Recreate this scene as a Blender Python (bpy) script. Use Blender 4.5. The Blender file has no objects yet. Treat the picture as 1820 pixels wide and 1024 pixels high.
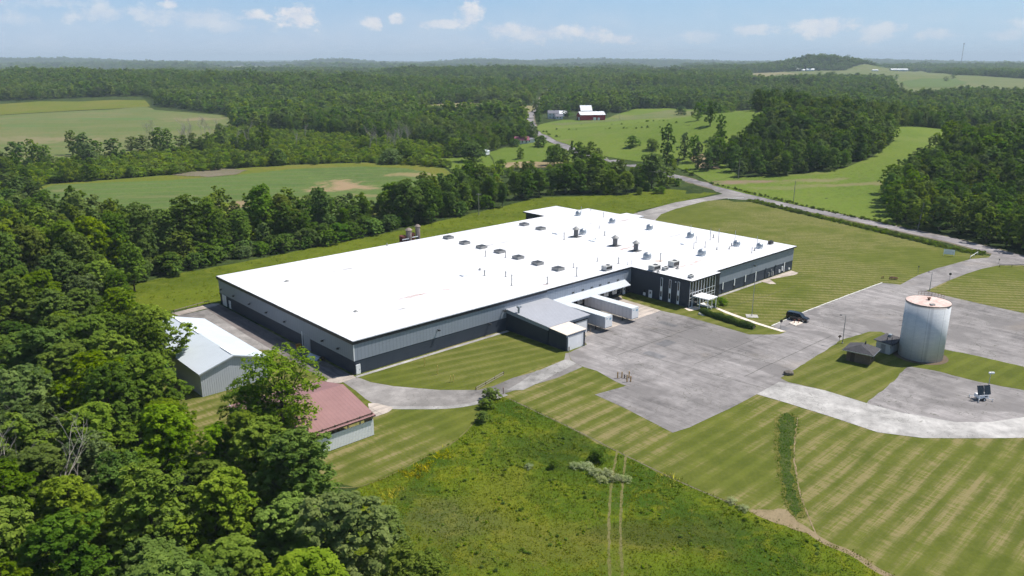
import bpy, math, random
import numpy as np
from mathutils import Vector, Matrix

random.seed(7)
RN = np.random.default_rng(11)
SC = bpy.context.scene
COL = SC.collection

# ------------------------------------------------------------------ camera
FPX, CAMH = 1390.0, 64.0
PITCH = math.atan((512 - 107) / FPX)
cam = bpy.data.objects.new("camera", bpy.data.cameras.new("camera"))
COL.objects.link(cam)
cam.location = (0, 0, CAMH)
cam.rotation_euler = (math.pi / 2 - PITCH, 0, 0)
cam.data.sensor_width = 36.0
cam.data.lens = FPX / 1820 * 36.0
cam.data.clip_start = 1.0
cam.data.clip_end = 90000
SC.camera = cam

# ------------------------------------------------------------------ sky, sun, exposure
SUN_EL = math.radians(59.0)
SUN_AZ = math.radians(18.8)          # counted from +X towards +Y, the direction the sun stands in
SC.view_settings.view_transform = 'Standard'
SC.view_settings.look = 'None'
SC.view_settings.exposure = 0.2
SC.view_settings.gamma = 1.0
SC.view_settings.use_curve_mapping = False
SC.cycles.max_bounces = 5
SC.cycles.diffuse_bounces = 3
SC.cycles.glossy_bounces = 2
SC.cycles.transmission_bounces = 3
SC.cycles.transparent_max_bounces = 6
SC.cycles.volume_bounces = 0
SC.cycles.use_denoising = True
SC.cycles.caustics_reflective = False
SC.cycles.caustics_refractive = False
try:
    SC.cycles.denoising_prefilter = 'FAST'
    SC.cycles.use_light_tree = False
except Exception:
    pass
SC.cycles.sample_clamp_indirect = 4

sl = bpy.data.lights.new("sun", 'SUN')
sl.energy = 5.0
sl.angle = math.radians(0.55)
sl.color = (1.0, 0.95, 0.87)
so = bpy.data.objects.new("sun", sl)
COL.objects.link(so)
sd = Vector((math.cos(SUN_EL) * math.cos(SUN_AZ), math.cos(SUN_EL) * math.sin(SUN_AZ), math.sin(SUN_EL)))
so.rotation_euler = sd.to_track_quat('Z', 'Y').to_euler()
so.location = (0, 0, 300)


class Nodes:
    """small helper round a node tree"""
    def __init__(self, tree):
        self.t = tree

    def n(self, typ, **kw):
        nd = self.t.nodes.new(typ)
        for k, v in kw.items():
            setattr(nd, k, v)
        return nd

    def link(self, a, b):
        if isinstance(a, (int, float)):
            b.default_value = a
        elif isinstance(a, (tuple, list)):
            v = tuple(a)
            if len(v) == 3 and len(b.default_value) == 4:
                v = v + (1,)
            b.default_value = v
        else:
            self.t.links.new(a, b)

    def math(self, op, a, b=0.0, c=None, clamp=False):
        nd = self.n('ShaderNodeMath', operation=op, use_clamp=clamp)
        self.link(a, nd.inputs[0]); self.link(b, nd.inputs[1])
        if c is not None:
            self.link(c, nd.inputs[2])
        return nd.outputs[0]

    def vmath(self, op, a, b=(0, 0, 0)):
        nd = self.n('ShaderNodeVectorMath', operation=op)
        self.link(a, nd.inputs[0]); self.link(b, nd.inputs[1])
        return nd.outputs[1] if op in ('LENGTH', 'DISTANCE', 'DOT_PRODUCT') else nd.outputs[0]

    def mapping(self, v, scale=(1, 1, 1), rot=(0, 0, 0), loc=(0, 0, 0)):
        nd = self.n('ShaderNodeMapping')
        self.link(v, nd.inputs[0])
        nd.inputs[1].default_value = loc
        nd.inputs[2].default_value = rot
        nd.inputs[3].default_value = scale
        return nd.outputs[0]

    def noise(self, v, scale=1.0, detail=4.0, rough=0.55, dist=0.0):
        nd = self.n('ShaderNodeTexNoise')
        self.link(v, nd.inputs['Vector'])
        nd.inputs['Scale'].default_value = scale
        nd.inputs['Detail'].default_value = detail
        nd.inputs['Roughness'].default_value = rough
        nd.inputs['Distortion'].default_value = dist
        return nd.outputs[0]

    def ramp(self, f, stops, interp='LINEAR'):
        nd = self.n('ShaderNodeValToRGB')
        self.link(f, nd.inputs[0])
        cr = nd.color_ramp
        cr.interpolation = interp
        while len(cr.elements) < len(stops):
            cr.elements.new(0.5)
        for e, (p, c) in zip(cr.elements, stops):
            e.position = p
            if isinstance(c, (int, float)):
                c = (c, c, c)
            e.color = tuple(c) + (1,)
        return nd.outputs[0]

    def smooth(self, f, lo, hi):
        nd = self.n('ShaderNodeMapRange', interpolation_type='SMOOTHSTEP')
        self.link(f, nd.inputs[0]); self.link(lo, nd.inputs[1]); self.link(hi, nd.inputs[2])
        return nd.outputs[0]

    def mix(self, f, a, b, mode='MIX'):
        nd = self.n('ShaderNodeMix', data_type='RGBA', blend_type=mode)
        self.link(f, nd.inputs[0]); self.link(a, nd.inputs[6]); self.link(b, nd.inputs[7])
        return nd.outputs[2]


def px_dir(x, y):
    """direction (world) through a point of the photograph, only used to lay out positions on the ground"""
    cx = (x - 910) / FPX
    cy = (512 - y) / FPX
    return np.array([cx, math.cos(PITCH) + cy * math.sin(PITCH), -math.sin(PITCH) + cy * math.cos(PITCH)])


def build_world():
    w = bpy.data.worlds.new("World")
    SC.world = w
    w.use_nodes = True
    t = w.node_tree
    t.nodes.clear()
    N = Nodes(t)
    sky = N.n('ShaderNodeTexSky', sky_type='NISHITA')
    sky.sun_disc = False
    sky.sun_elevation = SUN_EL
    sky.sun_rotation = math.pi / 2 - SUN_AZ
    sky.altitude = 300
    sky.air_density = 1.25
    sky.dust_density = 0.8
    sky.ozone_density = 1.6
    tc = N.n('ShaderNodeTexCoord').outputs['Generated']
    sx = N.n('ShaderNodeSeparateXYZ'); N.link(tc, sx.inputs[0])
    az = N.math('ARCTAN2', sx.outputs[0], sx.outputs[1])
    el = N.math('ARCSINE', sx.outputs[2])
    cb = N.n('ShaderNodeCombineXYZ'); N.link(az, cb.inputs[0]); N.link(el, cb.inputs[1])
    p = cb.outputs[0]
    wob = N.noise(N.mapping(p, (1, 1.4, 1)), 30, 7, 0.66)
    wob2 = N.noise(N.mapping(p, (1, 1.8, 1)), 9, 5, 0.6)
    # cumulus and thin cloud: px centre, half width, half height, strength
    blobs = [(182, 27, 42, 11, .55), (65, 4, 75, 9, .4), (330, 32, 80, 15, .5), (448, 29, 22, 8, .9), (531, 28, 24, 17, 1.25),
             (306, 9, 16, 6, .9), (665, 38, 13, 12, .9), (707, 38, 13, 9, .9), (785, 43, 34, 6, .75), (832, 28, 18, 21, .95),
             (900, 52, 42, 9, .85), (955, 60, 70, 12, .8), (1045, 58, 26, 10, .85), (1095, 68, 38, 8, .8), (1245, 64, 40, 8, .5),
             (1330, 55, 30, 7, .6), (1465, 50, 40, 14, .75), (1560, 58, 32, 12, .6), (1665, 63, 32, 8, .5), (1785, 60, 40, 8, .45),
             (20, 34, 40, 10, .3), (400, 48, 60, 9, .35), (1850, 45, 60, 9, .5), (-70, 25, 60, 14, .6)]
    mask = None
    for (bx, by, hw, hh, k) in blobs:
        d = px_dir(bx, by); d = d / np.linalg.norm(d)
        a0 = math.atan2(d[0], d[1]); e0 = math.asin(d[2])
        ca = math.cos(a0)
        hw_a = hw / FPX * ca * ca * 1.35
        hh_e = hh / FPX * 1.15
        q = N.mapping(p, (1 / hw_a, 1 / hh_e, 1), (0, 0, 0), (-a0 / hw_a, -e0 / hh_e, 0))
        dist = N.vmath('LENGTH', q)
        f = N.math('SUBTRACT', 1.25, dist)
        f = N.math('ADD', f, N.math('MULTIPLY', N.math('SUBTRACT', wob, 0.5), 4.4))
        f = N.smooth(f, 0.0, 1.0)
        f = N.math('MULTIPLY', f, k)
        mask = f if mask is None else N.math('MAXIMUM', mask, f)
    veil = N.math('MULTIPLY', N.smooth(wob2, 0.42, 0.72), 0.22)
    low = N.smooth(el, 0.16, 0.0)
    veil = N.math('MULTIPLY', veil, low)
    mask = N.math('MAXIMUM', mask, veil, clamp=True)
    grad = N.mix(N.smooth(el, 0.0, 0.11), (5.3, 7.1, 9.7), (2.7, 5.5, 9.0))
    right = N.smooth(az, -.2, .6)
    grad = N.mix(N.math('MULTIPLY', right, .5), grad, (4.3, 7.1, 9.7))
    base = N.mix(N.math('MULTIPLY', N.smooth(el, .42, .15), .78), sky.outputs[0], grad)
    cloud = N.mix(N.smooth(wob, 0.35, 0.7), (6.6, 7.3, 8.5), (9.0, 8.9, 9.0))
    colr = N.mix(mask, base, cloud)
    bg = N.n('ShaderNodeBackground')
    N.link(colr, bg.inputs[0])
    bg.inputs[1].default_value = 0.085
    out = N.n('ShaderNodeOutputWorld')
    t.links.new(bg.outputs[0], out.inputs[0])


build_world()

# ------------------------------------------------------------------ terrain function
BUMPS = [  # x, y, height, sx, sy
    (215, 640, 24, 100, 80), (150, 560, 7, 60, 40),
    (-1000, 1700, 26, 420, 300), (-150, 2400, 26, 420, 260),
    (1225, 3150, 50, 140, 150), (1700, 3000, 16, 1300, 900), (600, 2100, 6, 300, 300),
    (-5000, 8300, 70, 900, 600), (-1950, 9000, 48, 330, 400), (-420, 9000, 36, 300, 300), (-2700, 6000, 22, 700, 400), (900, 5500, 14, 600, 300), (700, 9000, 20, 900, 500), (3500, 9500, 34, 2400, 900),
    (-300, 8200, 30, 350, 300), (0, 20000, 50, 30000, 2500), (-700, 1250, 6, 320, 160), (275, 420, 11, 75, 75), (-350, 1500, 14, 260, 130), (250, 1700, 12, 300, 120), (-1300, 3300, 22, 500, 250), (500, 3300, 16, 500, 200), (2300, 4300, 26, 700, 300), (900, 2300, 12, 260, 120),
]


def th(x, y):
    x = np.asarray(x, float); y = np.asarray(y, float)
    d = np.hypot(x, y)
    far = np.clip((d - 900) / 2500, 0, 1)
    h = far * (5 * np.sin(x / 410 + 1.3) * np.sin(y / 530 + .4) + 4 * np.sin(x / 233 + y / 310))
    far2 = np.clip((d - 4500) / 6000, 0, 1)
    h = h + far2 * (13 * np.sin(x / 1100 + .8) * np.sin(y / 1400) + 9 * np.sin(x / 520 - y / 730))
    for bx, by, bh, sx, sy in BUMPS:
        h = h + bh * np.exp(-0.5 * (((x - bx) / sx) ** 2 + ((y - by) / sy) ** 2))
    flat = np.clip((d - 360) / 120, 0, 1)
    flat = flat * flat * (3 - 2 * flat)
    return h * flat


def G(x, y, z=None):
    """point of the ground (or of the level z) seen at x, y of the photograph"""
    d = px_dir(x, y)
    if z is not None:
        t = (z - CAMH) / d[2]
        return (float(d[0] * t), float(d[1] * t))
    t = 40.0
    while t < 40000:
        px, py, pz = d[0] * t, d[1] * t, CAMH + d[2] * t
        if pz <= float(th(px, py)):
            break
        t += max(2.0, t * 0.004)
    return (float(d[0] * t), float(d[1] * t))


def GP(pts, z=None):
    return [G(a, b, z) for a, b in pts]


# factory frame: s runs along the long front, t runs back from it
FO = G(631, 667, 0)
FA = math.radians(42.5)
UX, UY = math.cos(FA), math.sin(FA)


def F(s, t):
    return (FO[0] + s * UX - t * UY, FO[1] + s * UY + t * UX)


# ------------------------------------------------------------------ materials
MATS = {}


def new_mat(name):
    m = bpy.data.materials.new(name)
    m.use_nodes = True
    t = m.node_tree
    t.nodes.clear()
    N = Nodes(t)
    out = N.n('ShaderNodeOutputMaterial')
    b = N.n('ShaderNodeBsdfPrincipled')
    t.links.new(b.outputs[0], out.inputs[0])
    MATS[name] = m
    return m, N, b, out


def bump(N, b, h, strength=0.3, dist=0.1):
    nd = N.n('ShaderNodeBump')
    nd.inputs['Strength'].default_value = strength
    nd.inputs['Distance'].default_value = dist
    N.link(h, nd.inputs['Height'])
    N.link(nd.outputs[0], b.inputs['Normal'])


def plain(name, col, rough=0.6, metal=0.0, spec=0.4, var=0.12, vscale=0.6, rib=0, ribdepth=0.03, seam=0, axis='xy', rk=.18):
    m, N, b, out = new_mat(name)
    oc = N.n('ShaderNodeTexCoord').outputs['Object']
    nz = N.noise(oc, vscale, 5, 0.6)
    nz2 = N.noise(N.mapping(oc, (1, 1, .12)), vscale * 4, 3, 0.6)
    f = N.math('ADD', N.math('MULTIPLY', nz, .6), N.math('MULTIPLY', nz2, .4))
    dark = tuple(c * (1 - var) for c in col)
    light = tuple(min(1, c * (1 + var)) for c in col)
    c = N.ramp(f, [(0.3, dark), (0.7, light)])
    if rib:
        s = N.n('ShaderNodeSeparateXYZ'); N.link(oc, s.inputs[0])
        xy = s.outputs[0] if axis == 'x' else s.outputs[1] if axis == 'y' else N.math('ADD', s.outputs[0], s.outputs[1])
        w = N.math('FRACT', N.math('MULTIPLY', xy, 1 / rib))
        w = N.math('ABSOLUTE', N.math('SUBTRACT', w, .5))
        w = N.smooth(w, .30, .42)
        bump(N, b, w, 1.0, ribdepth)
        c = N.mix(N.math('MULTIPLY', w, rk), c, tuple(x * .55 for x in col))
    if seam:
        s = N.n('ShaderNodeSeparateXYZ'); N.link(oc, s.inputs[0])
        w = N.math('FRACT', N.math('MULTIPLY', s.outputs[0], 1 / seam))
        w = N.math('LESS_THAN', N.math('ABSOLUTE', N.math('SUBTRACT', w, .5)), .02)
        c = N.mix(N.math('MULTIPLY', w, .4), c, tuple(x * .4 for x in col))
    N.link(c, b.inputs['Base Color'])
    b.inputs['Roughness'].default_value = rough
    b.inputs['Metallic'].default_value = metal
    b.inputs['Specular IOR Level'].default_value = spec
    return m


def lawn_mat(name, ang, period, tan_amt, green=(.120, .135, .022), tan=(.245, .20, .095), dark=(.078, .098, .014)):
    m, N, b, out = new_mat(name)
    p = N.n('ShaderNodeNewGeometry').outputs['Position']
    big = N.noise(p, .022, 4, .6)
    mid = N.noise(p, .14, 5, .62)
    fine = N.noise(p, 1.7, 5, .75)
    rot = N.mapping(p, (1, 1, 1), (0, 0, -math.radians(ang)))
    wob = N.math('MULTIPLY', N.math('SUBTRACT', N.noise(rot, .03, 2), .5), period * 1.0)
    wob = N.math('ADD', wob, N.math('MULTIPLY', N.math('SUBTRACT', N.noise(rot, .9, 3, .7), .5), period * .22))
    s = N.n('ShaderNodeSeparateXYZ'); N.link(rot, s.inputs[0])
    yy = N.math('ADD', s.outputs[1], wob)
    w = N.math('SINE', N.math('MULTIPLY', yy, 2 * math.pi / period))
    w2 = N.math('SINE', N.math('MULTIPLY', yy, 2 * math.pi / (period * .5)))
    streak = N.noise(N.mapping(rot, (.05, 1.6, 1)), .9, 6, .74)
    cross = N.noise(N.mapping(rot, (1.6, .25, 1)), 1.3, 4, .7)
    dry = N.smooth(N.math('ADD', N.math('MULTIPLY', big, .8), N.math('MULTIPLY', mid, .25)), .42, .60)
    sc = N.math('ADD', N.math('MULTIPLY', w, .5), .5)
    sc = N.math('ADD', N.math('MULTIPLY', sc, .75), N.math('MULTIPLY', w2, .06))
    sc = N.math('ADD', N.math('MULTIPLY', sc, .72), .24)
    f = N.math('MULTIPLY', sc, N.math('ADD', N.math('MULTIPLY', dry, 1.0), .06))
    f = N.math('MULTIPLY', f, N.math('ADD', N.math('MULTIPLY', N.smooth(streak, .34, .64), .95), N.math('MULTIPLY', N.smooth(cross, .36, .64), .75)))
    f = N.math('MULTIPLY', N.smooth(f, .08, 1.05), tan_amt, clamp=True)
    g = N.mix(N.smooth(N.math('ADD', N.math('MULTIPLY', mid, .6), N.math('MULTIPLY', fine, .4)), .35, .68), dark, green)
    g = N.mix(N.math('MULTIPLY', N.smooth(w, -.2, .9), .22), g, tuple(c * 1.5 for c in green))
    c = N.mix(f, g, tan)
    c = N.mix(N.math('MULTIPLY', N.smooth(fine, .55, .8), .35), c, (.19, .165, .055))
    N.link(c, b.inputs['Base Color'])
    b.inputs['Roughness'].default_value = .95
    b.inputs['Specular IOR Level'].default_value = .1
    bump(N, b, fine, .6, .12)
    return m


def meadow_mat(name, a, bb, c3, scale=1.0, tanc=(.15, .125, .045), bare=0.0, blobs=(), rows=0, rang=0):
    m, N, b, out = new_mat(name)
    p = N.n('ShaderNodeNewGeometry').outputs['Position']
    big = N.noise(p, .03 * scale, 4, .62, .6)
    mid = N.noise(p, .22 * scale, 6, .68, .8)
    fine = N.noise(p, 1.6 * scale, 6, .8)
    tuss = N.noise(N.mapping(p, (1, .35, 1), (0, 0, .5)), 1.1 * scale, 5, .72, 1.2)
    c = N.mix(N.smooth(big, .38, .62), a, bb)
    c = N.mix(N.math('MULTIPLY', N.smooth(mid, .48, .68), .75), c, c3)
    c = N.mix(N.math('MULTIPLY', N.smooth(tuss, .52, .72), .5), c, tanc)
    c = N.mix(N.math('MULTIPLY', N.smooth(fine, .52, .3), .6), c, tuple(x * .42 for x in a))
    if bare:
        c = N.mix(N.math('MULTIPLY', N.smooth(N.noise(N.mapping(p, (.5, 1, 1)), .013, 3, .6), .63, .72), bare), c, (.27, .20, .12))
    if rows:
        rr = N.mapping(p, (1, 1, 1), (0, 0, -math.radians(rang)))
        sr = N.n('ShaderNodeSeparateXYZ'); N.link(rr, sr.inputs[0])
        w = N.math('SINE', N.math('MULTIPLY', N.math('ADD', sr.outputs[1], N.math('MULTIPLY', N.noise(rr, .02, 2), 6)), 2 * math.pi / rows))
        c = N.mix(N.math('MULTIPLY', N.smooth(w, .1, .9), .30), c, tuple(x * .55 for x in a))
        w = N.math('SINE', N.math('MULTIPLY', sr.outputs[1], 2 * math.pi / (rows * 7)))
        c = N.mix(N.math('MULTIPLY', N.smooth(w, .90, .99), .35), c, (.2, .17, .09))
    wobv = N.n('ShaderNodeTexNoise'); N.link(p, wobv.inputs['Vector']); wobv.inputs['Scale'].default_value = .045; wobv.inputs['Detail'].default_value = 7; wobv.inputs['Roughness'].default_value = .7
    for (ix, iy, hl, hw, colr, k) in blobs:
        g = G(ix, iy)
        pv = N.vmath('ADD', p, N.vmath('MULTIPLY', N.vmath('SUBTRACT', wobv.outputs[1], (.5, .5, .5)), (hl * 4.5, hw * 4.5, 0)))
        q = N.mapping(pv, (1 / hl, 1 / hw, 0), (0, 0, 0), (-g[0] / hl, -g[1] / hw, 0))
        c = N.mix(N.math('MULTIPLY', N.smooth(N.vmath('LENGTH', q), 1.25, .45), k), c, colr)
    N.link(c, b.inputs['Base Color'])
    b.inputs['Roughness'].default_value = .95
    b.inputs['Specular IOR Level'].default_value = .08
    bump(N, b, N.math('ADD', fine, N.math('MULTIPLY', mid, 1.5)), .8, .35)
    return m


def paving_mat(name, base, streak_ang, crack=.6, patch=.5, warm=(.3, .25, .2), joint=0, sk=1.0):
    m, N, b, out = new_mat(name)
    p = N.n('ShaderNodeNewGeometry').outputs['Position']
    big = N.noise(p, .035, 5, .6, .5)
    mid = N.noise(p, .3, 6, .7)
    fine = N.noise(p, 4.0, 4, .7)
    rot = N.mapping(p, (1, 1, 1), (0, 0, -math.radians(streak_ang)))
    st = N.noise(N.mapping(rot, (.10, 1.3, 1)), .55, 6, .74)
    st2 = N.noise(N.mapping(rot, (1.3, .16, 1)), .3, 5, .7)
    tone = N.math('ADD', N.math('MULTIPLY', big, .30 + .26 * (1 - sk)), N.math('MULTIPLY', mid, .22 + .14 * (1 - sk)))
    tone = N.math('ADD', tone, N.math('MULTIPLY', st, .38 - .40 * (1 - sk)))
    tone = N.math('ADD', tone, N.math('MULTIPLY', st2, .1))
    c = N.ramp(tone, [(.41, tuple(x * .50 for x in base)), (.475, tuple(x * .80 for x in base)), (.52, base), (.60, tuple(min(.9, x * 1.40) for x in base))])
    c = N.mix(N.math('MULTIPLY', N.smooth(N.noise(p, .07, 3, .5, 1.0), .51, .64), patch), c, tuple(x * .66 for x in base))
    c = N.mix(N.math('MULTIPLY', N.smooth(N.noise(N.vmath('ADD', p, (70, 30, 5)), .05, 4, .6, .5), .58, .75), .35), c, warm)
    # cracks
    wv = N.n('ShaderNodeTexVoronoi', feature='DISTANCE_TO_EDGE')
    wob = N.n('ShaderNodeTexNoise'); N.link(p, wob.inputs['Vector']); wob.inputs['Scale'].default_value = .35; wob.inputs['Detail'].default_value = 4
    pv = N.vmath('ADD', rot, N.vmath('MULTIPLY', wob.outputs[1], (4.5, 4.5, 0)))
    N.link(N.mapping(pv, (.075, .12, 0)), wv.inputs['Vector'])
    cr = N.smooth(wv.outputs[0], .011, .003)
    cr = N.math('MULTIPLY', cr, N.smooth(N.noise(p, .09, 3), .40, .58))
    c = N.mix(N.math('MULTIPLY', cr, crack), c, (.055, .06, .035))
    wv2 = N.n('ShaderNodeTexVoronoi', feature='DISTANCE_TO_EDGE')
    N.link(N.mapping(pv, (.28, .4, 0)), wv2.inputs['Vector'])
    cr2 = N.math('MULTIPLY', N.smooth(wv2.outputs[0], .022, .006), N.smooth(N.noise(p, .05, 4, .6), .46, .6))
    c = N.mix(N.math('MULTIPLY', cr2, crack * .55), c, (.10, .10, .08))
    if joint:
        s = N.n('ShaderNodeSeparateXYZ'); N.link(rot, s.inputs[0])
        for k in (0, 1):
            w = N.math('FRACT', N.math('MULTIPLY', s.outputs[k], 1 / joint))
            w = N.math('LESS_THAN', w, .02)
            c = N.mix(N.math('MULTIPLY', w, .55), c, (.09, .085, .07))
    c = N.mix(N.math('MULTIPLY', N.smooth(fine, .6, .8), .25), c, tuple(x * .6 for x in base))
    N.link(c, b.inputs['Base Color'])
    b.inputs['Roughness'].default_value = .9
    b.inputs['Specular IOR Level'].default_value = .2
    bump(N, b, fine, .15, .02)
    return m


def leaf_mat(name, dark, light, trans=.28, hue=.34, stands=True):
    m = bpy.data.materials.new(name)
    m.use_nodes = True
    t = m.node_tree; t.nodes.clear(); N = Nodes(t)
    out = N.n('ShaderNodeOutputMaterial')
    at = N.n('ShaderNodeAttribute', attribute_name='tone').outputs['Fac']
    oi = N.n('ShaderNodeObjectInfo')
    rnd = oi.outputs['Random']
    stand = N.noise(N.mapping(oi.outputs['Location'], (1, .55, 0)), .0085, 3, .6)
    c = N.mix(at, dark, light)
    if stands:
        c = N.mix(N.math('MULTIPLY', N.smooth(stand, .53, .63), .55), c, N.mix(at, tuple(v * .6 for v in dark), tuple(v * .6 for v in light)))
        c = N.mix(N.math('MULTIPLY', N.smooth(stand, .49, .39), .65), c, N.mix(at, (.125, .20, .035), (.26, .35, .075)))
    hsv = N.n('ShaderNodeHueSaturation')
    N.link(c, hsv.inputs['Color'])
    N.link(N.math('ADD', N.math('MULTIPLY', rnd, .024), .479), hsv.inputs['Hue'])
    r2 = N.math('FRACT', N.math('MULTIPLY', rnd, 7.31))
    N.link(N.math('ADD', N.math('MULTIPLY', r2, hue), 1 - hue * .5), hsv.inputs['Value'])
    r3 = N.math('FRACT', N.math('MULTIPLY', rnd, 13.7))
    N.link(N.math('ADD', N.math('MULTIPLY', r3, .22), .90), hsv.inputs['Saturation'])
    p = N.n('ShaderNodeBsdfPrincipled')
    N.link(hsv.outputs[0], p.inputs['Base Color'])
    p.inputs['Roughness'].default_value = .7
    p.inputs['Specular IOR Level'].default_value = .06
    tr = N.n('ShaderNodeBsdfTranslucent')
    tc = N.mix(.6, hsv.outputs[0], N.mix(1.0, hsv.outputs[0], (1.3, 1.35, .35), 'MULTIPLY'))
    N.link(tc, tr.inputs[0])
    mx = N.n('ShaderNodeMixShader'); mx.inputs[0].default_value = trans
    t.links.new(p.outputs[0], mx.inputs[1]); t.links.new(tr.outputs[0], mx.inputs[2])
    t.links.new(mx.outputs[0], out.inputs[0])
    MATS[name] = m
    return m


def roof_membrane():
    """white membrane with its grime and the rust that has run from the vents"""
    m, N, b, out = new_mat('roof_membrane')
    oc = N.n('ShaderNodeTexCoord').outputs['Object']
    big = N.noise(oc, .03, 3, .5)
    c = N.ramp(N.math('ADD', N.math('MULTIPLY', big, .6), N.math('MULTIPLY', N.noise(N.mapping(oc, (.05, .6, 1)), .6, 5, .7), .4)), [(.38, (.62, .62, .66)), (.55, (.74, .74, .76)), (.66, (.80, .80, .80))])
    s = N.n('ShaderNodeSeparateXYZ'); N.link(oc, s.inputs[0])
    w = N.math('FRACT', N.math('MULTIPLY', s.outputs[0], 1 / 6.1))
    w = N.math('LESS_THAN', w, .02)
    c = N.mix(N.math('MULTIPLY', w, .35), c, (.42, .42, .45))
    w = N.math('LESS_THAN', N.math('FRACT', N.math('MULTIPLY', s.outputs[1], 1 / 23.4)), .006)
    c = N.mix(N.math('MULTIPLY', w, .5), c, (.42, .42, .45))
    wob = N.n('ShaderNodeTexNoise'); N.link(oc, wob.inputs['Vector']); wob.inputs['Scale'].default_value = .5; wob.inputs['Detail'].default_value = 6
    pv = N.vmath('ADD', oc, N.vmath('MULTIPLY', N.vmath('SUBTRACT', wob.outputs[1], (.5, .5, .5)), (3.0, 1.3, 0)))
    rust = (.36, .19, .14); dirt = (.30, .285, .27)
    # image spot (only to find where the stain lies), half length along s, half width along t, colour, strength
    st = [(733, 527, 5, .8, rust, .8), (795, 514, 1.5, .7, rust, .6), (618, 478, 8, .5, dirt, .75), (510, 500, 1.5, .5, dirt, .8),
          (712, 549, 1.1, .4, dirt, .9), (632, 554, .8, .3, dirt, .8), (683, 540, .8, .3, dirt, .5),
          (870, 436, 10, .4, dirt, .9), (1110, 442, 7, .6, rust, .9), (1232, 468, 6.5, .9, (.5, .25, .2), .9), (1200, 419, 9, .4, dirt, .8),
          (1108, 392, 4.5, .7, (.4, .3, .25), .8), (1040, 399, 9, .3, dirt, .6), (1173, 464, 1.6, 1.3, (.6, .33, .16), .8),
          (972, 505, 1.5, .5, rust, .6), (975, 473, 4, .3, dirt, .5), (1270, 413, 4, .9, (.45, .5, .58), .7), (930, 492, 12, .25, dirt, .35),
          (1110, 384, 3, .5, (.35, .35, .35), .6), (1023, 420, 3, 1.2, dirt, .6), (1093, 436, 3, 1.2, dirt, .55), (1130, 445, 3, 1.2, dirt, .55), (1165, 480, 3, .6, dirt, .5)]
    brk = N.smooth(N.noise(N.mapping(oc, (.35, 1.6, 1)), 1.1, 5, .75), .40, .60)
    for (ix, iy, hl, hw, colr, k) in st:
        g = G(ix, iy, 7.7)
        dx, dy = g[0] - FO[0], g[1] - FO[1]
        ss, tt = dx * UX + dy * UY, -dx * UY + dy * UX
        hw *= 1.25; hl *= 1.2
        q = N.mapping(pv, (1 / hl, 1 / hw, 0), (0, 0, 0), (-ss / hl, -tt / hw, 0))
        d = N.vmath('LENGTH', q)
        f = N.math('MULTIPLY', N.smooth(d, 1.35, .35), N.math('MULTIPLY', brk, min(1, k * 1.15)))
        c = N.mix(f, c, colr)
    N.link(c, b.inputs['Base Color'])
    b.inputs['Roughness'].default_value = .7
    b.inputs['Specular IOR Level'].default_value = .2
    return m


roof_membrane()
plain('wall_light', (.27, .305, .365), .5, 0, .4, .05, .15, rib=.9, ribdepth=.02)
plain('wall_dark', (.040, .052, .076), .6, 0, .35, .07, .2, rib=.3, ribdepth=.01)
plain('wall_dark_smooth', (.030, .041, .058), .55, 0, .35, .06, .2)
plain('fascia_dark', (.014, .018, .028), .45, 0, .4, .08)
plain('white_metal', (.80, .82, .84), .5, 0, .4, .05, .4)
plain('white_paint', (.84, .84, .85), .5, 0, .4, .06, .6)
plain('offwhite_block', (.50, .50, .49), .8, 0, .2, .12, .5)
plain('trailer_side', (.56, .56, .58), .5, 0, .4, .07, .3, rib=1.2, ribdepth=.02)
plain('trailer_top', (.62, .66, .68), .55, 0, .4, .1, .4)
plain('grey_roof_ribbed', (.40, .41, .45), .5, 0, .4, .08, .2, rib=.62, ribdepth=.05, axis='y', rk=.5)
plain('canopy_roof', (.66, .70, .76), .4, .1, .5, .05, .2, rib=.9, ribdepth=.03, axis='x', rk=.15)
plain('pale_roof', (.74, .64, .55), .6, 0, .3, .07, .6)
plain('barn_wall', (.52, .55, .61), .5, 0, .4, .05, .2, rib=.45, ribdepth=.05)
plain('barn_roof', (.56, .61, .66), .6, .0, .3, .07, .12, rib=.6, ribdepth=.02, axis='x')
plain('skylight_plastic', (.85, .87, .88), .4, 0, .4, .03)
plain('red_roof', (.29, .16, .155), .65, .0, .3, .12, .2, rib=.75, ribdepth=.02, axis='x', rk=.06)
plain('galvanised', (.36, .39, .42), .42, .55, .5, .14, 1.2)
plain('galvanised_dull', (.27, .27, .27), .6, .1, .4, .18, 1.5)
plain('stack_grey', (.13, .13, .135), .6, 0, .4, .2, 1.5)
plain('dark_metal', (.05, .05, .052), .5, .2, .4, .2, 1.5)
plain('black_rubber', (.018, .018, .018), .85, 0, .2, .1)
plain('black_paint', (.008, .009, .012), .16, 0, .6, .1)
plain('car_glass', (.012, .018, .024), .06, 0, .8, .1)
plain('chrome', (.6, .6, .62), .2, .8, .5, .05)
plain('yellow_paint', (.42, .22, .035), .6, 0, .4, .2, 2)
plain('pale_yellow', (.55, .43, .10), .6, 0, .4, .15, 2)
plain('rust_red', (.17, .055, .04), .8, 0, .3, .3, 1.2)
plain('rust_brown', (.17, .10, .07), .85, 0, .2, .35, 1.3)
plain('silo_grey', (.26, .21, .18), .75, .1, .3, .35, 1.0)
plain('shingle', (.085, .082, .088), .9, 0, .15, .3, .9)
plain('shingle_light', (.17, .165, .17), .9, 0, .15, .2, .6)
plain('brick_brown', (.14, .105, .075), .9, 0, .15, .25, 2)
plain('concrete_plain', (.42, .40, .37), .9, 0, .2, .15, .6)
plain('kerb_white', (.66, .64, .58), .85, 0, .2, .15, .8)
plain('window_glass', (.02, .025, .03), .08, 0, .7, .2, .5)
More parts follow.
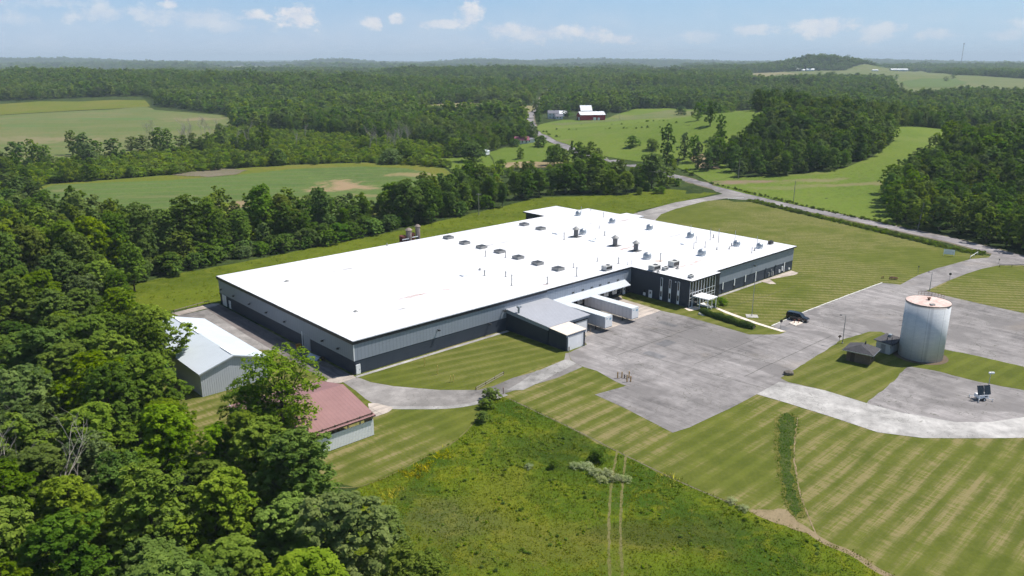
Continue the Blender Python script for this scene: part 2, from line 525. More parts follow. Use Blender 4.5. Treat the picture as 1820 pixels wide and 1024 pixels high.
plain('wood_grey', (.23, .20, .17), .85, 0, .2, .25, 1.5)
plain('wood_dark', (.07, .05, .035), .85, 0, .2, .25, 1.5)
plain('barn_red', (.36, .028, .035), .7, 0, .25, .15, .3)
plain('barn_red_dark', (.13, .03, .03), .75, 0, .25, .15, .3)
plain('tin_white', (.74, .76, .78), .5, .0, .4, .06, .2)
plain('house_white', (.62, .64, .66), .7, 0, .3, .06, .4)
plain('house_roof', (.20, .20, .23), .85, 0, .2, .1, .4)
plain('purple_roof', (.24, .085, .12), .8, 0, .2, .15, .4)
plain('bark', (.10, .082, .065), .95, 0, .1, .3, 1.5)
plain('bark_pale', (.33, .30, .26), .95, 0, .1, .2, 1.5)
plain('solar_black', (.006, .008, .014), .25, 0, .7, .2, 2)
plain('rock', (.16, .14, .12), .95, 0, .1, .35, 1.4)
plain('blue_logo', (.25, .42, .55), .5, 0, .3, .1)
plain('orange_plastic', (.55, .12, .03), .6, 0, .3, .1)
plain('tan_tree_dry', (.20, .18, .15), .95, 0, .1, .2, 1.0)


def tank_mat():
    m, N, b, out = new_mat('tank_shell')
    oc = N.n('ShaderNodeTexCoord').outputs['Object']
    s = N.n('ShaderNodeSeparateXYZ'); N.link(oc, s.inputs[0])
    ang = N.math('ARCTAN2', s.outputs[1], s.outputs[0])
    cb = N.n('ShaderNodeCombineXYZ')
    N.link(N.math('MULTIPLY', ang, 4.4), cb.inputs[0]); N.link(s.outputs[2], cb.inputs[1])
    p = cb.outputs[0]
    nz = N.noise(N.mapping(p, (1, .10, 1)), .9, 5, .65)
    nz2 = N.noise(p, .8, 5, .7)
    c = N.ramp(N.math('ADD', N.math('MULTIPLY', nz, .6), N.math('MULTIPLY', nz2, .4)), [(.28, (.54, .56, .59)), (.5, (.62, .635, .655)), (.72, (.66, .67, .68))])
    br = N.n('ShaderNodeTexBrick'); N.link(p, br.inputs[0])
    br.inputs['Scale'].default_value = 1.0; br.inputs['Mortar Size'].default_value = .012
    br.inputs['Brick Width'].default_value = 1.2; br.inputs['Row Height'].default_value = .38
    br.inputs['Color1'].default_value = (1, 1, 1, 1); br.inputs['Color2'].default_value = (.90, .91, .93, 1); br.inputs['Mortar'].default_value = (.68, .68, .70, 1)
    c = N.mix(.8, c, br.outputs[0], 'MULTIPLY')
    # dark wet stain running down the side
    for a0, wd, k, col in ((-1.85, .09, .32, (.2, .22, .26)), (-1.25, .012, .55, (.10, .11, .12)), (-2.0, .012, .5, (.1, .11, .12)), (-2.5, .01, .3, (.12, .13, .14))):
        d = N.math('ABSOLUTE', N.math('SUBTRACT', N.math('ADD', ang, N.math('MULTIPLY', N.math('SUBTRACT', nz2, .5), .05)), a0))
        f = N.math('MULTIPLY', N.smooth(d, wd, wd * .3), k)
        c = N.mix(f, c, col)
    top = N.smooth(s.outputs[2], 12.2, 12.6)
    c = N.mix(N.math('MULTIPLY', top, .5), c, (.3, .22, .18))
    N.link(c, b.inputs['Base Color'])
    b.inputs['Roughness'].default_value = .85
    b.inputs['Specular IOR Level'].default_value = .15
    m, N, b, out = new_mat('tank_roof')
    oc = N.n('ShaderNodeTexCoord').outputs['Object']
    f = N.noise(oc, .8, 5, .7, .5)
    c = N.ramp(f, [(.34, (.48, .29, .25)), (.46, (.60, .44, .39)), (.60, (.68, .55, .50))])
    N.link(c, b.inputs['Base Color']); b.inputs['Roughness'].default_value = .8


tank_mat()
lawn_mat('lawn_south', 44, 3.4, .88)
lawn_mat('lawn_east', -10, 2.6, .75, tan=(.23, .195, .085))
lawn_mat('lawn_plain', 30, 3.5, .3)
lawn_mat('lawn_island', 38, 3.6, .38)
meadow_mat('meadow', (.050, .098, .008), (.125, .17, .010), (.20, .215, .012), blobs=[(930, 990, 14, 9, (.15, .14, .035), .4), (1150, 960, 12, 5, (.12, .10, .035), .5), (780, 930, 9, 7, (.13, .13, .05), .5), (1000, 800, 14, 6, (.035, .065, .012), .6), (1200, 940, 14, 5, (.045, .075, .012), .5), (700, 1000, 6, 8, (.15, .17, .02), .5), (900, 880, 6, 10, (.16, .17, .02), .5)])
meadow_mat('meadow_strip', (.085, .118, .010), (.12, .155, .012), (.15, .17, .02), tanc=(.14, .14, .03))
meadow_mat('verge', (.035, .06, .015), (.06, .09, .02), (.10, .12, .03))
meadow_mat('brush_ground', (.04, .062, .014), (.06, .09, .018), (.10, .14, .024), .8)
meadow_mat('pasture', (.11, .165, .024), (.14, .19, .03), (.13, .185, .025), .35, tanc=(.18, .17, .07), bare=.35,
           blobs=[(1330, 324, 26, 7, (.24, .165, .13), .8), (1450, 323, 16, 5, (.24, .2, .12), .6), (1515, 330, 22, 5, (.25, .2, .12), .55), (1400, 335, 24, 5, (.22, .2, .1), .4), (1130, 208, 60, 40, (.20, .18, .09), .5), (1050, 225, 70, 12, (.19, .19, .08), .4), (1640, 250, 40, 20, (.17, .20, .05), .4)])
meadow_mat('crop', (.095, .145, .038), (.11, .165, .042), (.13, .18, .045), .5, tanc=(.16, .17, .06), rows=2.2, rang=12,
           blobs=[(612, 331, 15, 18, (.33, .23, .14), .9), (735, 310, 14, 10, (.30, .23, .12), .7), (420, 364, 9, 12, (.30, .21, .13), .8), (110, 340, 10, 8, (.2, .19, .09), .5), (300, 350, 22, 6, (.17, .17, .07), .4), (540, 355, 20, 5, (.2, .18, .08), .45), (655, 348, 12, 5, (.24, .2, .1), .6), (480, 330, 25, 6, (.06, .11, .03), .4)])
meadow_mat('hayfield', (.13, .165, .05), (.17, .18, .07), (.11, .17, .05), .3, tanc=(.22, .19, .10), bare=.4, rows=9, rang=8,
           blobs=[(60, 250, 60, 30, (.25, .2, .12), .6), (350, 212, 35, 22, (.27, .2, .13), .6), (180, 212, 90, 14, (.10, .17, .05), .6), (20, 225, 60, 12, (.10, .17, .05), .5)])
meadow_mat('yellow_margin', (.13, .155, .02), (.16, .16, .03), (.10, .14, .02), .6, tanc=(.22, .19, .07))
meadow_mat('tan_field', (.26, .22, .12), (.23, .21, .10), (.18, .18, .07), .4, tanc=(.3, .25, .15))
meadow_mat('dirt', (.28, .21, .12), (.32, .25, .15), (.17, .15, .06), 1.2, tanc=(.36, .29, .19))
meadow_mat('ditch_side', (.12, .14, .02), (.17, .16, .04), (.08, .10, .015), 2.0, tanc=(.25, .2, .1))
meadow_mat('rut', (.17, .17, .05), (.21, .19, .08), (.10, .13, .02), 2.0, tanc=(.2, .18, .08))
meadow_mat('dead_brush', (.17, .15, .10), (.20, .17, .12), (.13, .14, .06), 1.0, tanc=(.23, .2, .15))
paving_mat('asphalt_lot', (.275, .256, .252), -47, .85, .8, sk=.8)
paving_mat('asphalt_patch', (.20, .195, .20), -47, .3, .3, sk=.4)
plain('tar', (.085, .085, .075), .9, 0, .1, .4, .6)
paving_mat('asphalt_drive', (.28, .262, .25), 40, .7, .5, sk=.3)
paving_mat('road_asphalt', (.27, .25, .255), -25, .4, .3, sk=.4)
paving_mat('concrete_road', (.39, .375, .36), -20, .7, .4, joint=0, sk=.15)
paving_mat('concrete_apron', (.46, .40, .35), 42.5, .4, .3, joint=5.2)
paving_mat('yard_asphalt', (.17, .15, .145), 132, .5, .4)
leaf_mat('leaf_young', (.17, .28, .02), (.35, .47, .05), .48, .4, False)
leaf_mat('leaf_bright', (.115, .205, .014), (.245, .35, .032), .44)
leaf_mat('leaf_pale', (.24, .30, .13), (.42, .47, .26), .3, .2, False)
leaf_mat('leaf_mid', (.085, .175, .018), (.19, .31, .038), .44)
leaf_mat('leaf_dark', (.065, .145, .020), (.145, .25, .042), .42)
leaf_mat('leaf_grey', (.095, .165, .045), (.20, .29, .085), .36)
leaf_mat('grass_blade', (.085, .14, .010), (.24, .27, .016), .35, .3, False)
leaf_mat('flower_yellow', (.20, .24, .01), (.62, .56, .03), .1, .1)
leaf_mat('flower_pale', (.28, .33, .17), (.50, .52, .36), .2, .1)


# ------------------------------------------------------------------ mesh helpers
class MB:
    def __init__(self):
        self.v = []; self.f = []; self.m = []

    def add(self, vs, fs, mi=0):
        o = len(self.v)
        self.v += [tuple(map(float, p)) for p in vs]
        self.f += [tuple(i + o for i in f) for f in fs]
        self.m += [mi] * len(fs)
        return self

    def box(self, x0, x1, y0, y1, z0, z1, mi=0):
        vs = [(x0, y0, z0), (x1, y0, z0), (x1, y1, z0), (x0, y1, z0), (x0, y0, z1), (x1, y0, z1), (x1, y1, z1), (x0, y1, z1)]
        fs = [(3, 2, 1, 0), (4, 5, 6, 7), (0, 1, 5, 4), (1, 2, 6, 5), (2, 3, 7, 6), (3, 0, 4, 7)]
        return self.add(vs, fs, mi)

    def hexa(self, b, t, mi=0):
        return self.add(list(b) + list(t), [(3, 2, 1, 0), (4, 5, 6, 7), (0, 1, 5, 4), (1, 2, 6, 5), (2, 3, 7, 6), (3, 0, 4, 7)], mi)

    def prism(self, poly, z0, z1, mi=0):
        n = len(poly)
        a = sum(poly[i][0] * poly[(i + 1) % n][1] - poly[(i + 1) % n][0] * poly[i][1] for i in range(n))
        if a < 0:
            poly = poly[::-1]
        vs = [(p[0], p[1], z0) for p in poly] + [(p[0], p[1], z1) for p in poly]
        fs = [tuple(range(n - 1, -1, -1)), tuple(range(n, 2 * n))] + [(i, (i + 1) % n, n + (i + 1) % n, n + i) for i in range(n)]
        return self.add(vs, fs, mi)

    def tube(self, p0, p1, r0, r1=None, n=8, mi=0, caps=True):
        r1 = r0 if r1 is None else r1
        p0 = Vector(p0); p1 = Vector(p1)
        d = (p1 - p0)
        if d.length < 1e-6:
            return self
        q = d.to_track_quat('Z', 'Y')
        vs = []
        for p, r in ((p0, r0), (p1, r1)):
            for k in range(n):
                a = 2 * math.pi * k / n
                vs.append(tuple(p + q @ Vector((r * math.cos(a), r * math.sin(a), 0))))
        fs = [(k, (k + 1) % n, n + (k + 1) % n, n + k) for k in range(n)]
        if caps:
            fs += [tuple(range(n - 1, -1, -1)), tuple(range(n, 2 * n))]
        return self.add(vs, fs, mi)

    def lathe(self, prof, n=24, cx=0, cy=0, mi=0):
        vs = []
        for r, z in prof:
            for k in range(n):
                a = 2 * math.pi * k / n
                vs.append((cx + r * math.cos(a), cy + r * math.sin(a), z))
        fs = []
        for j in range(len(prof) - 1):
            for k in range(n):
                fs.append((j * n + k, j * n + (k + 1) % n, (j + 1) * n + (k + 1) % n, (j + 1) * n + k))
        if prof[0][0] > 0:
            fs.append(tuple(range(n - 1, -1, -1)))
        if prof[-1][0] > 0:
            o = (len(prof) - 1) * n
            fs.append(tuple(range(o, o + n)))
        return self.add(vs, fs, mi)

    def build(self, name, mat, parent=None, loc=(0, 0, 0), rz=0.0, smooth=False, bevel=0):
        me = bpy.data.meshes.new(name)
        me.from_pydata(self.v, [], self.f)
        mats = mat if isinstance(mat, (list, tuple)) else [mat]
        for m in mats:
            me.materials.append(MATS[m])
        if len(mats) > 1:
            me.polygons.foreach_set('material_index', self.m)
        if smooth:
            me.polygons.foreach_set('use_smooth', [True] * len(me.polygons))
        me.update()
        o = bpy.data.objects.new(name, me)
        COL.objects.link(o)
        o.location = loc
        o.rotation_euler = (0, 0, rz)
        if parent:
            o.parent = parent
        if bevel:
            md = o.modifiers.new('bevel', 'BEVEL'); md.width = bevel; md.segments = 2; md.limit_method = 'ANGLE'
        return o


def tag(o, label=None, cat=None, group=None, kind=None):
    if label: o['label'] = label
    if cat: o['category'] = cat
    if group: o['group'] = group
    if kind: o['kind'] = kind
    return o


def empty(name, label, cat, loc, rz=0.0, group=None):
    o = bpy.data.objects.new(name, None)
    o.empty_display_size = .5
    COL.objects.link(o)
    if len(loc) == 2:
        loc = (loc[0], loc[1], float(th(loc[0], loc[1])))
    o.location = loc
    o.rotation_euler = (0, 0, rz)
    return tag(o, label, cat, group)


def part_label(o, s):
    o['label'] = s
    return o


def copy_tree(o, parent=None):
    c = o.copy()
    COL.objects.link(c)
    if parent: c.parent = parent
    for ch in [x for x in o.children]:
        copy_tree(ch, c)
    return c


import bmesh


def sheet(name, poly, z, mat, step=0, kind='structure', label=None, drape=True):
    """a sheet lying on the ground; polygon in world x, y"""
    bm = bmesh.new()
    vs = [bm.verts.new((p[0], p[1], 0)) for p in poly]
    f = bm.faces.new(vs)
    if f.normal.z < 0:
        f.normal_flip()
    bmesh.ops.triangulate(bm, faces=bm.faces[:])
    if step:
        xs = [p[0] for p in poly]; ys = [p[1] for p in poly]
        for ax, lo, hi in ((0, min(xs), max(xs)), (1, min(ys), max(ys))):
            k = math.floor(lo / step) + 1
            while k * step < hi:
                co = [0, 0, 0]; no = [0, 0, 0]
                co[ax] = k * step; no[ax] = 1
                bmesh.ops.bisect_plane(bm, geom=bm.verts[:] + bm.edges[:] + bm.faces[:], plane_co=co, plane_no=no, dist=1e-4)
                k += 1
    for v in bm.verts:
        v.co.z = z + (float(th(v.co.x, v.co.y)) if drape else 0)
    bmesh.ops.recalc_face_normals(bm, faces=bm.faces[:])
    if sum(f.normal.z for f in bm.faces) < 0:
        bmesh.ops.reverse_faces(bm, faces=bm.faces[:])
    me = bpy.data.meshes.new(name)
    bm.to_mesh(me); bm.free()
    me.materials.append(MATS[mat])
    o = bpy.data.objects.new(name, me)
    COL.objects.link(o)
    o['kind'] = kind
    if label: o['label'] = label
    return o


def smooth_poly(pts, it=2):
    """round the corners of an open polyline"""
    for _ in range(it):
        q = [pts[0]]
        for a, b in zip(pts[:-1], pts[1:]):
            q.append((a[0] * .75 + b[0] * .25, a[1] * .75 + b[1] * .25))
            q.append((a[0] * .25 + b[0] * .75, a[1] * .25 + b[1] * .75))
        q.append(pts[-1])
        pts = q
    return pts


def ribbon(pts, w, it=2):
    pts = smooth_poly(pts, it)
    L = []; R = []
    for i, p in enumerate(pts):
        a = pts[max(0, i - 1)]; b = pts[min(len(pts) - 1, i + 1)]
        dx, dy = b[0] - a[0], b[1] - a[1]
        l = math.hypot(dx, dy) or 1
        ww = w[0] + (w[1] - w[0]) * i / (len(pts) - 1) if isinstance(w, tuple) else w
        L.append((p[0] - dy / l * ww / 2, p[1] + dx / l * ww / 2))
        R.append((p[0] + dy / l * ww / 2, p[1] - dx / l * ww / 2))
    return L + R[::-1]


def rough_edge(poly, amp, seglen=4):
    """make a surveyed outline as ragged as grass edges are"""
    out = []
    n = len(poly)
    for i in range(n):
        a = poly[i]; b = poly[(i + 1) % n]
        L = math.hypot(b[0] - a[0], b[1] - a[1])
        k = max(1, int(L / seglen))
        k = min(k, 60)
        for j in range(k):
            f = j / k
            jit = 0 if j == 0 else amp
            out.append((a[0] + (b[0] - a[0]) * f + random.uniform(-jit, jit), a[1] + (b[1] - a[1]) * f + random.uniform(-jit, jit)))
    return out


# ------------------------------------------------------------------ the ground
def build_ground():
    def axis(lo, hi, step, far_lo, far_hi):
        a = list(np.arange(lo, hi + 1, step))
        x = hi; s = step
        while x < far_hi:
            s *= 1.18; x += s; a.append(x)
        x = lo; s = step
        while x > far_lo:
            s *= 1.18; x -= s; a.insert(0, x)
        return np.array(a)
    xs = axis(-1400, 1800, 20, -19000, 19000)
    ys = axis(-100, 3600, 20, -1500, 22000)
    X, Y = np.meshgrid(xs, ys)
    Z = th(X, Y)
    nx, ny = len(xs), len(ys)
    co = np.stack([X, Y, Z], -1).reshape(-1, 3)
    i = np.arange(nx - 1)[None, :] + nx * np.arange(ny - 1)[:, None]
    f = np.stack([i, i + 1, i + nx + 1, i + nx], -1).reshape(-1, 4)
    me = bpy.data.meshes.new('ground')
    me.from_pydata(co.tolist(), [], f.tolist())
    me.polygons.foreach_set('use_smooth', [True] * len(me.polygons))
    # material: brushy ground, far off a patchwork of woods and pale fields
    m, N, b, out = new_mat('ground_far')
    p = N.n('ShaderNodeNewGeometry').outputs['Position']
    big = N.noise(N.mapping(p, (1, .6, 1)), .0011, 4, .55)
    mid = N.noise(p, .012, 6, .65)
    fine = N.noise(p, .12, 5, .7)
    c = N.mix(N.smooth(mid, .35, .65), (.026, .044, .014), (.05, .075, .02))
    c = N.mix(N.math('MULTIPLY', N.smooth(fine, .4, .7), .5), c, (.075, .10, .025))
    s = N.n('ShaderNodeSeparateXYZ'); N.link(p, s.inputs[0])
    farf = N.smooth(s.outputs[1], 4200, 5200)
    fld = N.math('MULTIPLY', N.smooth(big, .60, .615), farf)
    c = N.mix(fld, c, (.17, .19, .075))
    N.link(c, b.inputs['Base Color']); b.inputs['Roughness'].default_value = .95; b.inputs['Specular IOR Level'].default_value = .05
    bump(N, b, fine, .8, 3.0)
    me.materials.append(m)
    o = bpy.data.objects.new('ground', me)
    COL.objects.link(o)
    o['kind'] = 'structure'


build_ground()

# ---- near sheets (photo points laid onto the flat site)
Z1, Z2, Z3, Z4, Z5, Z6 = .02, .03, .04, .05, .06, .07
lawn_edge = [(560, 835), (583, 862), (640, 874), (700, 843), (760, 818), (800, 795), (830, 772), (850, 745), (862, 722), (880, 706), (905, 710),
             (960, 737), (1014, 764), (1060, 790), (1111, 815), (1170, 843), (1230, 871), (1300, 903), (1360, 932), (1411, 941), (1461, 966), (1520, 996), (1571, 1022), (1650, 1062), (1760, 1120)]
lawn_poly = GP(lawn_edge) + [G(2100, 1120), G(2100, 760), G(2100, 560)] + \
    GP([(1900, 500), (1830, 477), (1760, 457), (1690, 447), (1620, 427), (1560, 408), (1500, 392), (1440, 378), (1380, 366), (1325, 357)]) + \
    GP([(1250, 357), (1180, 377), (1150, 390)]) + [F(140, 30), F(60, 30), F(4, 40), F(-12, 60), F(-32, 50), F(-34, 10), F(-40, -20)]
sheet('lawn', rough_edge(lawn_poly, .18, 3), Z1, 'lawn_south', 0)
sheet('lawn', rough_edge([F(.2, -1.4), F(42.9, -1.5), F(42.9, -21.2)] + GP([(1003, 640), (960, 656), (910, 675), (878, 688), (850, 693), (780, 694), (700, 691), (662, 686), (641, 672)]), .1, 3), Z2, 'lawn_plain', 0)
east = GP([(1371, 585), (1425, 560), (1500, 530), (1569, 505), (1600, 509), (1631, 493), (1664, 480), (1696, 470), (1725, 463), (1757, 459)]) + \
    GP([(1690, 447), (1620, 427), (1560, 408), (1500, 392), (1440, 378), (1380, 366), (1325, 357), (1250, 357), (1180, 377), (1150, 390)]) + [F(148, -10), F(110, -10), F(100, -21)]
sheet('lawn', rough_edge(east, .1, 3), Z2, 'lawn_east', 0)
ne = GP([(1640, 522), (1686, 503), (1719, 489), (1747, 480), (1776, 475), (1900, 472), (2100, 520), (2100, 640), (1900, 582), (1820, 560), (1690, 530), (1660, 522)])
sheet('lawn', rough_edge(ne, .1, 3), Z2, 'lawn_east', 0)
# bright rough strip north of the building
strip = GP([(150, 535), (225, 512), (300, 492), (430, 468), (560, 442), (720, 408), (860, 375), (960, 352), (1100, 348), (1180, 336), (1275, 344), (1240, 352), (1130, 377)]) + \
    [F(150, 40), F(100, 60), F(10, 60), F(-1, 70), F(-14, 72)] + GP([(318, 562), (290, 585), (200, 560)])
sheet('rough_grass', rough_edge(strip, .4, 4), Z2, 'meadow_strip', 0)
# foreground meadow
mead = GP([(600, 1100)] + [(500, 1000), (560, 900), (612, 880), (640, 876)] + lawn_edge[3:]) + [G(1700, 1200), G(1000, 1250), G(600, 1200)]
sheet('meadow', rough_edge(mead, .25, 3), Z2 + .006, 'meadow', 0)
# tan fringe where the lawn ends
fr = ribbon(GP([(1335, 912), (1360, 926), (1395, 930), (1425, 945), (1465, 970), (1515, 997), (1560, 1022), (1610, 1050)]), 1.1)
sheet('bare_strip', rough_edge(fr, .25, 1.5), Z3, 'dirt', 0)
fr = ribbon(GP([(590, 868), (640, 872), (700, 845), (760, 818), (805, 794), (835, 768), (850, 745)]), .28)
sheet('bare_strip', rough_edge(fr, .14, 1.2), Z3, 'rut', 0)
fr = ribbon(GP([(905, 712), (1014, 766), (1111, 817), (1230, 873), (1330, 915)]), .3)
sheet('bare_strip', rough_edge(fr, .08, 1.5), Z3, 'dead_brush', 0)
# overgrown ditch
dit = GP([(1386, 748), (1400, 740), (1412, 748), (1414, 762), (1404, 800), (1406, 850), (1413, 890), (1424, 915), (1415, 920), (1404, 910), (1396, 890), (1390, 850), (1385, 800)])
dit_out = GP([(1378, 744), (1400, 735), (1419, 745), (1421, 762), (1411, 800), (1414, 850), (1422, 890), (1434, 922), (1424, 930), (1405, 925), (1388, 890), (1381, 850), (1376, 800)])
sheet('ditch_margin', rough_edge(dit_out, .35, .9), Z3, 'ditch_side', 0)
sheet('ditch', rough_edge(dit, .38, .8), Z3 + .006, 'verge', 0)
sheet('bare_strip', rough_edge(ribbon(GP([(1417, 748), (1410, 800), (1414, 850), (1421, 890), (1437, 930), (1450, 950)]), .2), .16, .7), Z4, 'dirt', 0)
sheet('bare_strip', rough_edge(GP([(1345, 908), (1398, 908), (1412, 928), (1440, 952), (1395, 935), (1352, 922)]), .35, .9), Z4 + .006, 'dirt', 0)
# wheel ruts
for a in ([(1097, 808), (1088, 850), (1083, 900), (1081, 960), (1083, 1030), (1085, 1090)], [(1112, 815), (1108, 850), (1103, 900), (1102, 960), (1105, 1030), (1108, 1090)]):
    sheet('wheel_rut', rough_edge(ribbon(GP(a), .40), .14, .7), Z3 + .006, 'rut', 0)

# ---- paving
lot = GP([(1010, 628), (1015, 640), (1024, 650), (1037, 656), (1060, 664), (1095, 679), (1113, 687), (1085, 697), (1057, 707), (1110, 733), (1160, 758), (1195, 773), (1225, 764), (1262, 747), (1300, 727), (1345, 702),
          (1400, 714), (1480, 740), (1560, 762), (1700, 776), (1820, 772), (1950, 758), (2100, 735), (2100, 640), (1900, 582), (1820, 560), (1760, 546), (1690, 530), (1660, 522), (1646, 519), (1684, 501.4), (1717, 488), (1746, 479.3), (1774, 474.3), (1817, 472), (1850, 478),
          (1830, 465), (1800, 458), (1764, 452), (1757, 459), (1724, 463), (1696, 469.3), (1663, 479.3), (1630, 491.4), (1600, 507), (1568, 503), (1500, 529), (1425, 558), (1371, 583), (1398, 590), (1385, 596), (1360, 598), (1331, 596.5), (1281, 584), (1215, 562), (1174, 553)]) + \
    [F(83.7, -16.5), F(54.2, -16.7), F(52, -16.7), F(50, -20.6)]
sheet('parking_lot', lot, Z3, 'asphalt_lot', 0)
# seams and darker repairs of the lot
for (a, b, w) in (((50, -30), (96, -30.6), .14), ((58, -45), (104, -45.4), .12), ((52.5, -17), (57.5, -62), .12), ((70, -17), (71, -66), .10), ((87, -22), (88, -64), .10), ((60, -56), (98, -56.5), .14), ((104, -40), (128, -62), .12), ((95, -27), (132, -29), .10)):
    n_ = 14
    pl = [(F(a[0] + (b[0] - a[0]) * k / n_ + random.uniform(-.12, .12), a[1] + (b[1] - a[1]) * k / n_ + random.uniform(-.12, .12))) for k in range(n_ + 1)]
    sheet('tar_seam', rough_edge(ribbon(pl, w, 0), .03, 1.5), Z3 + .005, 'tar', 0)
for (a, b, c_, d_) in ((62, 66.5, -34, -31.2), (75, 77, -27, -22), (90, 96, -47, -44.6), (55, 57.5, -38, -33)):
    sheet('asphalt_patch', rough_edge([F(a, c_), F(b, c_), F(b, d_), F(a, d_)], .08, 1), Z3 + .009, 'asphalt_patch', 0)
# islands of grass
isl = GP([(1387, 674), (1440, 642), (1470, 622), (1492, 609), (1530, 596), (1545, 591), (1565, 593), (1600, 607), (1680, 622), (1740, 637), (1820, 656), (1950, 688), (2100, 722), (2100, 775), (1900, 718), (1820, 699), (1740, 681), (1660, 663), (1620, 655), (1612, 657), (1578, 688), (1540, 722), (1465, 700), (1400, 683)])
sheet('grass_island', rough_edge(isl, .2, 1.6), Z4, 'lawn_island', 0)
sheet('grass_verge', rough_edge(GP([(1371, 585), (1350, 582), (1280, 551), (1215, 535), (1180, 534), (1140, 520), (1112, 523), (1174, 553), (1215, 562), (1281, 584), (1331, 596.5), (1360, 598), (1385, 596), (1394, 590)]), .1, 2), Z4, 'lawn_plain', 0)
# service road, pale concrete
ring = GP([(1345, 702), (1385, 680), (1425, 689), (1465, 700), (1540, 722), (1600, 739), (1650, 748), (1700, 753), (1760, 751), (1820, 743), (1950, 722), (2050, 705),
           (2100, 730), (1950, 765), (1820, 781), (1760, 786), (1700, 787), (1640, 783), (1560, 770), (1480, 748), (1400, 722)])
sheet('service_road', ring, Z5, 'concrete_road', 0)
# inner lot shows through the island: already asphalt; drive round the south of the hall
drive = GP([(1010, 628), (1014, 641), (1024, 650), (1035, 656), (990, 672), (940, 691), (890, 706), (840, 722), (800, 728), (740, 729), (690, 727), (663, 722), (650, 715), (632, 700), (610, 684), (560, 650), (515, 628), (474, 625), (440, 622),
            (300, 570), (318, 562), (376, 549)]) + [F(-.6, 69), F(-.6, -.6)] + GP([(640, 675), (660, 686), (700, 692), (780, 694), (850, 694), (878, 688), (910, 676), (960, 659), (1003, 642), (1005, 632)])
sheet('driveway', drive, Z3, 'asphalt_drive', 0)
sheet('driveway_slab', GP([(900, 700), (930, 694), (960, 684), (1024, 651), (1012, 643), (1003, 643), (958, 660), (954, 662), (925, 683)]), Z4, 'concrete_road', 0)
sheet('driveway_slab', ribbon(GP([(690, 727), (740, 729), (800, 727), (850, 718), (900, 702)]), 1.3), Z4, 'concrete_road', 0)
sheet('yard', [F(-.6, 69), F(-4.8, 69), F(-6.0, 40), F(-6, -.4), F(-.6, -.5)], Z4, 'yard_asphalt', 0)
sheet('concrete_pad', rough_edge([F(-6.2, 1.6), F(-6, -.4), F(-4.5, -1.6), F(-.7, -1.4), F(-.3, .2), F(-3.5, 2)], .1, 1), Z5, 'concrete_apron', 0)
sheet('concrete_pad', rough_edge(GP([(655, 722), (672, 722), (700, 728), (690, 734), (665, 745), (655, 745)]), .12, 1), Z5, 'concrete_apron', 0)
sheet('concrete_path', GP([(305, 557), (376, 540), (392, 541), (384, 548), (318, 563)]), Z5, 'concrete_apron', 0)
sheet('loading_apron', [F(54.2, -16.7), F(57, -.5), F(86.5, -.5), F(84.4, -2.6), F(83.7, -16.5)], Z4, 'concrete_apron', 0)
# concrete strip along the long front wall, and round the right section
sheet('wall_strip', [F(-.3, -.55), F(-.3, -1.5), F(42.8, -1.6), F(42.8, -.55)], Z4, 'concrete_road', 0)
sheet('wall_strip', [F(105.2, -18.9), F(105.2, -19.9), F(129, -19.9), F(129, -18.9)], Z4, 'concrete_road', 0)
sheet('concrete_pad', [F(129, -18.9), F(128.4, -22.8), F(129.9, -23.8), F(133, -20), F(144, -22.5), F(146.5, -22), F(147.5, -19)], Z5, 'concrete_apron', 0)
# foot path and steps to the entrance
sheet('footpath', GP([(1262, 548), (1268, 546), (1300, 558), (1350, 575), (1398, 591), (1388, 594), (1340, 578), (1290, 560)]), Z5, 'pale_roof', 0)
sheet('footpath', GP([(1216, 552), (1233, 545), (1250, 549), (1228, 556), (1224, 556)]), Z5, 'pale_roof', 0)
# main road
road_px = [(2150, 560), (1950, 500), (1830, 465), (1760, 446), (1690, 428), (1629, 415), (1560, 400), (1495, 386), (1430, 372), (1360, 357), (1290, 339), (1230, 322), (1170, 307), (1130, 296), (1090, 287), (1050, 278), (1015, 267), (985, 252), (962, 240), (948, 228), (942, 215), (944, 202), (952, 188), (963, 176), (969, 165), (985, 155), (1015, 146), (1022, 141)]
road = ribbon(GP(road_px), 7.4)
sheet('road_shoulder', ribbon(GP(road_px), 10.5), .035, 'dead_brush', 20)
sheet('road', road, .075, 'road_asphalt', 20)
dr2 = GP([(1262, 333), (1340, 352), (1325, 356), (1290, 354), (1250, 359), (1200, 372), (1175, 382), (1165, 392)]) + [F(151, 35), F(151, 60)] + GP([(1128, 380), (1200, 361), (1250, 352), (1285, 346), (1270, 340)])
sheet('driveway', dr2, .085, 'asphalt_drive', 0)
sheet('driveway', [F(50, 70), F(50, 76), F(80, 78), F(126, 80), F(126, 70)], Z4, 'asphalt_drive', 0)

# ---- far fields
CLEAR = []


def field(name, px, mat, z=.3, step=40, edge=2.0):
    poly = rough_edge(GP(px), edge, 25)
    CLEAR.append(poly)
    sheet(name, poly, z, mat, step)
    return poly


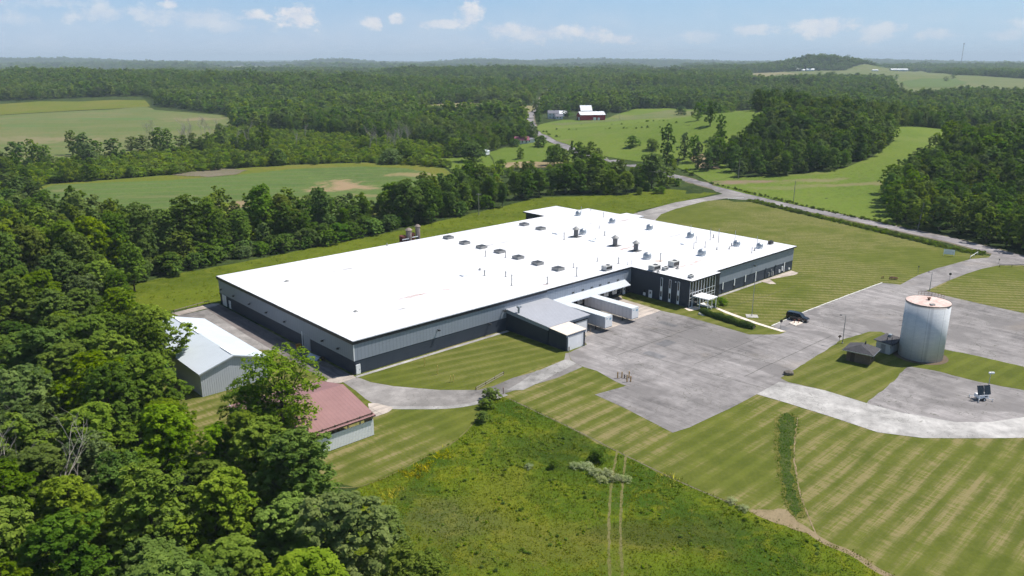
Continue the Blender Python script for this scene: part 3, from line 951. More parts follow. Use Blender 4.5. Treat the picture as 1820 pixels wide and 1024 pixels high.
field('crop_field', [(50, 340), (90, 328), (180, 322), (300, 312), (420, 300), (520, 294), (640, 290), (740, 292), (790, 300), (806, 312), (800, 345), (720, 375), (560, 398), (420, 412), (250, 420), (120, 400), (60, 370)], 'yellow_margin', .12, 0, 1)
sheet('crop_field', rough_edge(GP([(62, 342), (95, 330), (180, 326), (300, 322), (420, 312), (520, 302), (640, 297), (720, 300), (765, 308), (785, 318), (780, 345), (720, 372), (560, 396), (420, 410), (250, 415), (120, 396), (70, 370)]), 1, 20), .2, 'crop', 0)
sheet('dead_brush_patch', rough_edge(GP([(305, 312), (330, 303), (400, 300), (440, 303), (420, 311), (370, 316)]), 1, 6), .26, 'dead_brush', 0)
field('hay_field', [(-80, 205), (0, 206), (120, 199), (200, 195), (258, 190), (275, 196), (330, 200), (400, 206), (425, 215), (400, 235), (330, 268), (200, 282), (60, 292), (-80, 300)], 'hayfield')
field('hay_field', [(-80, 186), (0, 186), (70, 181), (140, 181), (200, 178), (258, 179), (268, 190), (200, 194), (120, 198), (0, 205), (-80, 206)], 'yellow_margin')
field('pasture', [(952, 232), (960, 222), (1000, 214), (1075, 212), (1100, 203), (1130, 194), (1200, 193), (1245, 196), (1270, 206), (1240, 232), (1215, 270), (1195, 292), (1130, 288), (1080, 280), (1030, 266), (990, 252)], 'pasture')
sheet('pasture_strip', rough_edge(GP([(975, 221), (1075, 214), (1190, 196), (1240, 198), (1230, 206), (1120, 214), (1000, 224)]), 2, 20), .38, 'hayfield', 40)
field('yard_lawn', [(868, 272), (900, 262), (955, 250), (990, 258), (1020, 272), (1040, 284), (1000, 292), (930, 300), (880, 296)], 'pasture', .15, 0)
field('yard_lawn', [(770, 283), (870, 278), (880, 300), (800, 302)], 'pasture', .15, 0)
sheet('bare_patch', rough_edge(GP([(890, 291), (940, 288), (1010, 291), (1000, 297), (930, 300), (895, 299)]), 1, 6), .25, 'dirt', 0)
field('stubble_field', [(735, 195), (765, 187), (830, 183), (905, 186), (960, 190), (940, 200), (870, 204), (820, 208), (750, 208)], 'tan_field')
field('far_field', [(680, 139), (735, 137), (738, 141), (690, 142)], 'hayfield', .5, 60)
field('pasture', [(1560, 229), (1640, 227), (1800, 234), (1740, 262), (1640, 290), (1572, 330), (1570, 365), (1590, 402), (1500, 382), (1420, 366), (1330, 347), (1265, 330), (1275, 318), (1400, 312), (1500, 300), (1550, 280), (1590, 250)], 'pasture', .15, 20)
field('hill_pasture', [(1215, 275), (1245, 285), (1290, 296), (1310, 312), (1262, 326), (1205, 300)], 'pasture', .25, 20)
field('hill_pasture', [(1205, 298), (1212, 238), (1250, 208), (1300, 198), (1345, 196), (1340, 225), (1310, 255), (1275, 285), (1262, 318)], 'pasture', .2, 20)
field('hill_pasture', [(1318, 232), (1335, 212), (1358, 198), (1372, 205), (1352, 222), (1330, 238)], 'pasture', .6, 20)
sheet('bare_patch', rough_edge(GP([(1225, 282), (1250, 275), (1275, 290), (1280, 302), (1245, 300)]), 1, 6), .5, 'dirt', 20)
field('far_field', [(1335, 131), (1390, 128), (1500, 126), (1640, 126), (1700, 134), (1820, 141), (1900, 143), (1900, 158), (1900, 172), (1820, 172), (1700, 170), (1620, 182), (1590, 172), (1585, 145), (1480, 140), (1400, 145), (1330, 148)], 'hayfield', .8, 60, 5)
field('far_field', [(1595, 146), (1640, 140), (1700, 141), (1720, 148), (1690, 156), (1615, 157)], 'crop', 1.2, 60, 4)
field('far_field', [(1740, 168), (1820, 164), (1900, 166), (1900, 172), (1790, 172)], 'tan_field', .8, 60)
field('far_field', [(1570, 174), (1605, 172), (1615, 178), (1575, 180)], 'tan_field', .8, 60)
field('far_field', [(1060, 118), (1090, 115), (1100, 120), (1070, 122)], 'tan_field', .8, 60, 5)
field('far_field', [(1330, 131), (1345, 140), (1365, 140), (1420, 132), (1390, 129)], 'tan_field', 1.2, 60, 3)
for q_ in ([(330, 120), (430, 117), (520, 119), (560, 124), (420, 127)], [(560, 132), (640, 129), (700, 133), (640, 139), (580, 138)], [(120, 127), (220, 124), (260, 130), (160, 134)], [(900, 146), (960, 141), (985, 148), (940, 156), (905, 154)],
           [(1120, 121), (1200, 118), (1240, 123), (1160, 128)], [(1060, 160), (1110, 156), (1150, 160), (1100, 167)], [(780, 121), (860, 118), (880, 124), (800, 127)], [(1000, 128), (1060, 125), (1080, 131), (1010, 134)], [(450, 160), (500, 157), (540, 162), (480, 168)]):
    field('far_field', q_, random.choice(('hayfield', 'tan_field', 'hayfield')), .8, 60, 4)
# site itself and the road stay free of wild trees
SITE = [G(150, 545), G(225, 512), G(300, 492), G(560, 442), G(720, 408), G(960, 352), G(1180, 336), G(1270, 335), G(1400, 366), G(1640, 418), G(1900, 492), G(2100, 540), G(2200, 1300), G(400, 1300), G(600, 880), F(-40, -25), F(-36, 50)]
CLEAR.append(SITE)
CLEAR.append(GP([(-80, 178), (0, 180), (140, 175), (200, 172), (262, 172), (285, 190), (400, 204), (430, 215), (400, 235), (330, 252), (200, 262), (60, 275), (-80, 282)]))
CLEAR.append(GP([(945, 245), (950, 215), (962, 205), (990, 200), (1010, 198), (1100, 200), (1110, 215), (1000, 240), (960, 250)]))
CLEAR.append(GP([(895, 262), (960, 250), (985, 262), (950, 285), (880, 280)]))
CLEAR.append(ribbon(GP(road_px), 20))


# ------------------------------------------------------------------ the factory
def build_factory():
    T = empty('factory_building', 'huge low factory hall with a white flat roof and two-tone grey walls', 'factory', (FO[0], FO[1], 0), FA)
    # footprint: ccw outline of the walls
    out = [(0, 0), (91, 0), (91, -20.1), (105, -20.1), (105, -18.6), (148.6, -18.6), (148.6, 45), (152.4, 45), (152.4, 52.5), (148.6, 52.5),
           (148.6, 68.8), (143.4, 68.8), (143.4, 81), (126.6, 81), (126.6, 68.8), (0, 68.8)]

    def wall(i, z0, z1, off, mat, name, s0=0.0, s1=1.0):
        a = out[i]; b = out[(i + 1) % len(out)]
        dx, dy = b[0] - a[0], b[1] - a[1]
        L = math.hypot(dx, dy); dx /= L; dy /= L
        nx, ny = dy, -dx
        p0 = (a[0] + dx * (s0 * L), a[1] + dy * (s0 * L)); p1 = (a[0] + dx * (s1 * L), a[1] + dy * (s1 * L))
        th_ = .25
        q = [(p0[0] + nx * off, p0[1] + ny * off), (p1[0] + nx * off, p1[1] + ny * off), (p1[0] - nx * th_, p1[1] - ny * th_), (p0[0] - nx * th_, p0[1] - ny * th_)]
        m = MB().prism(q, z0, z1)
        return m.build(name, mat, T)
    RZ = 7.7
    BZ = 3.15
    n = len(out)
    for i in range(n):
        if i in (1, ):      # office side, all dark
            wall(i, 0, RZ - .5, 0, 'wall_dark_smooth', 'wall')
        elif i == 2:
            continue        # glass front
        elif i == 5 or i > 5 and i < n - 1:
            wall(i, 0, RZ - .5, 0, 'wall_dark_smooth' if i > 5 else 'wall_light', 'wall')
        elif i == 0:
            wall(0, 0, BZ, 0, 'wall_dark', 'lower_wall', 0, 57 / 91)
            wall(0, 0, BZ, 0, 'wall_dark_smooth', 'lower_wall', 57 / 91, 1)
            wall(0, BZ, RZ - .3, .06, 'wall_light', 'upper_wall')
        else:
            wall(i, 0, BZ, 0, 'wall_dark', 'lower_wall')
            wall(i, BZ, RZ - .3, .06, 'wall_light', 'upper_wall')
    # roof slab: one deck with the overhang
    OV = .2
    deck = [(-OV, -OV), (57, -OV), (91 - OV, -OV), (91 - OV, -20.9), (104.2, -20.9), (104.2, -19.15), (149.4, -19.15), (149.4, 44.5), (153.2, 44.5), (153.2, 53), (149.4, 53),
            (149.4, 69.6), (144.2, 69.6), (144.2, 81.8), (125.8, 81.8), (125.8, 69.6), (-OV, 69.6)]
    MB().prism(deck, RZ - .30, RZ).build('roof', 'roof_membrane', T)
    # fascia band: deep along the west hall, thin elsewhere

    def fas(p, q, z0, z1, t=.10):
        fm = MB()
        dx, dy = q[0] - p[0], q[1] - p[1]
        L = math.hypot(dx, dy); dx /= L; dy /= L
        nx, ny = dy, -dx
        fm.prism([(p[0], p[1]), (q[0], q[1]), (q[0] + nx * t, q[1] + ny * t), (p[0] + nx * t, p[1] + ny * t)], z0, z1)
        fm.build('fascia', 'fascia_dark', T)
    fas((-.3, -.2), (57, -.2), RZ - .78, RZ - .02)
    fas((-.2, 69.6), (-.2, -.2), RZ - .78, RZ - .02)
    fas((57, -.2), (90.8, -.2), RZ - .5, RZ - .03)
    fas((90.8, -.2), (90.8, -20.9), RZ - .36, RZ - .03, .05)
    fas((90.8, -20.9), (104.2, -20.9), RZ - .36, RZ - .03, .05)
    fas((104.2, -19.15), (149.4, -19.15), RZ - .42, RZ - .03, .05)
    fas((125.8, 81.8), (125.8, 69.6), RZ - .45, RZ - .03, .05)
    # shallow soffit closing below the deep fascia
    MB().box(-.19, 56.9, -.19, -.08, RZ - .60, RZ - .31).box(-.19, -.08, -.05, 69.5, RZ - .60, RZ - .31).build('soffit', 'fascia_dark', T)
    MB().tube((-.3, -.36, RZ - .06), (57, -.36, RZ - .06), .05, n=6).build('gutter', 'galvanised', T)
    # white corner trims, downpipes
    MB().box(-.08, .14, -.09, .0, BZ, RZ - .8).build('corner_trim', 'white_metal', T)
    # wall lamps
    lamp = None
    lspots = [(-.06, t, 4.6, 0) for t in (5.6, 12.2, 30, 39.5, 49, 58.5, 66.5)] + [(22.0, -.07, 5.0, 1), (42, -.07, 5.3, 1), (37.5, -.07, 2.9, 1), (125, -18.68, 5.6, 1)]
    for (x, y, z, side) in lspots:
        m = MB()
        if side:
            m.box(x - .14, x + .14, y - .5, y, z + .05, z + .12).hexa([(x - .28, y - .85, z - .16), (x + .28, y - .85, z - .16), (x + .28, y - .35, z - .16), (x - .28, y - .35, z - .16)],
                                                                        [(x - .16, y - .8, z + .14), (x + .16, y - .8, z + .14), (x + .16, y - .4, z + .14), (x - .16, y - .4, z + .14)])
        else:
            m.box(x - .5, x, y - .07, y + .07, z + .05, z + .12).hexa([(x - .8, y - .28, z - .16), (x - .3, y - .28, z - .16), (x - .3, y + .28, z - .16), (x - .8, y + .28, z - .16)],
                                                                       [(x - .75, y - .16, z + .14), (x - .35, y - .16, z + .14), (x - .35, y + .16, z + .14), (x - .75, y + .16, z + .14)])
        m.build('wall_lamp', 'dark_metal', T)

    def door(x, y, axis, w, h, mat='white_paint', name='door', z0=.05, sign=-1, handle=True, glass=False):
        """axis 'x': lies in a wall running along s and facing -t; axis 'y': in a wall facing -s"""
        m = MB(); f = MB(); hd = MB(); gl = MB()
        if axis == 'x':
            f.box(x - w / 2 - .08, x + w / 2 + .08, y - .07, y - .002, z0, z0 + h + .08)
            m.box(x - w / 2, x + w / 2, y - .10, y - .072, z0 + .02, z0 + h)
            hd.box(x + w / 2 - .2, x + w / 2 - .1, y - .15, y - .102, z0 + .95, z0 + 1.1)
            gl.box(x - w * .22, x + w * .22, y - .115, y - .102, z0 + h * .55, z0 + h * .86)
        else:
            f.box(x - .07, x - .002, y - w / 2 - .08, y + w / 2 + .08, z0, z0 + h + .08)
            m.box(x - .10, x - .072, y - w / 2, y + w / 2, z0 + .02, z0 + h)
            hd.box(x - .15, x - .102, y + w / 2 - .2, y + w / 2 - .1, z0 + .95, z0 + 1.1)
            gl.box(x - .115, x - .102, y - w * .22, y + w * .22, z0 + h * .55, z0 + h * .86)
        d = m.build(name, mat, T)
        f.build('door_frame', 'white_metal' if mat != 'wall_light' else 'galvanised', d)
        if handle:
            hd.build('handle', 'dark_metal', d)
        if glass:
            gl.build('pane', 'window_glass', d)
        return d
    door(.85, 0, 'x', .95, 2.1)
    door(0, 66.0, 'y', 2.4, 2.9)
    door(0, 62.6, 'y', 1.0, 2.1)
    door(0, 20.4, 'y', 3.0, 3.6, 'wall_light', 'loading_door', 0.05, handle=False)
    MB().tube((-.12, 22.4, 0), (-.12, 22.4, 4.0), .11, n=8).build('downpipe', 'white_metal', T)
    # ---- dock face below the canopy: white bays, dark door openings
    for k in range(9):
        x0 = 58.2 + k * 3.55
        x1 = min(x0 + 1.9, 90)
        if k < 8:
            w_ = MB().box(x0, x1, -.10, -.002, .9, 3.0).build('bay_panel', 'white_paint', T)
            MB().box((x0 + x1) / 2 - .22, (x0 + x1) / 2 + .22, -.2, -.102, 1.9, 2.2).build('bay_light', 'dark_metal', w_)
        MB().box(x1 + .1, x1 + 1.45, -.16, -.002, 1.1, 3.05).build('dock_door', 'fascia_dark', T)
        for xb in (x1 + .15, x1 + 1.15):
            MB().box(xb, xb + .25, -.42, -.17, .7, 1.15).build('dock_bumper', 'black_rubber', T)
    for x in (70.8, 74.4, 77.8, 81.4, 85.3, 67.0):
        wn = MB().box(x - .45, x + .45, -.13, -.062, 4.55, 4.95).build('clerestory_window', 'window_glass', T)
        MB().box(x - .52, x + .52, -.10, -.062, 4.48, 4.54).build('sill', 'galvanised', wn)
    door(88.2, 0, 'x', .95, 2.15, glass=True)
    # dock canopy
    cn = MB().hexa([(57.4, -3.95, 3.85), (86.2, -3.95, 3.85), (88.3, -.07, 4.2), (57.4, -.07, 4.2)], [(57.4, -3.95, 4.0), (86.2, -3.95, 4.0), (88.3, -.07, 4.38), (57.4, -.07, 4.38)]).build('dock_canopy', 'canopy_roof', T)
    br = MB()
    for k in range(9):
        x = 58 + k * 3.45
        br.tube((x, -.1, 3.2), (x, -2.9, 3.86), .05, n=6)
    br.build('canopy_bracket', 'galvanised', cn)
    # ---- office side: door, tall strip windows
    door(91, -7.2, 'y', 1.0, 2.1, glass=True)
    wv = MB().box(90.9, 90.998, -5.55, -4.75, .3, 1.15).build('vent_panel', 'white_metal', T)
    MB().box(90.93, 90.998, -5.45, -4.85, 1.2, 1.95).build('side_window', 'window_glass', T)
    for t in (-10.9, -13.75, -16.55):
        fr = MB()
        w = .34
        fr.box(90.86, 90.998, t - w, t - w + .09, .3, 6.6).box(90.86, 90.998, t + w - .09, t + w, .3, 6.6).box(90.86, 90.998, t - w + .09, t + w - .09, 6.5, 6.6)
        f = fr.build('strip_window', 'white_metal', T)
        for z0, z1 in ((4.15, 6.5), (1.2, 2.75)):
            MB().box(90.9, 90.997, t - w + .09, t + w - .09, z0, z1).build('pane', 'window_glass', f)
        for z0, z1 in ((2.75, 4.15), (.3, 1.2)):
            MB().box(90.88, 90.998, t - w + .09, t + w - .09, z0, z1).build('infill_panel', 'white_metal', f)
    MB().lathe([(.0, 6.2), (.16, 6.25), (.2, 6.38), (.14, 6.5), (0, 6.55)], 10, 90.8, -15.6).build('flood_lamp', 'white_metal', T)
    # ---- glazed front
    MB().box(91, 105, -20.0, -19.8, .05, RZ - .45).build('glass_wall', 'window_glass', T)
    fr = MB()
    for k in range(10):
        x = 91.1 + k * (11.9 / 9)
        fr.box(x - .06, x + .06, -20.14, -20.002, .05, RZ - .4)
    for z in (2.75, 4.05, .12):
        fr.box(91.1, 103.1, -20.18, -20.145, z - .07, z + .07)
    fr.box(91.1, 103.1, -20.18, -20.145, 2.0, 2.1)
    fr.build('mullion_frame', 'white_metal', T)
    MB().box(103.1, 105.0, -20.16, -20.002, .05, RZ - .4).build('end_pier', 'fascia_dark', T)
    # dark piers, pale strips along the right section
    for k, x in enumerate((109.2, 115.2, 121.0, 126.7, 132.4, 138.1, 143.4)):
        f = MB().box(x - .33, x + .33, -18.70, -18.602, .2, BZ + .3).build('window_bay', 'fascia_dark', T)
        MB().box(x - .2, x + .24, -18.76, -18.702, 1.3 if k < 3 else .4, BZ + .28).build('infill_panel', 'white_metal' if k in (0, 1, 2, 3, 6) else 'wall_dark', f)
    for (x, z, w, h, mt) in ((134.2, .5, .5, 1.2, 'galvanised'), (135.6, .5, .25, 1.9, 'galvanised'), (136.6, .4, .6, 1.3, 'galvanised'), (140.5, .6, .5, .9, 'white_metal'), (142.1, .9, .5, 1.4, 'white_metal'), (146.5, .5, .6, .5, 'white_metal')):
        MB().box(x - w / 2, x + w / 2, -18.95, -18.602, z, z + h).build('meter_box', mt, T)
    # entrance canopy on posts
    ec = MB().box(92.2, 96.6, -25.3, -20.25, 3.05, 3.3).build('entrance_canopy', 'white_paint', T)
    for (x, y) in ((92.5, -25.0), (96.3, -25.0), (92.5, -22.4), (96.3, -22.4), (94.4, -25.0)):
        MB().box(x - .08, x + .08, y - .08, y + .08, 0, 3.05).build('post', 'white_metal', T)
    MB().box(95.0, 96.8, -24.2, -20.8, .05, .5).build('planter', 'white_paint', T)
    door(93.6, -20.18, 'x', 1.8, 2.3, 'window_glass', 'entrance_door')
    st_ = MB()
    for k in range(4):
        st_.box(88.1 - k * .0, 91.0, -25.6 - k * .38, -25.2 - k * .38, 0.05, .55 - k * .13)
    st_.build('entrance_steps', 'kerb_white', T)
    # ---- garage annex with lean-to roof, two white roller doors
    A = [(43.0, -14.9), (57, -14.9), (57, -.08), (43, -.08)]
    wl = MB()
    wl.hexa([(43.05, -14.6, 0), (56.9, -14.6, 0), (56.9, -.1, 0), (43.05, -.1, 0)], [(43.05, -14.6, 4.35), (56.9, -14.6, 4.35), (56.9, -.1, 5.25), (43.05, -.1, 5.25)])
    wl.build('annex_wall', 'wall_dark_smooth', T)
    MB().hexa([(42.95, -14.75, 3.55), (43.04, -14.75, 3.55), (43.04, -.1, 4.45), (42.95, -.1, 4.45)], [(42.95, -14.75, 4.36), (43.04, -14.75, 4.36), (43.04, -.1, 5.28), (42.95, -.1, 5.28)]).hexa(
        [(43.05, -14.8, 3.75), (57, -14.8, 3.75), (57, -14.61, 3.75), (43.05, -14.61, 3.75)], [(43.05, -14.8, 4.36), (57, -14.8, 4.36), (57, -14.61, 4.36), (43.05, -14.61, 4.36)]).build('annex_trim', 'wall_light', T)
    MB().hexa([(42.8, -15.1, 4.38), (57.1, -15.1, 4.38), (57.1, -.1, 5.32), (42.8, -.1, 5.32)], [(42.8, -15.1, 4.5), (57.1, -15.1, 4.5), (57.1, -.1, 5.45), (42.8, -.1, 5.45)]).build('annex_roof', 'grey_roof_ribbed', T)
    d = MB().box(52.2, 56.2, -14.9, -14.81, .05, 3.2).build('roller_door', 'white_paint', T)
    MB().box(52.05, 52.2, -14.95, -14.81, .05, 3.3).box(56.2, 56.35, -14.95, -14.81, .05, 3.3).box(52.05, 56.35, -14.95, -14.81, 3.3, 3.42).build('door_frame', 'galvanised', d)
    MB().hexa([(43.06, -20.5, 0), (49.4, -20.5, 0), (49.4, -14.9, 0), (43.06, -14.9, 0)], [(43.06, -20.5, 3.9), (49.4, -20.5, 3.9), (49.4, -14.9, 4.25), (43.06, -14.9, 4.25)]).build('annex_wall', 'wall_dark_smooth', T)
    MB().box(43.0, 49.5, -20.6, -20.502, 3.4, 3.95).build('annex_trim', 'wall_light', T)
    MB().hexa([(42.9, -20.75, 3.95), (49.6, -20.75, 3.95), (49.6, -15.12, 4.3), (42.9, -15.12, 4.3)], [(42.9, -20.75, 4.06), (49.6, -20.75, 4.06), (49.6, -15.12, 4.41), (42.9, -15.12, 4.41)]).build('annex_roof', 'pale_roof', T)
    d = MB().box(43.8, 48.3, -20.6, -20.502, .05, 3.2).build('roller_door', 'white_paint', T)
    MB().box(43.5, 43.79, -20.63, -20.502, .05, 3.3).box(48.31, 48.6, -20.63, -20.502, .05, 3.3).box(43.5, 48.6, -20.63, -20.502, 3.3, 3.38).build('door_frame', 'white_metal', d)
    MB().tube((43.6, -4, 5.1), (43.6, -4, 6.6), .28, n=12).box(43.2, 44.2, -4.4, -3.6, 6.55, 6.9).build('annex_vent', 'galvanised', T)

    # ---- rooftop
    def on_roof(ix, iy):
        g = G(ix, iy, RZ)
        dx, dy = g[0] - FO[0], g[1] - FO[1]
        return dx * UX + dy * UY, -dx * UY + dy * UX
    z = RZ
    for (ix, iy) in ((797, 424), (826, 433.5), (856, 441), (888, 449), (931.7, 400.5), (961, 408), (921, 459.5), (955.5, 470), (992, 480)):
        s, t = on_roof(ix, iy)
        k = MB().box(s - 1.3, s + 1.3, t - 1.3, t + 1.3, z, z + .8).build('skylight_curb', 'galvanised_dull', T)
        m = MB().box(s - 1.12, s + 1.12, t - 1.12, t + 1.12, z + .802, z + .86)
        m.build('smoke_hatch', 'dark_metal', k)
    for (ix, iy, w) in ((991, 415, 1.5), (1057, 428, 1.6), (824.5, 490, .9), (1214.8, 434, .8)):
        s, t = on_roof(ix, iy)
        k = MB().box(s - w, s + w, t - w * .8, t + w * .8, z, z + .35).build('roof_hatch', 'white_metal', T)
        if w > 1.55:
            MB().tube((s - .4, t, z + .35), (s - .4, t, z + .9), .12, n=8).tube((s + .4, t, z + .35), (s + .4, t, z + .9), .12, n=8).build('vent_pipe', 'galvanised', k)
    for (ix, iy, sc) in ((1023.6, 421, 1.05), (1093, 437, 1.05), (1130, 446, 1.0)):
        s, t = on_roof(ix, iy)
        k = MB().box(s - 1.4 * sc, s + 1.4 * sc, t - 1.4 * sc, t + 1.4 * sc, z + .02, z + .14).lathe([(.72 * sc, z + .14), (.72 * sc, z + 2.1 * sc), (.8 * sc, z + 2.15 * sc)], 16, s, t).build('exhaust_stack', 'stack_grey', T, smooth=False)
        MB().lathe([(1.2 * sc, z + 2.4 * sc), (1.25 * sc, z + 2.5 * sc), (.3 * sc, z + 3.2 * sc), (.0, z + 3.4 * sc)], 16, s, t).tube((s - .5, t, z + 1.8 * sc), (s - .5, t, z + 2.4 * sc), .04, n=5).tube((s + .5, t, z + 1.8 * sc), (s + .5, t, z + 2.4 * sc), .04, n=5).build('rain_cap', 'galvanised_dull', k)
    for (ix, iy, sc) in ((1027.7, 383, .95), (1088, 396, .95), (1036, 416, 1), (1154.4, 408, 1), (1227, 422, 1.0), (1309, 437, .95), (1350, 441, .9), (1150, 460, 1.05), (1247, 454, 1.05)):
        s, t = on_roof(ix, iy)
        sc *= 1.15
        k = MB().box(s - .75 * sc, s + .75 * sc, t - .75 * sc, t + .75 * sc, z, z + .4).build('fan_curb', 'white_metal', T)
        MB().lathe([(.85 * sc, z + .42), (1.05 * sc, z + .5), (1.05 * sc, z + .75), (.95 * sc, z + 1.15 * sc), (.65 * sc, z + 1.5 * sc), (.3 * sc, z + 1.65 * sc), (0, z + 1.7 * sc)], 18, s, t).build('fan_dome', 'galvanised', k, smooth=True)
    pipes = [(1033, 377.5, 2.4, .08), (1050, 374, .8, .1), (1072.6, 386.2, 1.9, .1), (1065, 406, 1.0, .1), (1074.7, 419.2, 1.3, .14), (1002.6, 426.3, 2.2, .13), (1262, 427, 4.0, .09), (1276.7, 431, 4.4, .09),
             (1306, 428, 3.4, .08), (1344.8, 440, 3.6, .08), (1237, 432, 2.2, .09), (1233, 442, 2.0, .09), (1253, 440, 2.0, .09), (1274, 444, 1.0, .14), (1268, 423, 1.2, .16), (1173.7, 465, 2.4, .12), (1099.3, 468.7, 1.6, .13),
             (1061.5, 465, 1.2, .1), (1019.5, 476, 1.4, .1), (1024.9, 491.5, 2.4, .12), (972.6, 505, 1.8, .13), (909.6, 507.5, 2.7, .13), (863, 456, 1.6, .12), (898.6, 458, 1.7, .12), (898.8, 492, 1.3, .13), (861.3, 490, 1.3, .14),
             (852.9, 480, .5, .2), (688, 437, .9, .12), (1227.5, 413, 2.6, .07), (1300, 438, 1.2, .15), (1341, 446, 1.0, .15), (1336, 450, 2.0, .09), (1204, 478, .8, .3), (1170, 484, .5, .25), (1122, 470, 1.2, .06), (1115, 471, 1.0, .06), (1296, 443, .8, .15), (632, 554, .25, .25), (510, 500, .2, .3)]
    for (ix, iy, h, r) in pipes:
        s, t = on_roof(ix, iy)
        m = MB().lathe([(r * 2.4, z), (r * 2.2, z + .08), (r * 1.2, z + .25), (r, z + .3), (r, z + h)], 10, s, t)
        if h > 1.2 and r > .1:
            m.lathe([(r * 1.7, z + h), (r * 1.7, z + h + .12), (0, z + h + .3)], 10, s, t)
        m.build('vent_pipe', 'galvanised_dull' if r > .085 else 'galvanised', T)
    for (ix, iy, w, d, h) in ((1078.5, 480, 1.3, .9, 1.1), (1163, 480, 1.5, 1.0, 1.2), (1197, 473.5, 1.4, 1.0, 1.4), (1182, 480, .8, .6, .7), (1227.5, 494, .6, .6, .6), (1369.6, 434, .7, .6, .8)):
        s, t = on_roof(ix, iy)
        k = MB().box(s - w, s + w, t - d, t + d, z + .25, z + .25 + h).build('air_handler', 'offwhite_block' if ix != 1369.6 else 'dark_metal', T)
        m = MB().box(s - w * .9, s + w * .9, t - d - .04, t - d - .003, z + .45, z + .05 + h)
        m.lathe([(min(w, d) * .6, z + .25 + h), (min(w, d) * .6, z + .4 + h)], 12, s + w * .3, t)
        m.build('grille', 'dark_metal', k)
        MB().box(s - w, s + w, t - d, t - d + .15, z, z + .25).box(s - w, s + w, t + d - .15, t + d, z, z + .25).build('skid', 'galvanised_dull', k)
    return T


FACT = build_factory()


def at(s, t, z=0):
    p = F(s, t)
    return (p[0], p[1], z)


# ---- generic gabled building; local x along the ridge
def gabled(name, label, cat, loc, rz, L, W, hw, hr, wall_m, roof_m, over=.4, wins=(), doors=(), th_=.16, trim=None, ridge=None, chimney=None):
    T = empty(name, label, cat, loc, rz)
    m = MB()
    for (z0, z1) in ((0, hw),):
        m.box(-L / 2, L / 2, -W / 2, W / 2, 0, hw)
    m.add([(-L / 2, -W / 2, hw), (-L / 2, W / 2, hw), (-L / 2, 0, hr), (L / 2, -W / 2, hw), (L / 2, W / 2, hw), (L / 2, 0, hr)], [(0, 2, 1), (3, 4, 5), (0, 3, 5, 2), (1, 2, 5, 4)])
    m.build('wall', wall_m, T)
    k = (hr - hw) / (W / 2)
    r = MB()
    for sgn in (-1, 1):
        y1 = sgn * (W / 2 + over); zz = hw - k * over
        a = [(-L / 2 - over, y1, zz + .02), (L / 2 + over, y1, zz + .02), (L / 2 + over, 0, hr + .02), (-L / 2 - over, 0, hr + .02)]
        b = [(p[0], p[1], p[2] + th_) for p in a]
        if sgn > 0:
            a = a[::-1]; b = b[::-1]
        r.hexa(a, b)
    R = r.build('roof', roof_m, T)
    if ridge:
        MB().hexa([(-L / 2 - over, -.25, hr + th_ + .0), (L / 2 + over, -.25, hr + th_), (L / 2 + over, .25, hr + th_), (-L / 2 - over, .25, hr + th_)],
                  [(-L / 2 - over, -.1, hr + th_ + .1), (L / 2 + over, -.1, hr + th_ + .1), (L / 2 + over, .1, hr + th_ + .1), (-L / 2 - over, .1, hr + th_ + .1)]).build('ridge_cap', ridge, R)
    if chimney:
        x, y, w, h = chimney
        MB().box(x - w / 2, x + w / 2, y - w / 2, y + w / 2, hw, hr + h).build('chimney', 'brick_brown', R)
    if trim:
        for sx in (-1, 1):
            q = MB()
            for sgn in (-1, 1):
                x = sx * (L / 2 + over)
                q.hexa([(x - .06, sgn * (W / 2 + over), hw - k * over - .2), (x + .06, sgn * (W / 2 + over), hw - k * over - .2), (x + .06, 0, hr - .2), (x - .06, 0, hr - .2)],
                       [(x - .06, sgn * (W / 2 + over), hw - k * over + .01), (x + .06, sgn * (W / 2 + over), hw - k * over + .01), (x + .06, 0, hr + .01), (x - .06, 0, hr + .01)])
            q.build('trim', trim, T)
    # openings: side, position along the wall, z0, width, height, material, name
    for (side, p, z0, w, h, mat, nm) in list(wins) + list(doors):
        for kk, (nn, mt, g, d0, d1) in enumerate(((nm, mat, 0, .03, .09), ('frame', 'white_paint', .12, .0, .05))):
            x0, x1 = p - w / 2 - g, p + w / 2 + g; za, zb = max(.02, z0 - g), z0 + h + g
            if side == 'f': b = (x0, x1, -W / 2 - d1, -W / 2 - d0 - .003, za, zb)
            elif side == 'b': b = (x0, x1, W / 2 + d0 + .003, W / 2 + d1, za, zb)
            elif side == 'l': b = (-L / 2 - d1, -L / 2 - d0 - .003, x0, x1, za, zb)
            else: b = (L / 2 + d0 + .003, L / 2 + d1, x0, x1, za, zb)
            if kk == 0:
                P_ = MB().box(*b).build(nn, mt, T)
            else:
                MB().box(*b).build(nn, mt, P_)
    return T


# grey pole barn, ridge runs back from the viewer
def pole_barn():
    s0, s1, t0, t1 = -28.2, -14.3, 10.6, 43.5
    c = F((s0 + s1) / 2, (t0 + t1) / 2)
    T = gabled('metal_barn', 'long grey metal barn with a pale blue-grey gabled roof behind the factory yard', 'barn', (c[0], c[1], 0), FA + math.pi / 2, t1 - t0, s1 - s0, 4.9, 7.0, 'barn_wall', 'barn_roof', .35, trim='galvanised')
    MB().box(.5, 17.0, -.22, .22, 7.18, 7.27).build('ridge_skylight', 'skylight_plastic', T)
    MB().box(-16.0, -10.5, -.22, .22, 7.18, 7.27).build('ridge_skylight', 'skylight_plastic', T)
    k = (7.0 - 4.9) / ((s1 - s0) / 2)
    return T


PB = pole_barn()


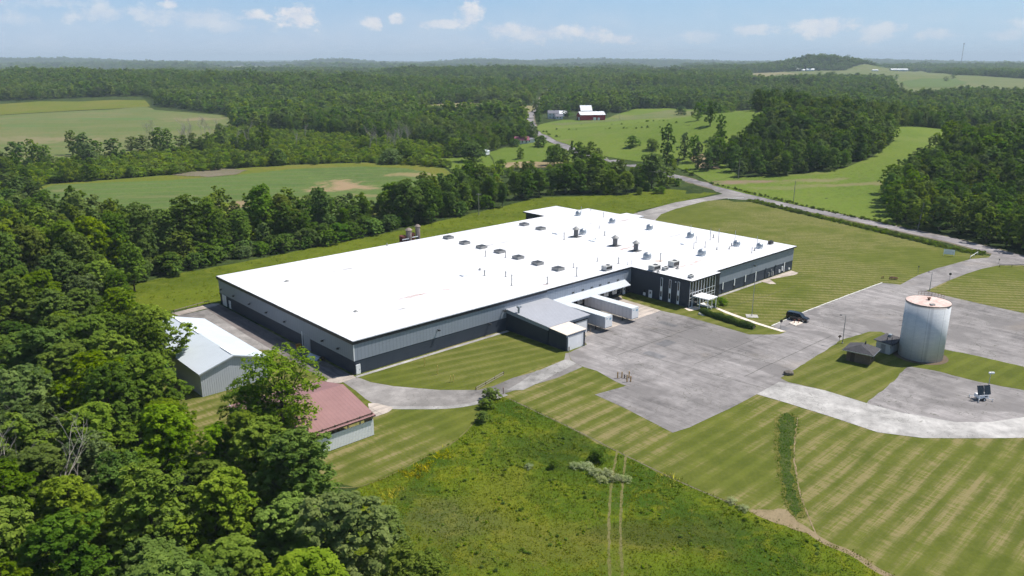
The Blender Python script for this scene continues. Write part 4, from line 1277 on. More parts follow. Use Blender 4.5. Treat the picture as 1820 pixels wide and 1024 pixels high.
def red_shed():
    s1, s0, t0, t1 = -12.2, -29.5, -26.2, -5.6
    tm = (t0 + t1) / 2
    ze, zr = 3.95, 6.35
    T = empty('storage_shed', 'open-sided storage shed with a faded red gable roof and white metal wall', 'shed', at((s0 + s1) / 2, tm), FA)
    hl = (s1 - s0) / 2; hw = (t1 - t0) / 2
    k = (zr - ze) / hw
    r = MB()
    for sg in (-1, 1):
        a = [(-hl - .3, sg * (hw + .35), ze - k * .35), (hl + .3, sg * (hw + .35), ze - k * .35), (hl + .3, 0, zr), (-hl - .3, 0, zr)]
        b = [(p[0], p[1], p[2] + .1) for p in a]
        if sg > 0: a = a[::-1]; b = b[::-1]
        r.hexa(a, b)
    r.build('roof', 'red_roof', T)
    w = MB()
    w.box(-hl, hl, -hw - .02, -hw + .06, .1, 3.0)
    w.box(hl - .08, hl, -hw + .1, -hw + 3, .1, 3.2)
    w.box(-hl, -hl + .08, -hw + .1, hw, .1, 4.3)
    w.build('wall', 'white_metal_ribbed', T)
    MB().box(-hl + .1, hl - .1, hw - 1.5, hw - 1.4, .0, 4.4).build('back_wall', 'wood_dark', T)
    for i in range(8):
        x = -hl + .15 + i * (2 * hl - .3) / 7
        for y in (-hw + .16, hw - .1):
            MB().box(x - .09, x + .09, y - .09, y + .09, 0, 4.45).build('post', 'wood_grey', T)
    m = MB()
    for i in range(8):
        x = -hl + .15 + i * (2 * hl - .3) / 7
        m.tube((x, -hw, ze - .15), (x, 0, zr - .15), .09, n=4).tube((x, hw, ze - .15), (x, 0, zr - .15), .09, n=4)
    m.box(-hl, hl, -hw - .03, -hw + .03, 4.2, 4.4)
    m.build('roof_frame', 'wood_dark', T)
    MB().box(-hl - .3, hl + .3, -hw - .42, -hw - .36, ze - k * .35 - .12, ze - k * .35 + .12).build('eave_trim', 'wood_dark', T)


plain('white_metal_ribbed', (.86, .88, .92), .45, .1, .4, .05, .2, rib=.3, ribdepth=.05)
red_shed()


# ---- trailers
def trailer(loc, rz, label, L=16.1):
    T = empty('semi_trailer', label, 'trailer', loc, rz, 'white box trailers backed to the dock')
    W = 2.6
    MB().box(-W / 2, W / 2, -L, 0, 1.2, 3.95).build('box_body', 'trailer_side', T, bevel=.04)
    MB().box(-W / 2 - .02, W / 2 + .02, -L - .02, .02, 3.955, 4.02).build('roof', 'trailer_top', T)
    MB().box(-W / 2 - .03, W / 2 + .03, -L - .03, .02, 1.08, 1.2).build('side_rail', 'galvanised', T)
    MB().box(-W / 2, W / 2, -L - .06, -L - .005, 1.25, 3.9).build('nose_panel', 'white_paint', T)
    MB().box(.25, .95, -L - .075, -L - .062, 3.0, 3.5).box(-.9, -.45, -L - .075, -L - .062, 3.35, 3.6).build('nose_emblem', 'blue_logo', T)
    MB().box(-.35, .35, -L + .9, -L + 1.5, 1.0, 1.08).build('coupling_plate', 'dark_metal', T)
    for sx in (-1, 1):
        g = MB().box(sx * 1.0 - .08, sx * 1.0 + .08, -L + 3.1, -L + 3.3, .15, 1.08).box(sx * 1.0 - .2, sx * 1.0 + .2, -L + 3.0, -L + 3.4, .04, .15)
        g.build('landing_leg', 'dark_metal', T)
        for y in (-2.0, -3.3):
            for xx in (sx * 1.12, sx * .78):
                w = MB()
                w.tube((xx - .13, y, .52), (xx + .13, y, .52), .52, n=20)
                wo = w.build('wheel', 'black_rubber', T)
                if xx == sx * 1.12:
                    MB().tube((xx + sx * .132, y, .52), (xx + sx * .16, y, .52), .26, n=14).build('rim', 'galvanised', wo)
    ax = MB()
    for y in (-2.0, -3.3):
        ax.tube((-1.0, y, .52), (1.0, y, .52), .08, n=8)
    ax.box(-.5, -.4, -4.2, -1.2, .6, 1.08).box(.4, .5, -4.2, -1.2, .6, 1.08)
    ax.build('axle', 'dark_metal', T)
    MB().box(-W / 2 + .1, W / 2 - .1, -.12, -.02, .5, .6).build('bumper_bar', 'galvanised', T)
    for sx in (-1, 1):
        MB().box(sx * .62 - .6, sx * .62 + .6, .005, .05, 1.25, 3.9).build('rear_door', 'white_paint', T)
    return T


trailer(at(70.8, -1.9), FA, 'white box trailer at the dock standing farther from the garage annex')
trailer(at(60.6, -1.9), FA, 'white box trailer at the dock standing next to the garage annex')


# ---- steel water tank
def tank():
    c = (92.0, 165.0)
    T = empty('water_tank', 'tall round pale grey water tank with a faded rusty pink top', 'tank', (c[0], c[1], 0), 0)
    R, H = 4.55, 12.9
    MB().lathe([(R, .1), (R, H), ], 96).build('shell', 'tank_shell', T, smooth=False)
    for p in T.children[0].data.polygons:
        p.use_smooth = len(p.vertices) == 4
    MB().lathe([(R + .02, H - .02), (R - .35, H + .06), (R * .5, H + .22), (.0, H + .3)], 96).build('roof', 'tank_roof', T)
    rim = MB()
    rim.lathe([(R + .07, H - .14), (R + .07, H + .02), (R + .02, H + .07), (R - .02, H - .1)], 96)
    rim.build('rim', 'silo_grey', T)
    MB().tube((0, 0, H + .28), (0, 0, H + .75), .25, n=10).tube((0, 0, H + .75), (0, 0, H + .85), .4, n=10).build('roof_vent', 'rust_brown', T)
    MB().box(-1.3, -.4, -3.6, -2.8, H + .08, H + .35).build('hatch', 'galvanised_dull', T)
    rl = MB()
    pts = []
    for k in range(9):
        a = math.radians(20 + k * 9)
        p = (math.cos(a) * (R - .15), math.sin(a) * (R - .15))
        rl.tube((p[0], p[1], H), (p[0], p[1], H + 1.0), .035, n=6)
        pts.append(p)
    for z in (.55, 1.0):
        for a, b in zip(pts[:-1], pts[1:]):
            rl.tube((a[0], a[1], H + z), (b[0], b[1], H + z), .03, n=6)
    rl.build('guard_rail', 'rust_brown', T)
    ld = MB()
    a = math.radians(58)
    cx, cy = math.cos(a) * (R + .2), math.sin(a) * (R + .2)
    tx, ty = -math.sin(a) * .25, math.cos(a) * .25
    ld.tube((cx + tx, cy + ty, .2), (cx + tx, cy + ty, H + .9), .03, n=5).tube((cx - tx, cy - ty, .2), (cx - tx, cy - ty, H + .9), .03, n=5)
    for k in range(40):
        ld.tube((cx + tx, cy + ty, .4 + k * .33), (cx - tx, cy - ty, .4 + k * .33), .02, n=4)
    ld.build('ladder', 'galvanised_dull', T)
    br = MB()
    for z in (8.0, 9.1, 6.9):
        br.tube((-R + .03, .9, z), (-R - .7, 1.2, z + .02), .04, n=5)
    br.build('bracket', 'dark_metal', T)
    MB().lathe([(R + 1.1, 0), (R + 1.1, .07), (0, .08)], 64).build('footing', 'brick_brown', T)


tank()


# ---- two small service buildings beside the tank
def hip_hut():
    P0 = np.array([72.6, 162.4]); P1 = np.array([77.7, 158.3]); P2 = np.array([82.1, 162.2])
    c = (P0 + P2) / 2
    ang = math.atan2(*(P1 - P0)[::-1])
    L = np.hypot(*(P1 - P0)); W = np.hypot(*(P2 - P1))
    T = empty('pump_house', 'small brown brick pump house with a dark hipped shingle roof', 'hut', (c[0], c[1], 0), ang)
    l, w = L / 2, W / 2
    MB().box(-l + .8, l - .8, -w + .8, w - .8, 0, 2.6).build('wall', 'brick_brown', T)
    r = MB()
    rl = .9
    r.add([(-l, -w, 2.62), (l, -w, 2.62), (l, w, 2.62), (-l, w, 2.62), (0, -rl, 3.95), (0, rl, 3.95), (-l, -w, 2.5), (l, -w, 2.5), (l, w, 2.5), (-l, w, 2.5)],
          [(0, 1, 4), (1, 2, 5, 4), (2, 3, 5), (3, 0, 4, 5), (6, 7, 1, 0), (7, 8, 2, 1), (8, 9, 3, 2), (9, 6, 0, 3), (9, 8, 7, 6)])
    R = r.build('roof', 'shingle', T)
    MB().tube((0, 0, 3.98), (l, -w, 2.66), .06, n=5).tube((0, -.3, 3.98), (-l, -w, 2.66), .05, n=5).build('hip_cap', 'shingle_light', R)
    MB().tube((.5, .6, 3.6), (.5, .6, 4.4), .14, n=8).build('vent_pipe', 'dark_metal', R)
    MB().box(-1.6, -.7, -w + .74, -w + .797, .05, 2.1).build('door', 'wood_dark', T)
    MB().box(l - .797, l - .74, -.6, .6, 1.0, 1.9).build('window', 'window_glass', T)
    MB().box(-l - .02, l + .02, -w - .05, -w - .002, 2.48, 2.66).box(l + .002, l + .05, -w, w, 2.48, 2.66).build('fascia', 'galvanised', T)


hip_hut()


def flat_hut():
    T = empty('utility_hut', 'small white block utility hut with a low dark roof against the tank', 'hut', (86.3, 168.5, 0), math.radians(40))
    MB().box(-2.7, 2.7, -1.6, 1.6, 0, 2.5).build('wall', 'offwhite_block', T)
    MB().hexa([(-3.2, -2.1, 2.52), (3.2, -2.1, 2.52), (3.2, 2.1, 2.75), (-3.2, 2.1, 2.75)], [(-3.2, -2.1, 2.66), (3.2, -2.1, 2.66), (3.2, 2.1, 2.9), (-3.2, 2.1, 2.9)]).build('roof', 'shingle', T)
    MB().box(-2.76, -2.702, -.6, .5, .05, 2.1).build('door', 'galvanised_dull', T)
    for k in (0, 1, 2, 3):
        MB().box(-1.9 + k * .9, -1.3 + k * .9, -1.66, -1.602, 1.9, 2.15).build('vent', 'dark_metal', T)
    MB().box(1.2, 2.0, .2, .9, 2.75, 3.4).build('roof_cowl', 'galvanised', T)
    MB().tube((-1.0, .0, 2.7), (-1.0, 0, 3.4), .09, n=8).tube((-2.6, -1.7, 1.6), (-2.6, -1.7, 4.2), .06, n=6).build('vent_pipe', 'dark_metal', T)


flat_hut()


# ---- black utility vehicle with a cargo cap
def suv():
    c = G(1419, 569)
    T = empty('black_van', 'shiny black long-roofed van parked beside the kerb', 'van', (73.2, 190.2, 0), math.radians(-42))
    # sections along x: (x, half width bottom, half width belt, half width top, z bottom, z belt, z top)
    sec = [(-2.72, .86, .88, .80, .55, 1.15, 1.80), (-2.62, .94, .96, .84, .40, 1.15, 1.98), (-1.2, .97, .99, .86, .36, 1.15, 2.06), (.35, .97, .99, .85, .36, 1.14, 2.04), (.62, .97, .99, .84, .36, 1.13, 1.98),
           (1.42, .97, .98, .90, .36, 1.12, 1.20), (2.35, .95, .95, .86, .38, .98, 1.10), (2.66, .90, .90, .80, .42, .85, .98), (2.76, .84, .84, .76, .5, .75, .84)]
    m = MB()
    vs = []
    for (x, a, b_, t, z0, z1, z2) in sec:
        vs += [(x, -a, z0), (x, -b_, z1), (x, -t, z2), (x, t, z2), (x, b_, z1), (x, a, z0)]
    fs = []
    for i in range(len(sec) - 1):
        for k in range(6):
            fs.append((i * 6 + k, i * 6 + (k + 1) % 6, (i + 1) * 6 + (k + 1) % 6, (i + 1) * 6 + k)[::-1])
    fs.append(tuple(range(6))); n = (len(sec) - 1) * 6
    fs.append(tuple(range(n + 5, n - 1, -1)))
    m.add(vs, fs)
    m.build('body', 'black_paint', T, bevel=.05)
    g = MB()
    for sy in (-1, 1):
        for (x0, x1) in ((-2.45, -1.35), (-1.25, -.35), (-.25, .62)):
            y0, y1 = sy * (.985), sy * (.875)
            p = [(x0, sy * .99, 1.22), (x1, sy * .99, 1.22), (x1, sy * .885, 1.86), (x0, sy * .885, 1.86)]
            q = [(a, b_ + sy * .025, c_) for a, b_, c_ in p]
            g.add(p + q, [(4, 5, 6, 7), (0, 1, 5, 4), (1, 2, 6, 5), (2, 3, 7, 6), (3, 0, 4, 7)])
    g.build('side_window', 'car_glass', T)
    MB().add([(.70, -.80, 1.94), (.70, .80, 1.94), (1.40, .86, 1.26), (1.40, -.86, 1.26), (.72, -.80, 1.97), (.72, .80, 1.97), (1.43, .86, 1.29), (1.43, -.86, 1.29)], [(4, 5, 6, 7)[::-1], (0, 1, 5, 4), (1, 2, 6, 5), (2, 3, 7, 6), (3, 0, 4, 7)]).build('windscreen', 'car_glass', T)
    MB().box(-2.78, -2.73, -.7, .7, 1.25, 1.72).build('rear_window', 'car_glass', T)
    for sx in (-1.75, 1.78):
        for sy in (-1, 1):
            w = MB().tube((sx, sy * .74, .38), (sx, sy * 1.0, .38), .38, n=22).build('wheel', 'black_rubber', T)
            MB().tube((sx, sy * 1.002, .38), (sx, sy * 1.03, .38), .22, n=14).build('rim', 'galvanised', w)
    for sy in (-1, 1):
        MB().box(2.62, 2.79, sy * .66 - .17, sy * .66 + .17, .68, .84).build('headlight', 'chrome', T)
        MB().box(-2.79, -2.71, sy * .8 - .08, sy * .8 + .08, .95, 1.4).build('tail_light', 'barn_red', T)
        MB().box(.75, .95, sy * 1.12 - .13, sy * 1.12 + .13, 1.14, 1.36).build('mirror', 'black_paint', T)
    MB().box(2.70, 2.80, -.45, .45, .62, .80).build('grille', 'chrome', T)
    MB().box(2.66, 2.86, -.85, .85, .42, .58).build('bumper', 'chrome', T)
    MB().box(-2.86, -2.68, -.88, .88, .45, .6).build('bumper', 'dark_metal', T)


suv()


# ---- solar light tower
def light_tower():
    T = empty('solar_light_tower', 'white towable light tower with two black solar panels and a raised mast', 'light tower', (92.1, 141.3, 0), math.radians(8))
    MB().box(-1.1, 1.0, -.7, .7, .5, 1.25).build('cabinet', 'white_paint', T, bevel=.04)
    MB().box(.1, .7, -.72, -.702, .85, 1.05).build('cabinet_vent', 'dark_metal', T)
    for sx in (-.72, .72):
        p = MB().hexa([(sx - .66, -.66, 1.30), (sx + .66, -.66, 1.30), (sx + .66, -.60, 1.28), (sx - .66, -.60, 1.28)], [(sx - .66, -.02, 3.05), (sx + .66, -.02, 3.05), (sx + .66, .04, 3.03), (sx - .66, .04, 3.03)]).build('solar_panel', 'solar_black', T)
    MB().box(-.04, .04, -.3, -.2, 1.25, 2.9).build('panel_post', 'galvanised', T)
    m = MB().tube((1.25, .2, .5), (1.25, .2, 3.2), .09, n=8).tube((1.25, .2, 3.2), (1.25, .2, 5.6), .06, n=8)
    m.build('mast', 'galvanised', T)
    h = MB().box(.85, 1.65, .1, .3, 5.6, 5.68).build('lamp_bar', 'white_metal', T)
    for x in (.85, 1.3, 1.65):
        MB().hexa([(x - .17, -.15, 5.4), (x + .17, -.15, 5.4), (x + .17, .12, 5.45), (x - .17, .12, 5.45)], [(x - .17, -.12, 5.72), (x + .17, -.12, 5.72), (x + .17, .12, 5.72), (x - .17, .12, 5.72)]).build('lamp_head', 'white_paint', h)
    for sy in (-1, 1):
        w = MB().tube((-.05, sy * .72, .34), (-.05, sy * .95, .34), .34, n=18).build('wheel', 'black_rubber', T)
        MB().tube((-.05, sy * .952, .34), (-.05, sy * .98, .34), .16, n=10).build('rim', 'white_metal', w)
    for (x, y) in ((-1.6, -1.3), (-1.6, 1.3), (1.4, -1.3), (1.4, 1.3)):
        MB().tube((x * .6, y * .5, .5), (x, y, .45), .05, n=6).tube((x, y, .03), (x, y, .7), .05, n=6).box(x - .15, x + .15, y - .15, y + .15, .0, .04).build('outrigger', 'white_metal', T)
    MB().tube((-1.1, 0, .5), (-2.5, 0, .42), .06, n=6).tube((-2.2, 0, .02), (-2.2, 0, .6), .05, n=6).build('drawbar', 'dark_metal', T)


light_tower()


# ---- street furniture
def lamp_post(loc, h, arm, label, az):
    T = empty('lamp_post', label, 'lamp post', loc, az)
    MB().lathe([(.2, 0), (.2, .25), (.1, .3), (.06, h)], 10).build('pole', 'galvanised_dull', T)
    MB().tube((0, 0, h - .05), (-arm, 0, h + .12), .04, n=6).build('arm', 'galvanised_dull', T)
    MB().hexa([(-arm - .5, -.16, h + .02), (-arm, -.16, h + .02), (-arm, .16, h + .02), (-arm - .5, .16, h + .02)], [(-arm - .45, -.12, h + .2), (-arm, -.12, h + .2), (-arm, .12, h + .2), (-arm - .45, .12, h + .2)]).build('lamp_head', 'dark_metal', T)


lamp_post(G(1652, 517), 5.6, .9, 'slim lamp post where the drive leaves the parking lot', math.radians(10))
lamp_post(G(1497, 612), 7.0, 1.0, 'slim lamp post behind the pump house beside the sign', math.radians(5))

T = empty('flagpole', 'bare pale flagpole on a square pad in the front lawn', 'flagpole', (62.4, 193.4, 0))
MB().lathe([(.1, .1), (.05, 11.2), (.0, 11.25)], 10).build('pole', 'galvanised', T)
MB().lathe([(0, 11.2), (.11, 11.3), (.0, 11.42)], 10).build('finial', 'galvanised', T)
MB().prism([(-1.7, -1.2), (1.3, -1.6), (1.7, .9), (-1.2, 1.5)], .0, .1).build('base_pad', 'concrete_plain', T)


def post_sign(loc, rz, h, w, hh, label, face, posts=1, shape='box', cat='sign', name='road_sign', pm='galvanised_dull', zb=None):
    T = empty(name, label, cat, loc, rz)
    if posts == 1:
        MB().tube((0, .06, 0), (0, .06, h), .05, n=6).build('post', pm, T)
    else:
        for sx in (-1, 1):
            MB().box(sx * w * .45 - .05, sx * w * .45 + .05, .03, .13, 0, h).build('post', pm, T)
    zb = h - hh if zb is None else zb
    if shape == 'box':
        MB().box(-w / 2, w / 2, -.03, .025, zb, zb + hh).build('panel', face, T)
    else:
        n = 8 if shape == 'oct' else 4
        vs = []
        for k in range(n):
            a = 2 * math.pi * k / n + (math.pi / n if n == 8 else 0)
            vs.append((math.cos(a) * w / 2, math.sin(a) * w / 2 + zb + hh / 2))
        m = MB().add([(a, -.02, b) for a, b in vs] + [(a, .0, b) for a, b in vs], [tuple(range(n)), tuple(range(2 * n - 1, n - 1, -1))] + [(k, (k + 1) % n, n + (k + 1) % n, n + k)[::-1] for k in range(n)])
        m.build('panel', face, T)
    return T


post_sign(G(1387, 589.5), math.radians(20), 2.6, .9, .9, 'dark-backed octagonal sign at the end of the foot path', 'dark_metal', 1, 'oct')
post_sign(G(1687, 501), math.radians(-20), 2.6, .8, .8, 'dark-backed sign on the outer side of the curved drive', 'dark_metal', 1, 'oct')
post_sign(G(1631, 489), math.radians(10), 2.6, .55, .5, 'thin dark sign post on the lawn side of the curved drive', 'dark_metal', 1, 'dia')
post_sign(G(1491, 612), math.radians(-10), 2.2, .85, .85, 'diamond orange-backed sign on a post beside the pump house', 'rust_brown', 1, 'dia')
post_sign(G(1686, 456), math.radians(-25), 2.3, 3.4, 1.7, 'wide blank white sign board on two posts near the road', 'white_paint', 2, 'box', 'sign', 'sign_board', 'white_paint')
post_sign(G(1775, 470), math.radians(-10), 1.6, .35, .4, 'small dark marker post at the head of the guard rail', 'dark_metal', 1, 'box', 'post', 'marker_post')
post_sign(G(1724, 461), math.radians(10), 2.2, .3, .3, 'dark wooden marker post beside the white gate arm', 'dark_metal', 1, 'box', 'post', 'marker_post')


def gate_arm(a, b, label, z=.9, mat='white_paint', name='gate_arm', cat='gate', rails=1):
    T = empty(name, label, cat, (a[0], a[1], 0))
    dx, dy = b[0] - a[0], b[1] - a[1]
    m = MB()
    for k in range(rails):
        m.tube((0, 0, z - k * .45), (dx, dy, z - k * .45 + .1 * (rails == 1)), .09, n=6)
    m.build('rail', mat, T)
    n = max(2, int(math.hypot(dx, dy) / 3) + 1)
    for k in range(n):
        f = k / (n - 1)
        MB().tube((dx * f, dy * f, 0), (dx * f, dy * f, z + .15), .08, n=6).build('post', 'wood_dark' if mat != 'white_paint' else 'white_paint', T)


gate_arm(G(1724, 461), G(1737, 455), 'white gate arm beside the entrance drive')
gate_arm(G(1776, 475), G(1820, 475.5), 'long dark guard rail at the mouth of the entrance drive', .7, 'dark_metal', 'guard_rail', 'guard rail')
gate_arm(G(1294, 355.5), G(1322, 354), 'low white beam barrier closing the back drive at the road', .5, 'white_paint', 'barrier_beam', 'barrier')
gate_arm(G(846, 696), G(895, 671.5), 'fallen grey two-rail fence lying beside the driveway', .55, 'wood_grey', 'rail_fence', 'fence', 2)
gate_arm(G(310, 558), G(372, 541), 'row of thin pale wire fence posts behind the grey barn', .8, 'wood_grey', 'wire_fence', 'fence')

# yellow posts
for k, (zx, zy) in enumerate(((778, 655), (808, 640), (858, 643), (826, 660), (843, 682), (870, 667))):
    g = G(900 + zx / 3.939, 510 + zy / 3.939)
    t = empty('bollard', ['rusty yellow bollard, leftmost of the cluster on the lot edge', 'rusty yellow bollard, back left of the cluster on the lot edge', 'rusty yellow bollard, back right of the cluster on the lot edge',
                          'short dark bollard in the middle of the cluster on the lot edge', 'stout yellow bollard, nearest of the cluster on the lot edge', 'rusty yellow bollard, rightmost of the cluster on the lot edge'][k], 'bollard', g, 0, 'bollards on the edge of the lot')
    h = [1.35, 1.35, 1.45, .8, 1.6, 1.2][k]
    MB().lathe([(.11, 0), (.11, h), (.07, h + .06), (0, h + .08)], 12).build('shaft', 'yellow_paint' if k != 3 else 'dark_metal', t)
    MB().lathe([(.13, 0), (.13, .12), (.112, .13)], 12).build('collar', 'rust_brown', t)
for k, (ix, iy, h, lb) in enumerate(((755, 654, 2.2, 'yellow pipe post on the grass nearest the factory corner'), (778, 669, 1.9, 'yellow pipe post in the grass, middle of three'), (806, 681, 1.5, 'yellow pipe post in the grass nearest the driveway'),
                                    (801, 681, 1.3, 'shorter yellow pipe post beside its twin near the driveway'))):
    t = empty('pipe_post', lb, 'pipe post', G(ix, iy), 0, 'yellow pipe posts on the grass')
    MB().tube((0, 0, 0), (0, 0, h), .07, n=8).build('pipe', 'pale_yellow', t)
    MB().tube((0, 0, h), (0, 0, h + .08), .11, n=8).build('cap', 'pale_yellow', t)
for (s, t_, lb) in ((43.6, -20.9, 'pale bollard at the left jamb of the front garage door'), (48.9, -20.9, 'tan bollard at the right jamb of the front garage door'), (50.6, -15.6, 'dark bollard between the two garage doors'), (57.0, -15.4, 'tan bollard at the corner of the rear garage door')):
    q = empty('bollard', lb, 'bollard', at(s, t_), 0, 'bollards at the garage doors')
    MB().lathe([(.12, 0), (.12, 1.1), (0, 1.2)], 10).build('shaft', 'rust_brown' if 'dark' in lb else 'wood_grey', q)
    MB().lathe([(.14, 0), (.14, .12), (.12, .13)], 10).build('collar', 'concrete_plain', q)
t = empty('marker_post', 'red-brown marker post beside the bush on the driveway edge', 'post', G(894.5, 701))
MB().box(-.07, .07, -.07, .07, 0, 1.35).build('post', 'rust_red', t)
MB().box(-.1, .1, -.1, .1, 1.35, 1.42).build('cap', 'rust_red', t)

# fuel pad with two posts beside the van
T = empty('concrete_island', 'pale concrete pad with two rusty posts beside the van', 'concrete pad', (0, 0, 0))
pad = GP([(1402, 579), (1414, 582.3), (1427, 577), (1414, 573.5)])
MB().prism(pad, .045, .2).build('slab', 'pale_roof', T)
for (ix, iy) in ((1411, 579), (1419, 577)):
    g = G(ix, iy)
    MB().tube((g[0], g[1], .2), (g[0], g[1], 1.1), .09, n=8).box(g[0] - .16, g[0] + .16, g[1] - .12, g[1] + .12, .8, 1.1).build('post', 'rust_red', T)

# kerb along the lawn
KR = GP([(1371, 583.5), (1425, 558.5), (1500, 529.5), (1568, 503.5)])
T = empty('parking_kerb', 'long line of white kerb stones between lawn and lot', 'kerb', (0, 0, 0))
kb = MB()
for a, b in zip(KR[:-1], KR[1:]):
    L = math.hypot(b[0] - a[0], b[1] - a[1]); n = int(L / 3)
    for k in range(n):
        f0, f1 = k / n, (k + .93) / n
        if random.random() < .06: continue
        p = (a[0] + (b[0] - a[0]) * f0, a[1] + (b[1] - a[1]) * f0); q = (a[0] + (b[0] - a[0]) * f1, a[1] + (b[1] - a[1]) * f1)
        nx, ny = -(q[1] - p[1]) / L * n * .16, (q[0] - p[0]) / L * n * .16
        j = random.uniform(-.06, .06)
        kb.prism([(p[0] - nx, p[1] - ny + j), (q[0] - nx, q[1] - ny + j), (q[0] + nx, q[1] + ny + j), (p[0] + nx, p[1] + ny + j)], .03, .2)
kb.build('kerb_stones', 'kerb_white', T)

# rusty equipment in the lawn
T = empty('rusty_frame', 'low rusty red frame standing in the lawn beside the drive', 'scrap frame', G(1583, 499.5), math.radians(-15))
m = MB()
for x in (-2.6, -2.2, -.4, .2, 1.0, 1.7): m.box(x - .07, x + .07, -.07, .07, 0, .9 + .2 * math.sin(x * 3))
m.box(-2.6, -2.1, -.05, .05, .6, .7).box(-.4, 1.8, -.5, .5, .45, .55)
m.build('frame', 'rust_red', T)
MB().box(-.3, 1.6, -.3, .3, .56, .75).build('deck', 'rust_brown', T)

# boulder
bm = bmesh.new(); bmesh.ops.create_icosphere(bm, subdivisions=3, radius=1)
for v in bm.verts:
    nz = Vector((math.sin(v.co.x * 3.1 + v.co.z), math.cos(v.co.y * 2.7), math.sin(v.co.z * 4 + 1))) * .12
    v.co += nz * v.co.length
    v.co.x *= 1.05; v.co.y *= .75; v.co.z = max(-.1, v.co.z * .75 + .2)
me = bpy.data.meshes.new('boulder'); bm.to_mesh(me); bm.free(); me.materials.append(MATS['rock'])
o = bpy.data.objects.new('boulder', me); COL.objects.link(o); g = G(1401, 671); o.location = (g[0], g[1], .1)
tag(o, 'brown boulder on the grass corner between lot and service road', 'boulder')

# rusty dust collectors behind the hall
T = empty('dust_collector', 'cluster of rusty stacks and drums behind the far side of the roof', 'dust collector', at(66, 72.5), FA)
for (x, y, r, h, cap, mt) in ((-2.6, .5, 1.1, 8.9, 0, 'rust_red'), (-.6, -.2, .95, 10.3, 1, 'silo_grey'), (1.3, .8, 1.0, 9.2, 0, 'rust_red'), (3.2, .1, .8, 10.9, 1, 'silo_grey')):
    m = MB().lathe([(r * .55, 0), (r * .55, 5.2), (r, 6.6), (r, h - .4), (r * 1.02, h)], 18, x, y)
    if cap: m.lathe([(r * .5, h), (r * .5, h + .3), (r * 1.35, h + .3), (r * .6, h + .9), (0, h + 1.1)], 18, x, y)
    else: m.lathe([(r * 1.02, h), (0, h + .15)], 18, x, y)
    m.build('drum', mt, T)
MB().box(-3.8, -1.2, -1.1, -.9, 7.8, 8.05).box(.2, 2.6, -1.0, -.8, 8.0, 8.25).box(-3.7, 4, -1.0, -.85, 3, 3.2).build('walkway', 'white_metal', T)

# scrap beside the loading door
T = empty('metal_sheet', 'bent pale metal sheet lying in the yard by the wall', 'scrap sheet', at(-1.7, 14.6), FA + .5)
MB().add([(-1.1, -1.5, .05), (0, -1.5, .35), (1.0, -1.5, .15), (-1.1, 1.5, .1), (0, 1.5, .6), (1.0, 1.5, .9), (-1.1, -1.5, .01), (0, -1.5, .31), (1.0, -1.5, .11), (-1.1, 1.5, .06), (0, 1.5, .56), (1.0, 1.5, .86)],
         [(0, 1, 4, 3), (1, 2, 5, 4), (9, 10, 7, 6), (10, 11, 8, 7), (0, 6, 7, 1), (1, 7, 8, 2), (3, 4, 10, 9), (4, 5, 11, 10), (0, 3, 9, 6), (2, 8, 11, 5)]).build('sheet', 'barn_roof', T)
T = empty('pallet_stack', 'jumbled pile of grey pallets and timber at the dark wall', 'pallets', at(-1.6, 9.2), FA)
for k in range(4):
    m = MB()
    a = random.uniform(-.6, .6)
    cs, sn = math.cos(a), math.sin(a)
    for j in range(6):
        y = -.55 + j * .22
        pts = [(-.6, y), (.6, y), (.6, y + .12), (-.6, y + .12)]
        m.prism([(p[0] * cs - p[1] * sn, p[0] * sn + p[1] * cs) for p in pts], .12, .15)
    for x in (-.55, 0, .47):
        pts = [(x, -.55), (x + .08, -.55), (x + .08, .67), (x, .67)]
        m.prism([(p[0] * cs - p[1] * sn, p[0] * sn + p[1] * cs) for p in pts], 0, .118)
    m.build('pallet', 'wood_grey', T, (random.uniform(-.3, .3), -1.6 + k * 1.15, .02 + .1 * (k % 2)))
o = MB().box(-.5, .5, -.4, .4, 0, .9).box(-.55, .55, -.45, -.38, .7, .95).box(-.55, .55, .38, .45, .7, .95).build('crate', 'yellow_paint', None, at(-.9, 22.9, .05), FA)
tag(o, 'tan wooden crate beside the loading door in the yard', 'crate')
o = MB().box(-.45, .45, -.4, .4, 0, .8).box(-.5, .5, -.45, .45, .8, .86).build('crate', 'wood_dark', None, at(-1.0, 11.9, .05), FA)
tag(o, 'dark brown crate between the bent sheet and the pallets', 'crate')


# ---- utility poles
def utility_pole(loc, h, label, arm=0, lean=0, rz=0):
    T = empty('utility_pole', label, 'utility pole', loc, rz)
    MB().tube((0, 0, -.3), (lean, 0, h), .17, .11, n=8).build('pole', 'wood_pole', T)
    if arm:
        MB().box(-arm + lean, arm + lean, -.2, -.09, h - .7, h - .55).build('crossarm', 'wood_grey', T)
        m = MB()
        for x in (-arm * .9, -arm * .3, arm * .3, arm * .9):
            m.lathe([(.06, h - .55), (.09, h - .4), (.05, h - .3), (0, h - .28)], 8, x + lean, -.15)
        m.build('insulator', 'white_paint', T)


plain('wood_pole', (.33, .30, .26), .9, 0, .2, .15, 1)
utility_pole(G(1631, 408), 10.6, 'leaning grey pole before the dark wood on the right', 0, 1.0)
utility_pole(G(851, 383), 9.6, 'pole with a short crossarm among the trees behind the hall', 1.0)
utility_pole(G(1410, 360), 10, 'faint pale pole in the green pasture beyond the road', 0)
utility_pole(G(1101, 215), 15, 'tall pole with crossarm beside the red barn', 2.2)
utility_pole(G(937, 214), 14, 'thin roadside pole left of the white farmhouse', 1.2)
utility_pole(G(1795, 234), 15, 'left pole of the pair before the far wood at the right edge', 0)
utility_pole(G(1806, 234), 15, 'right pole of the pair before the far wood at the right edge', 0)
utility_pole(G(1312, 320), 11, 'slim pole at the roadside below the sandy bank', 0)

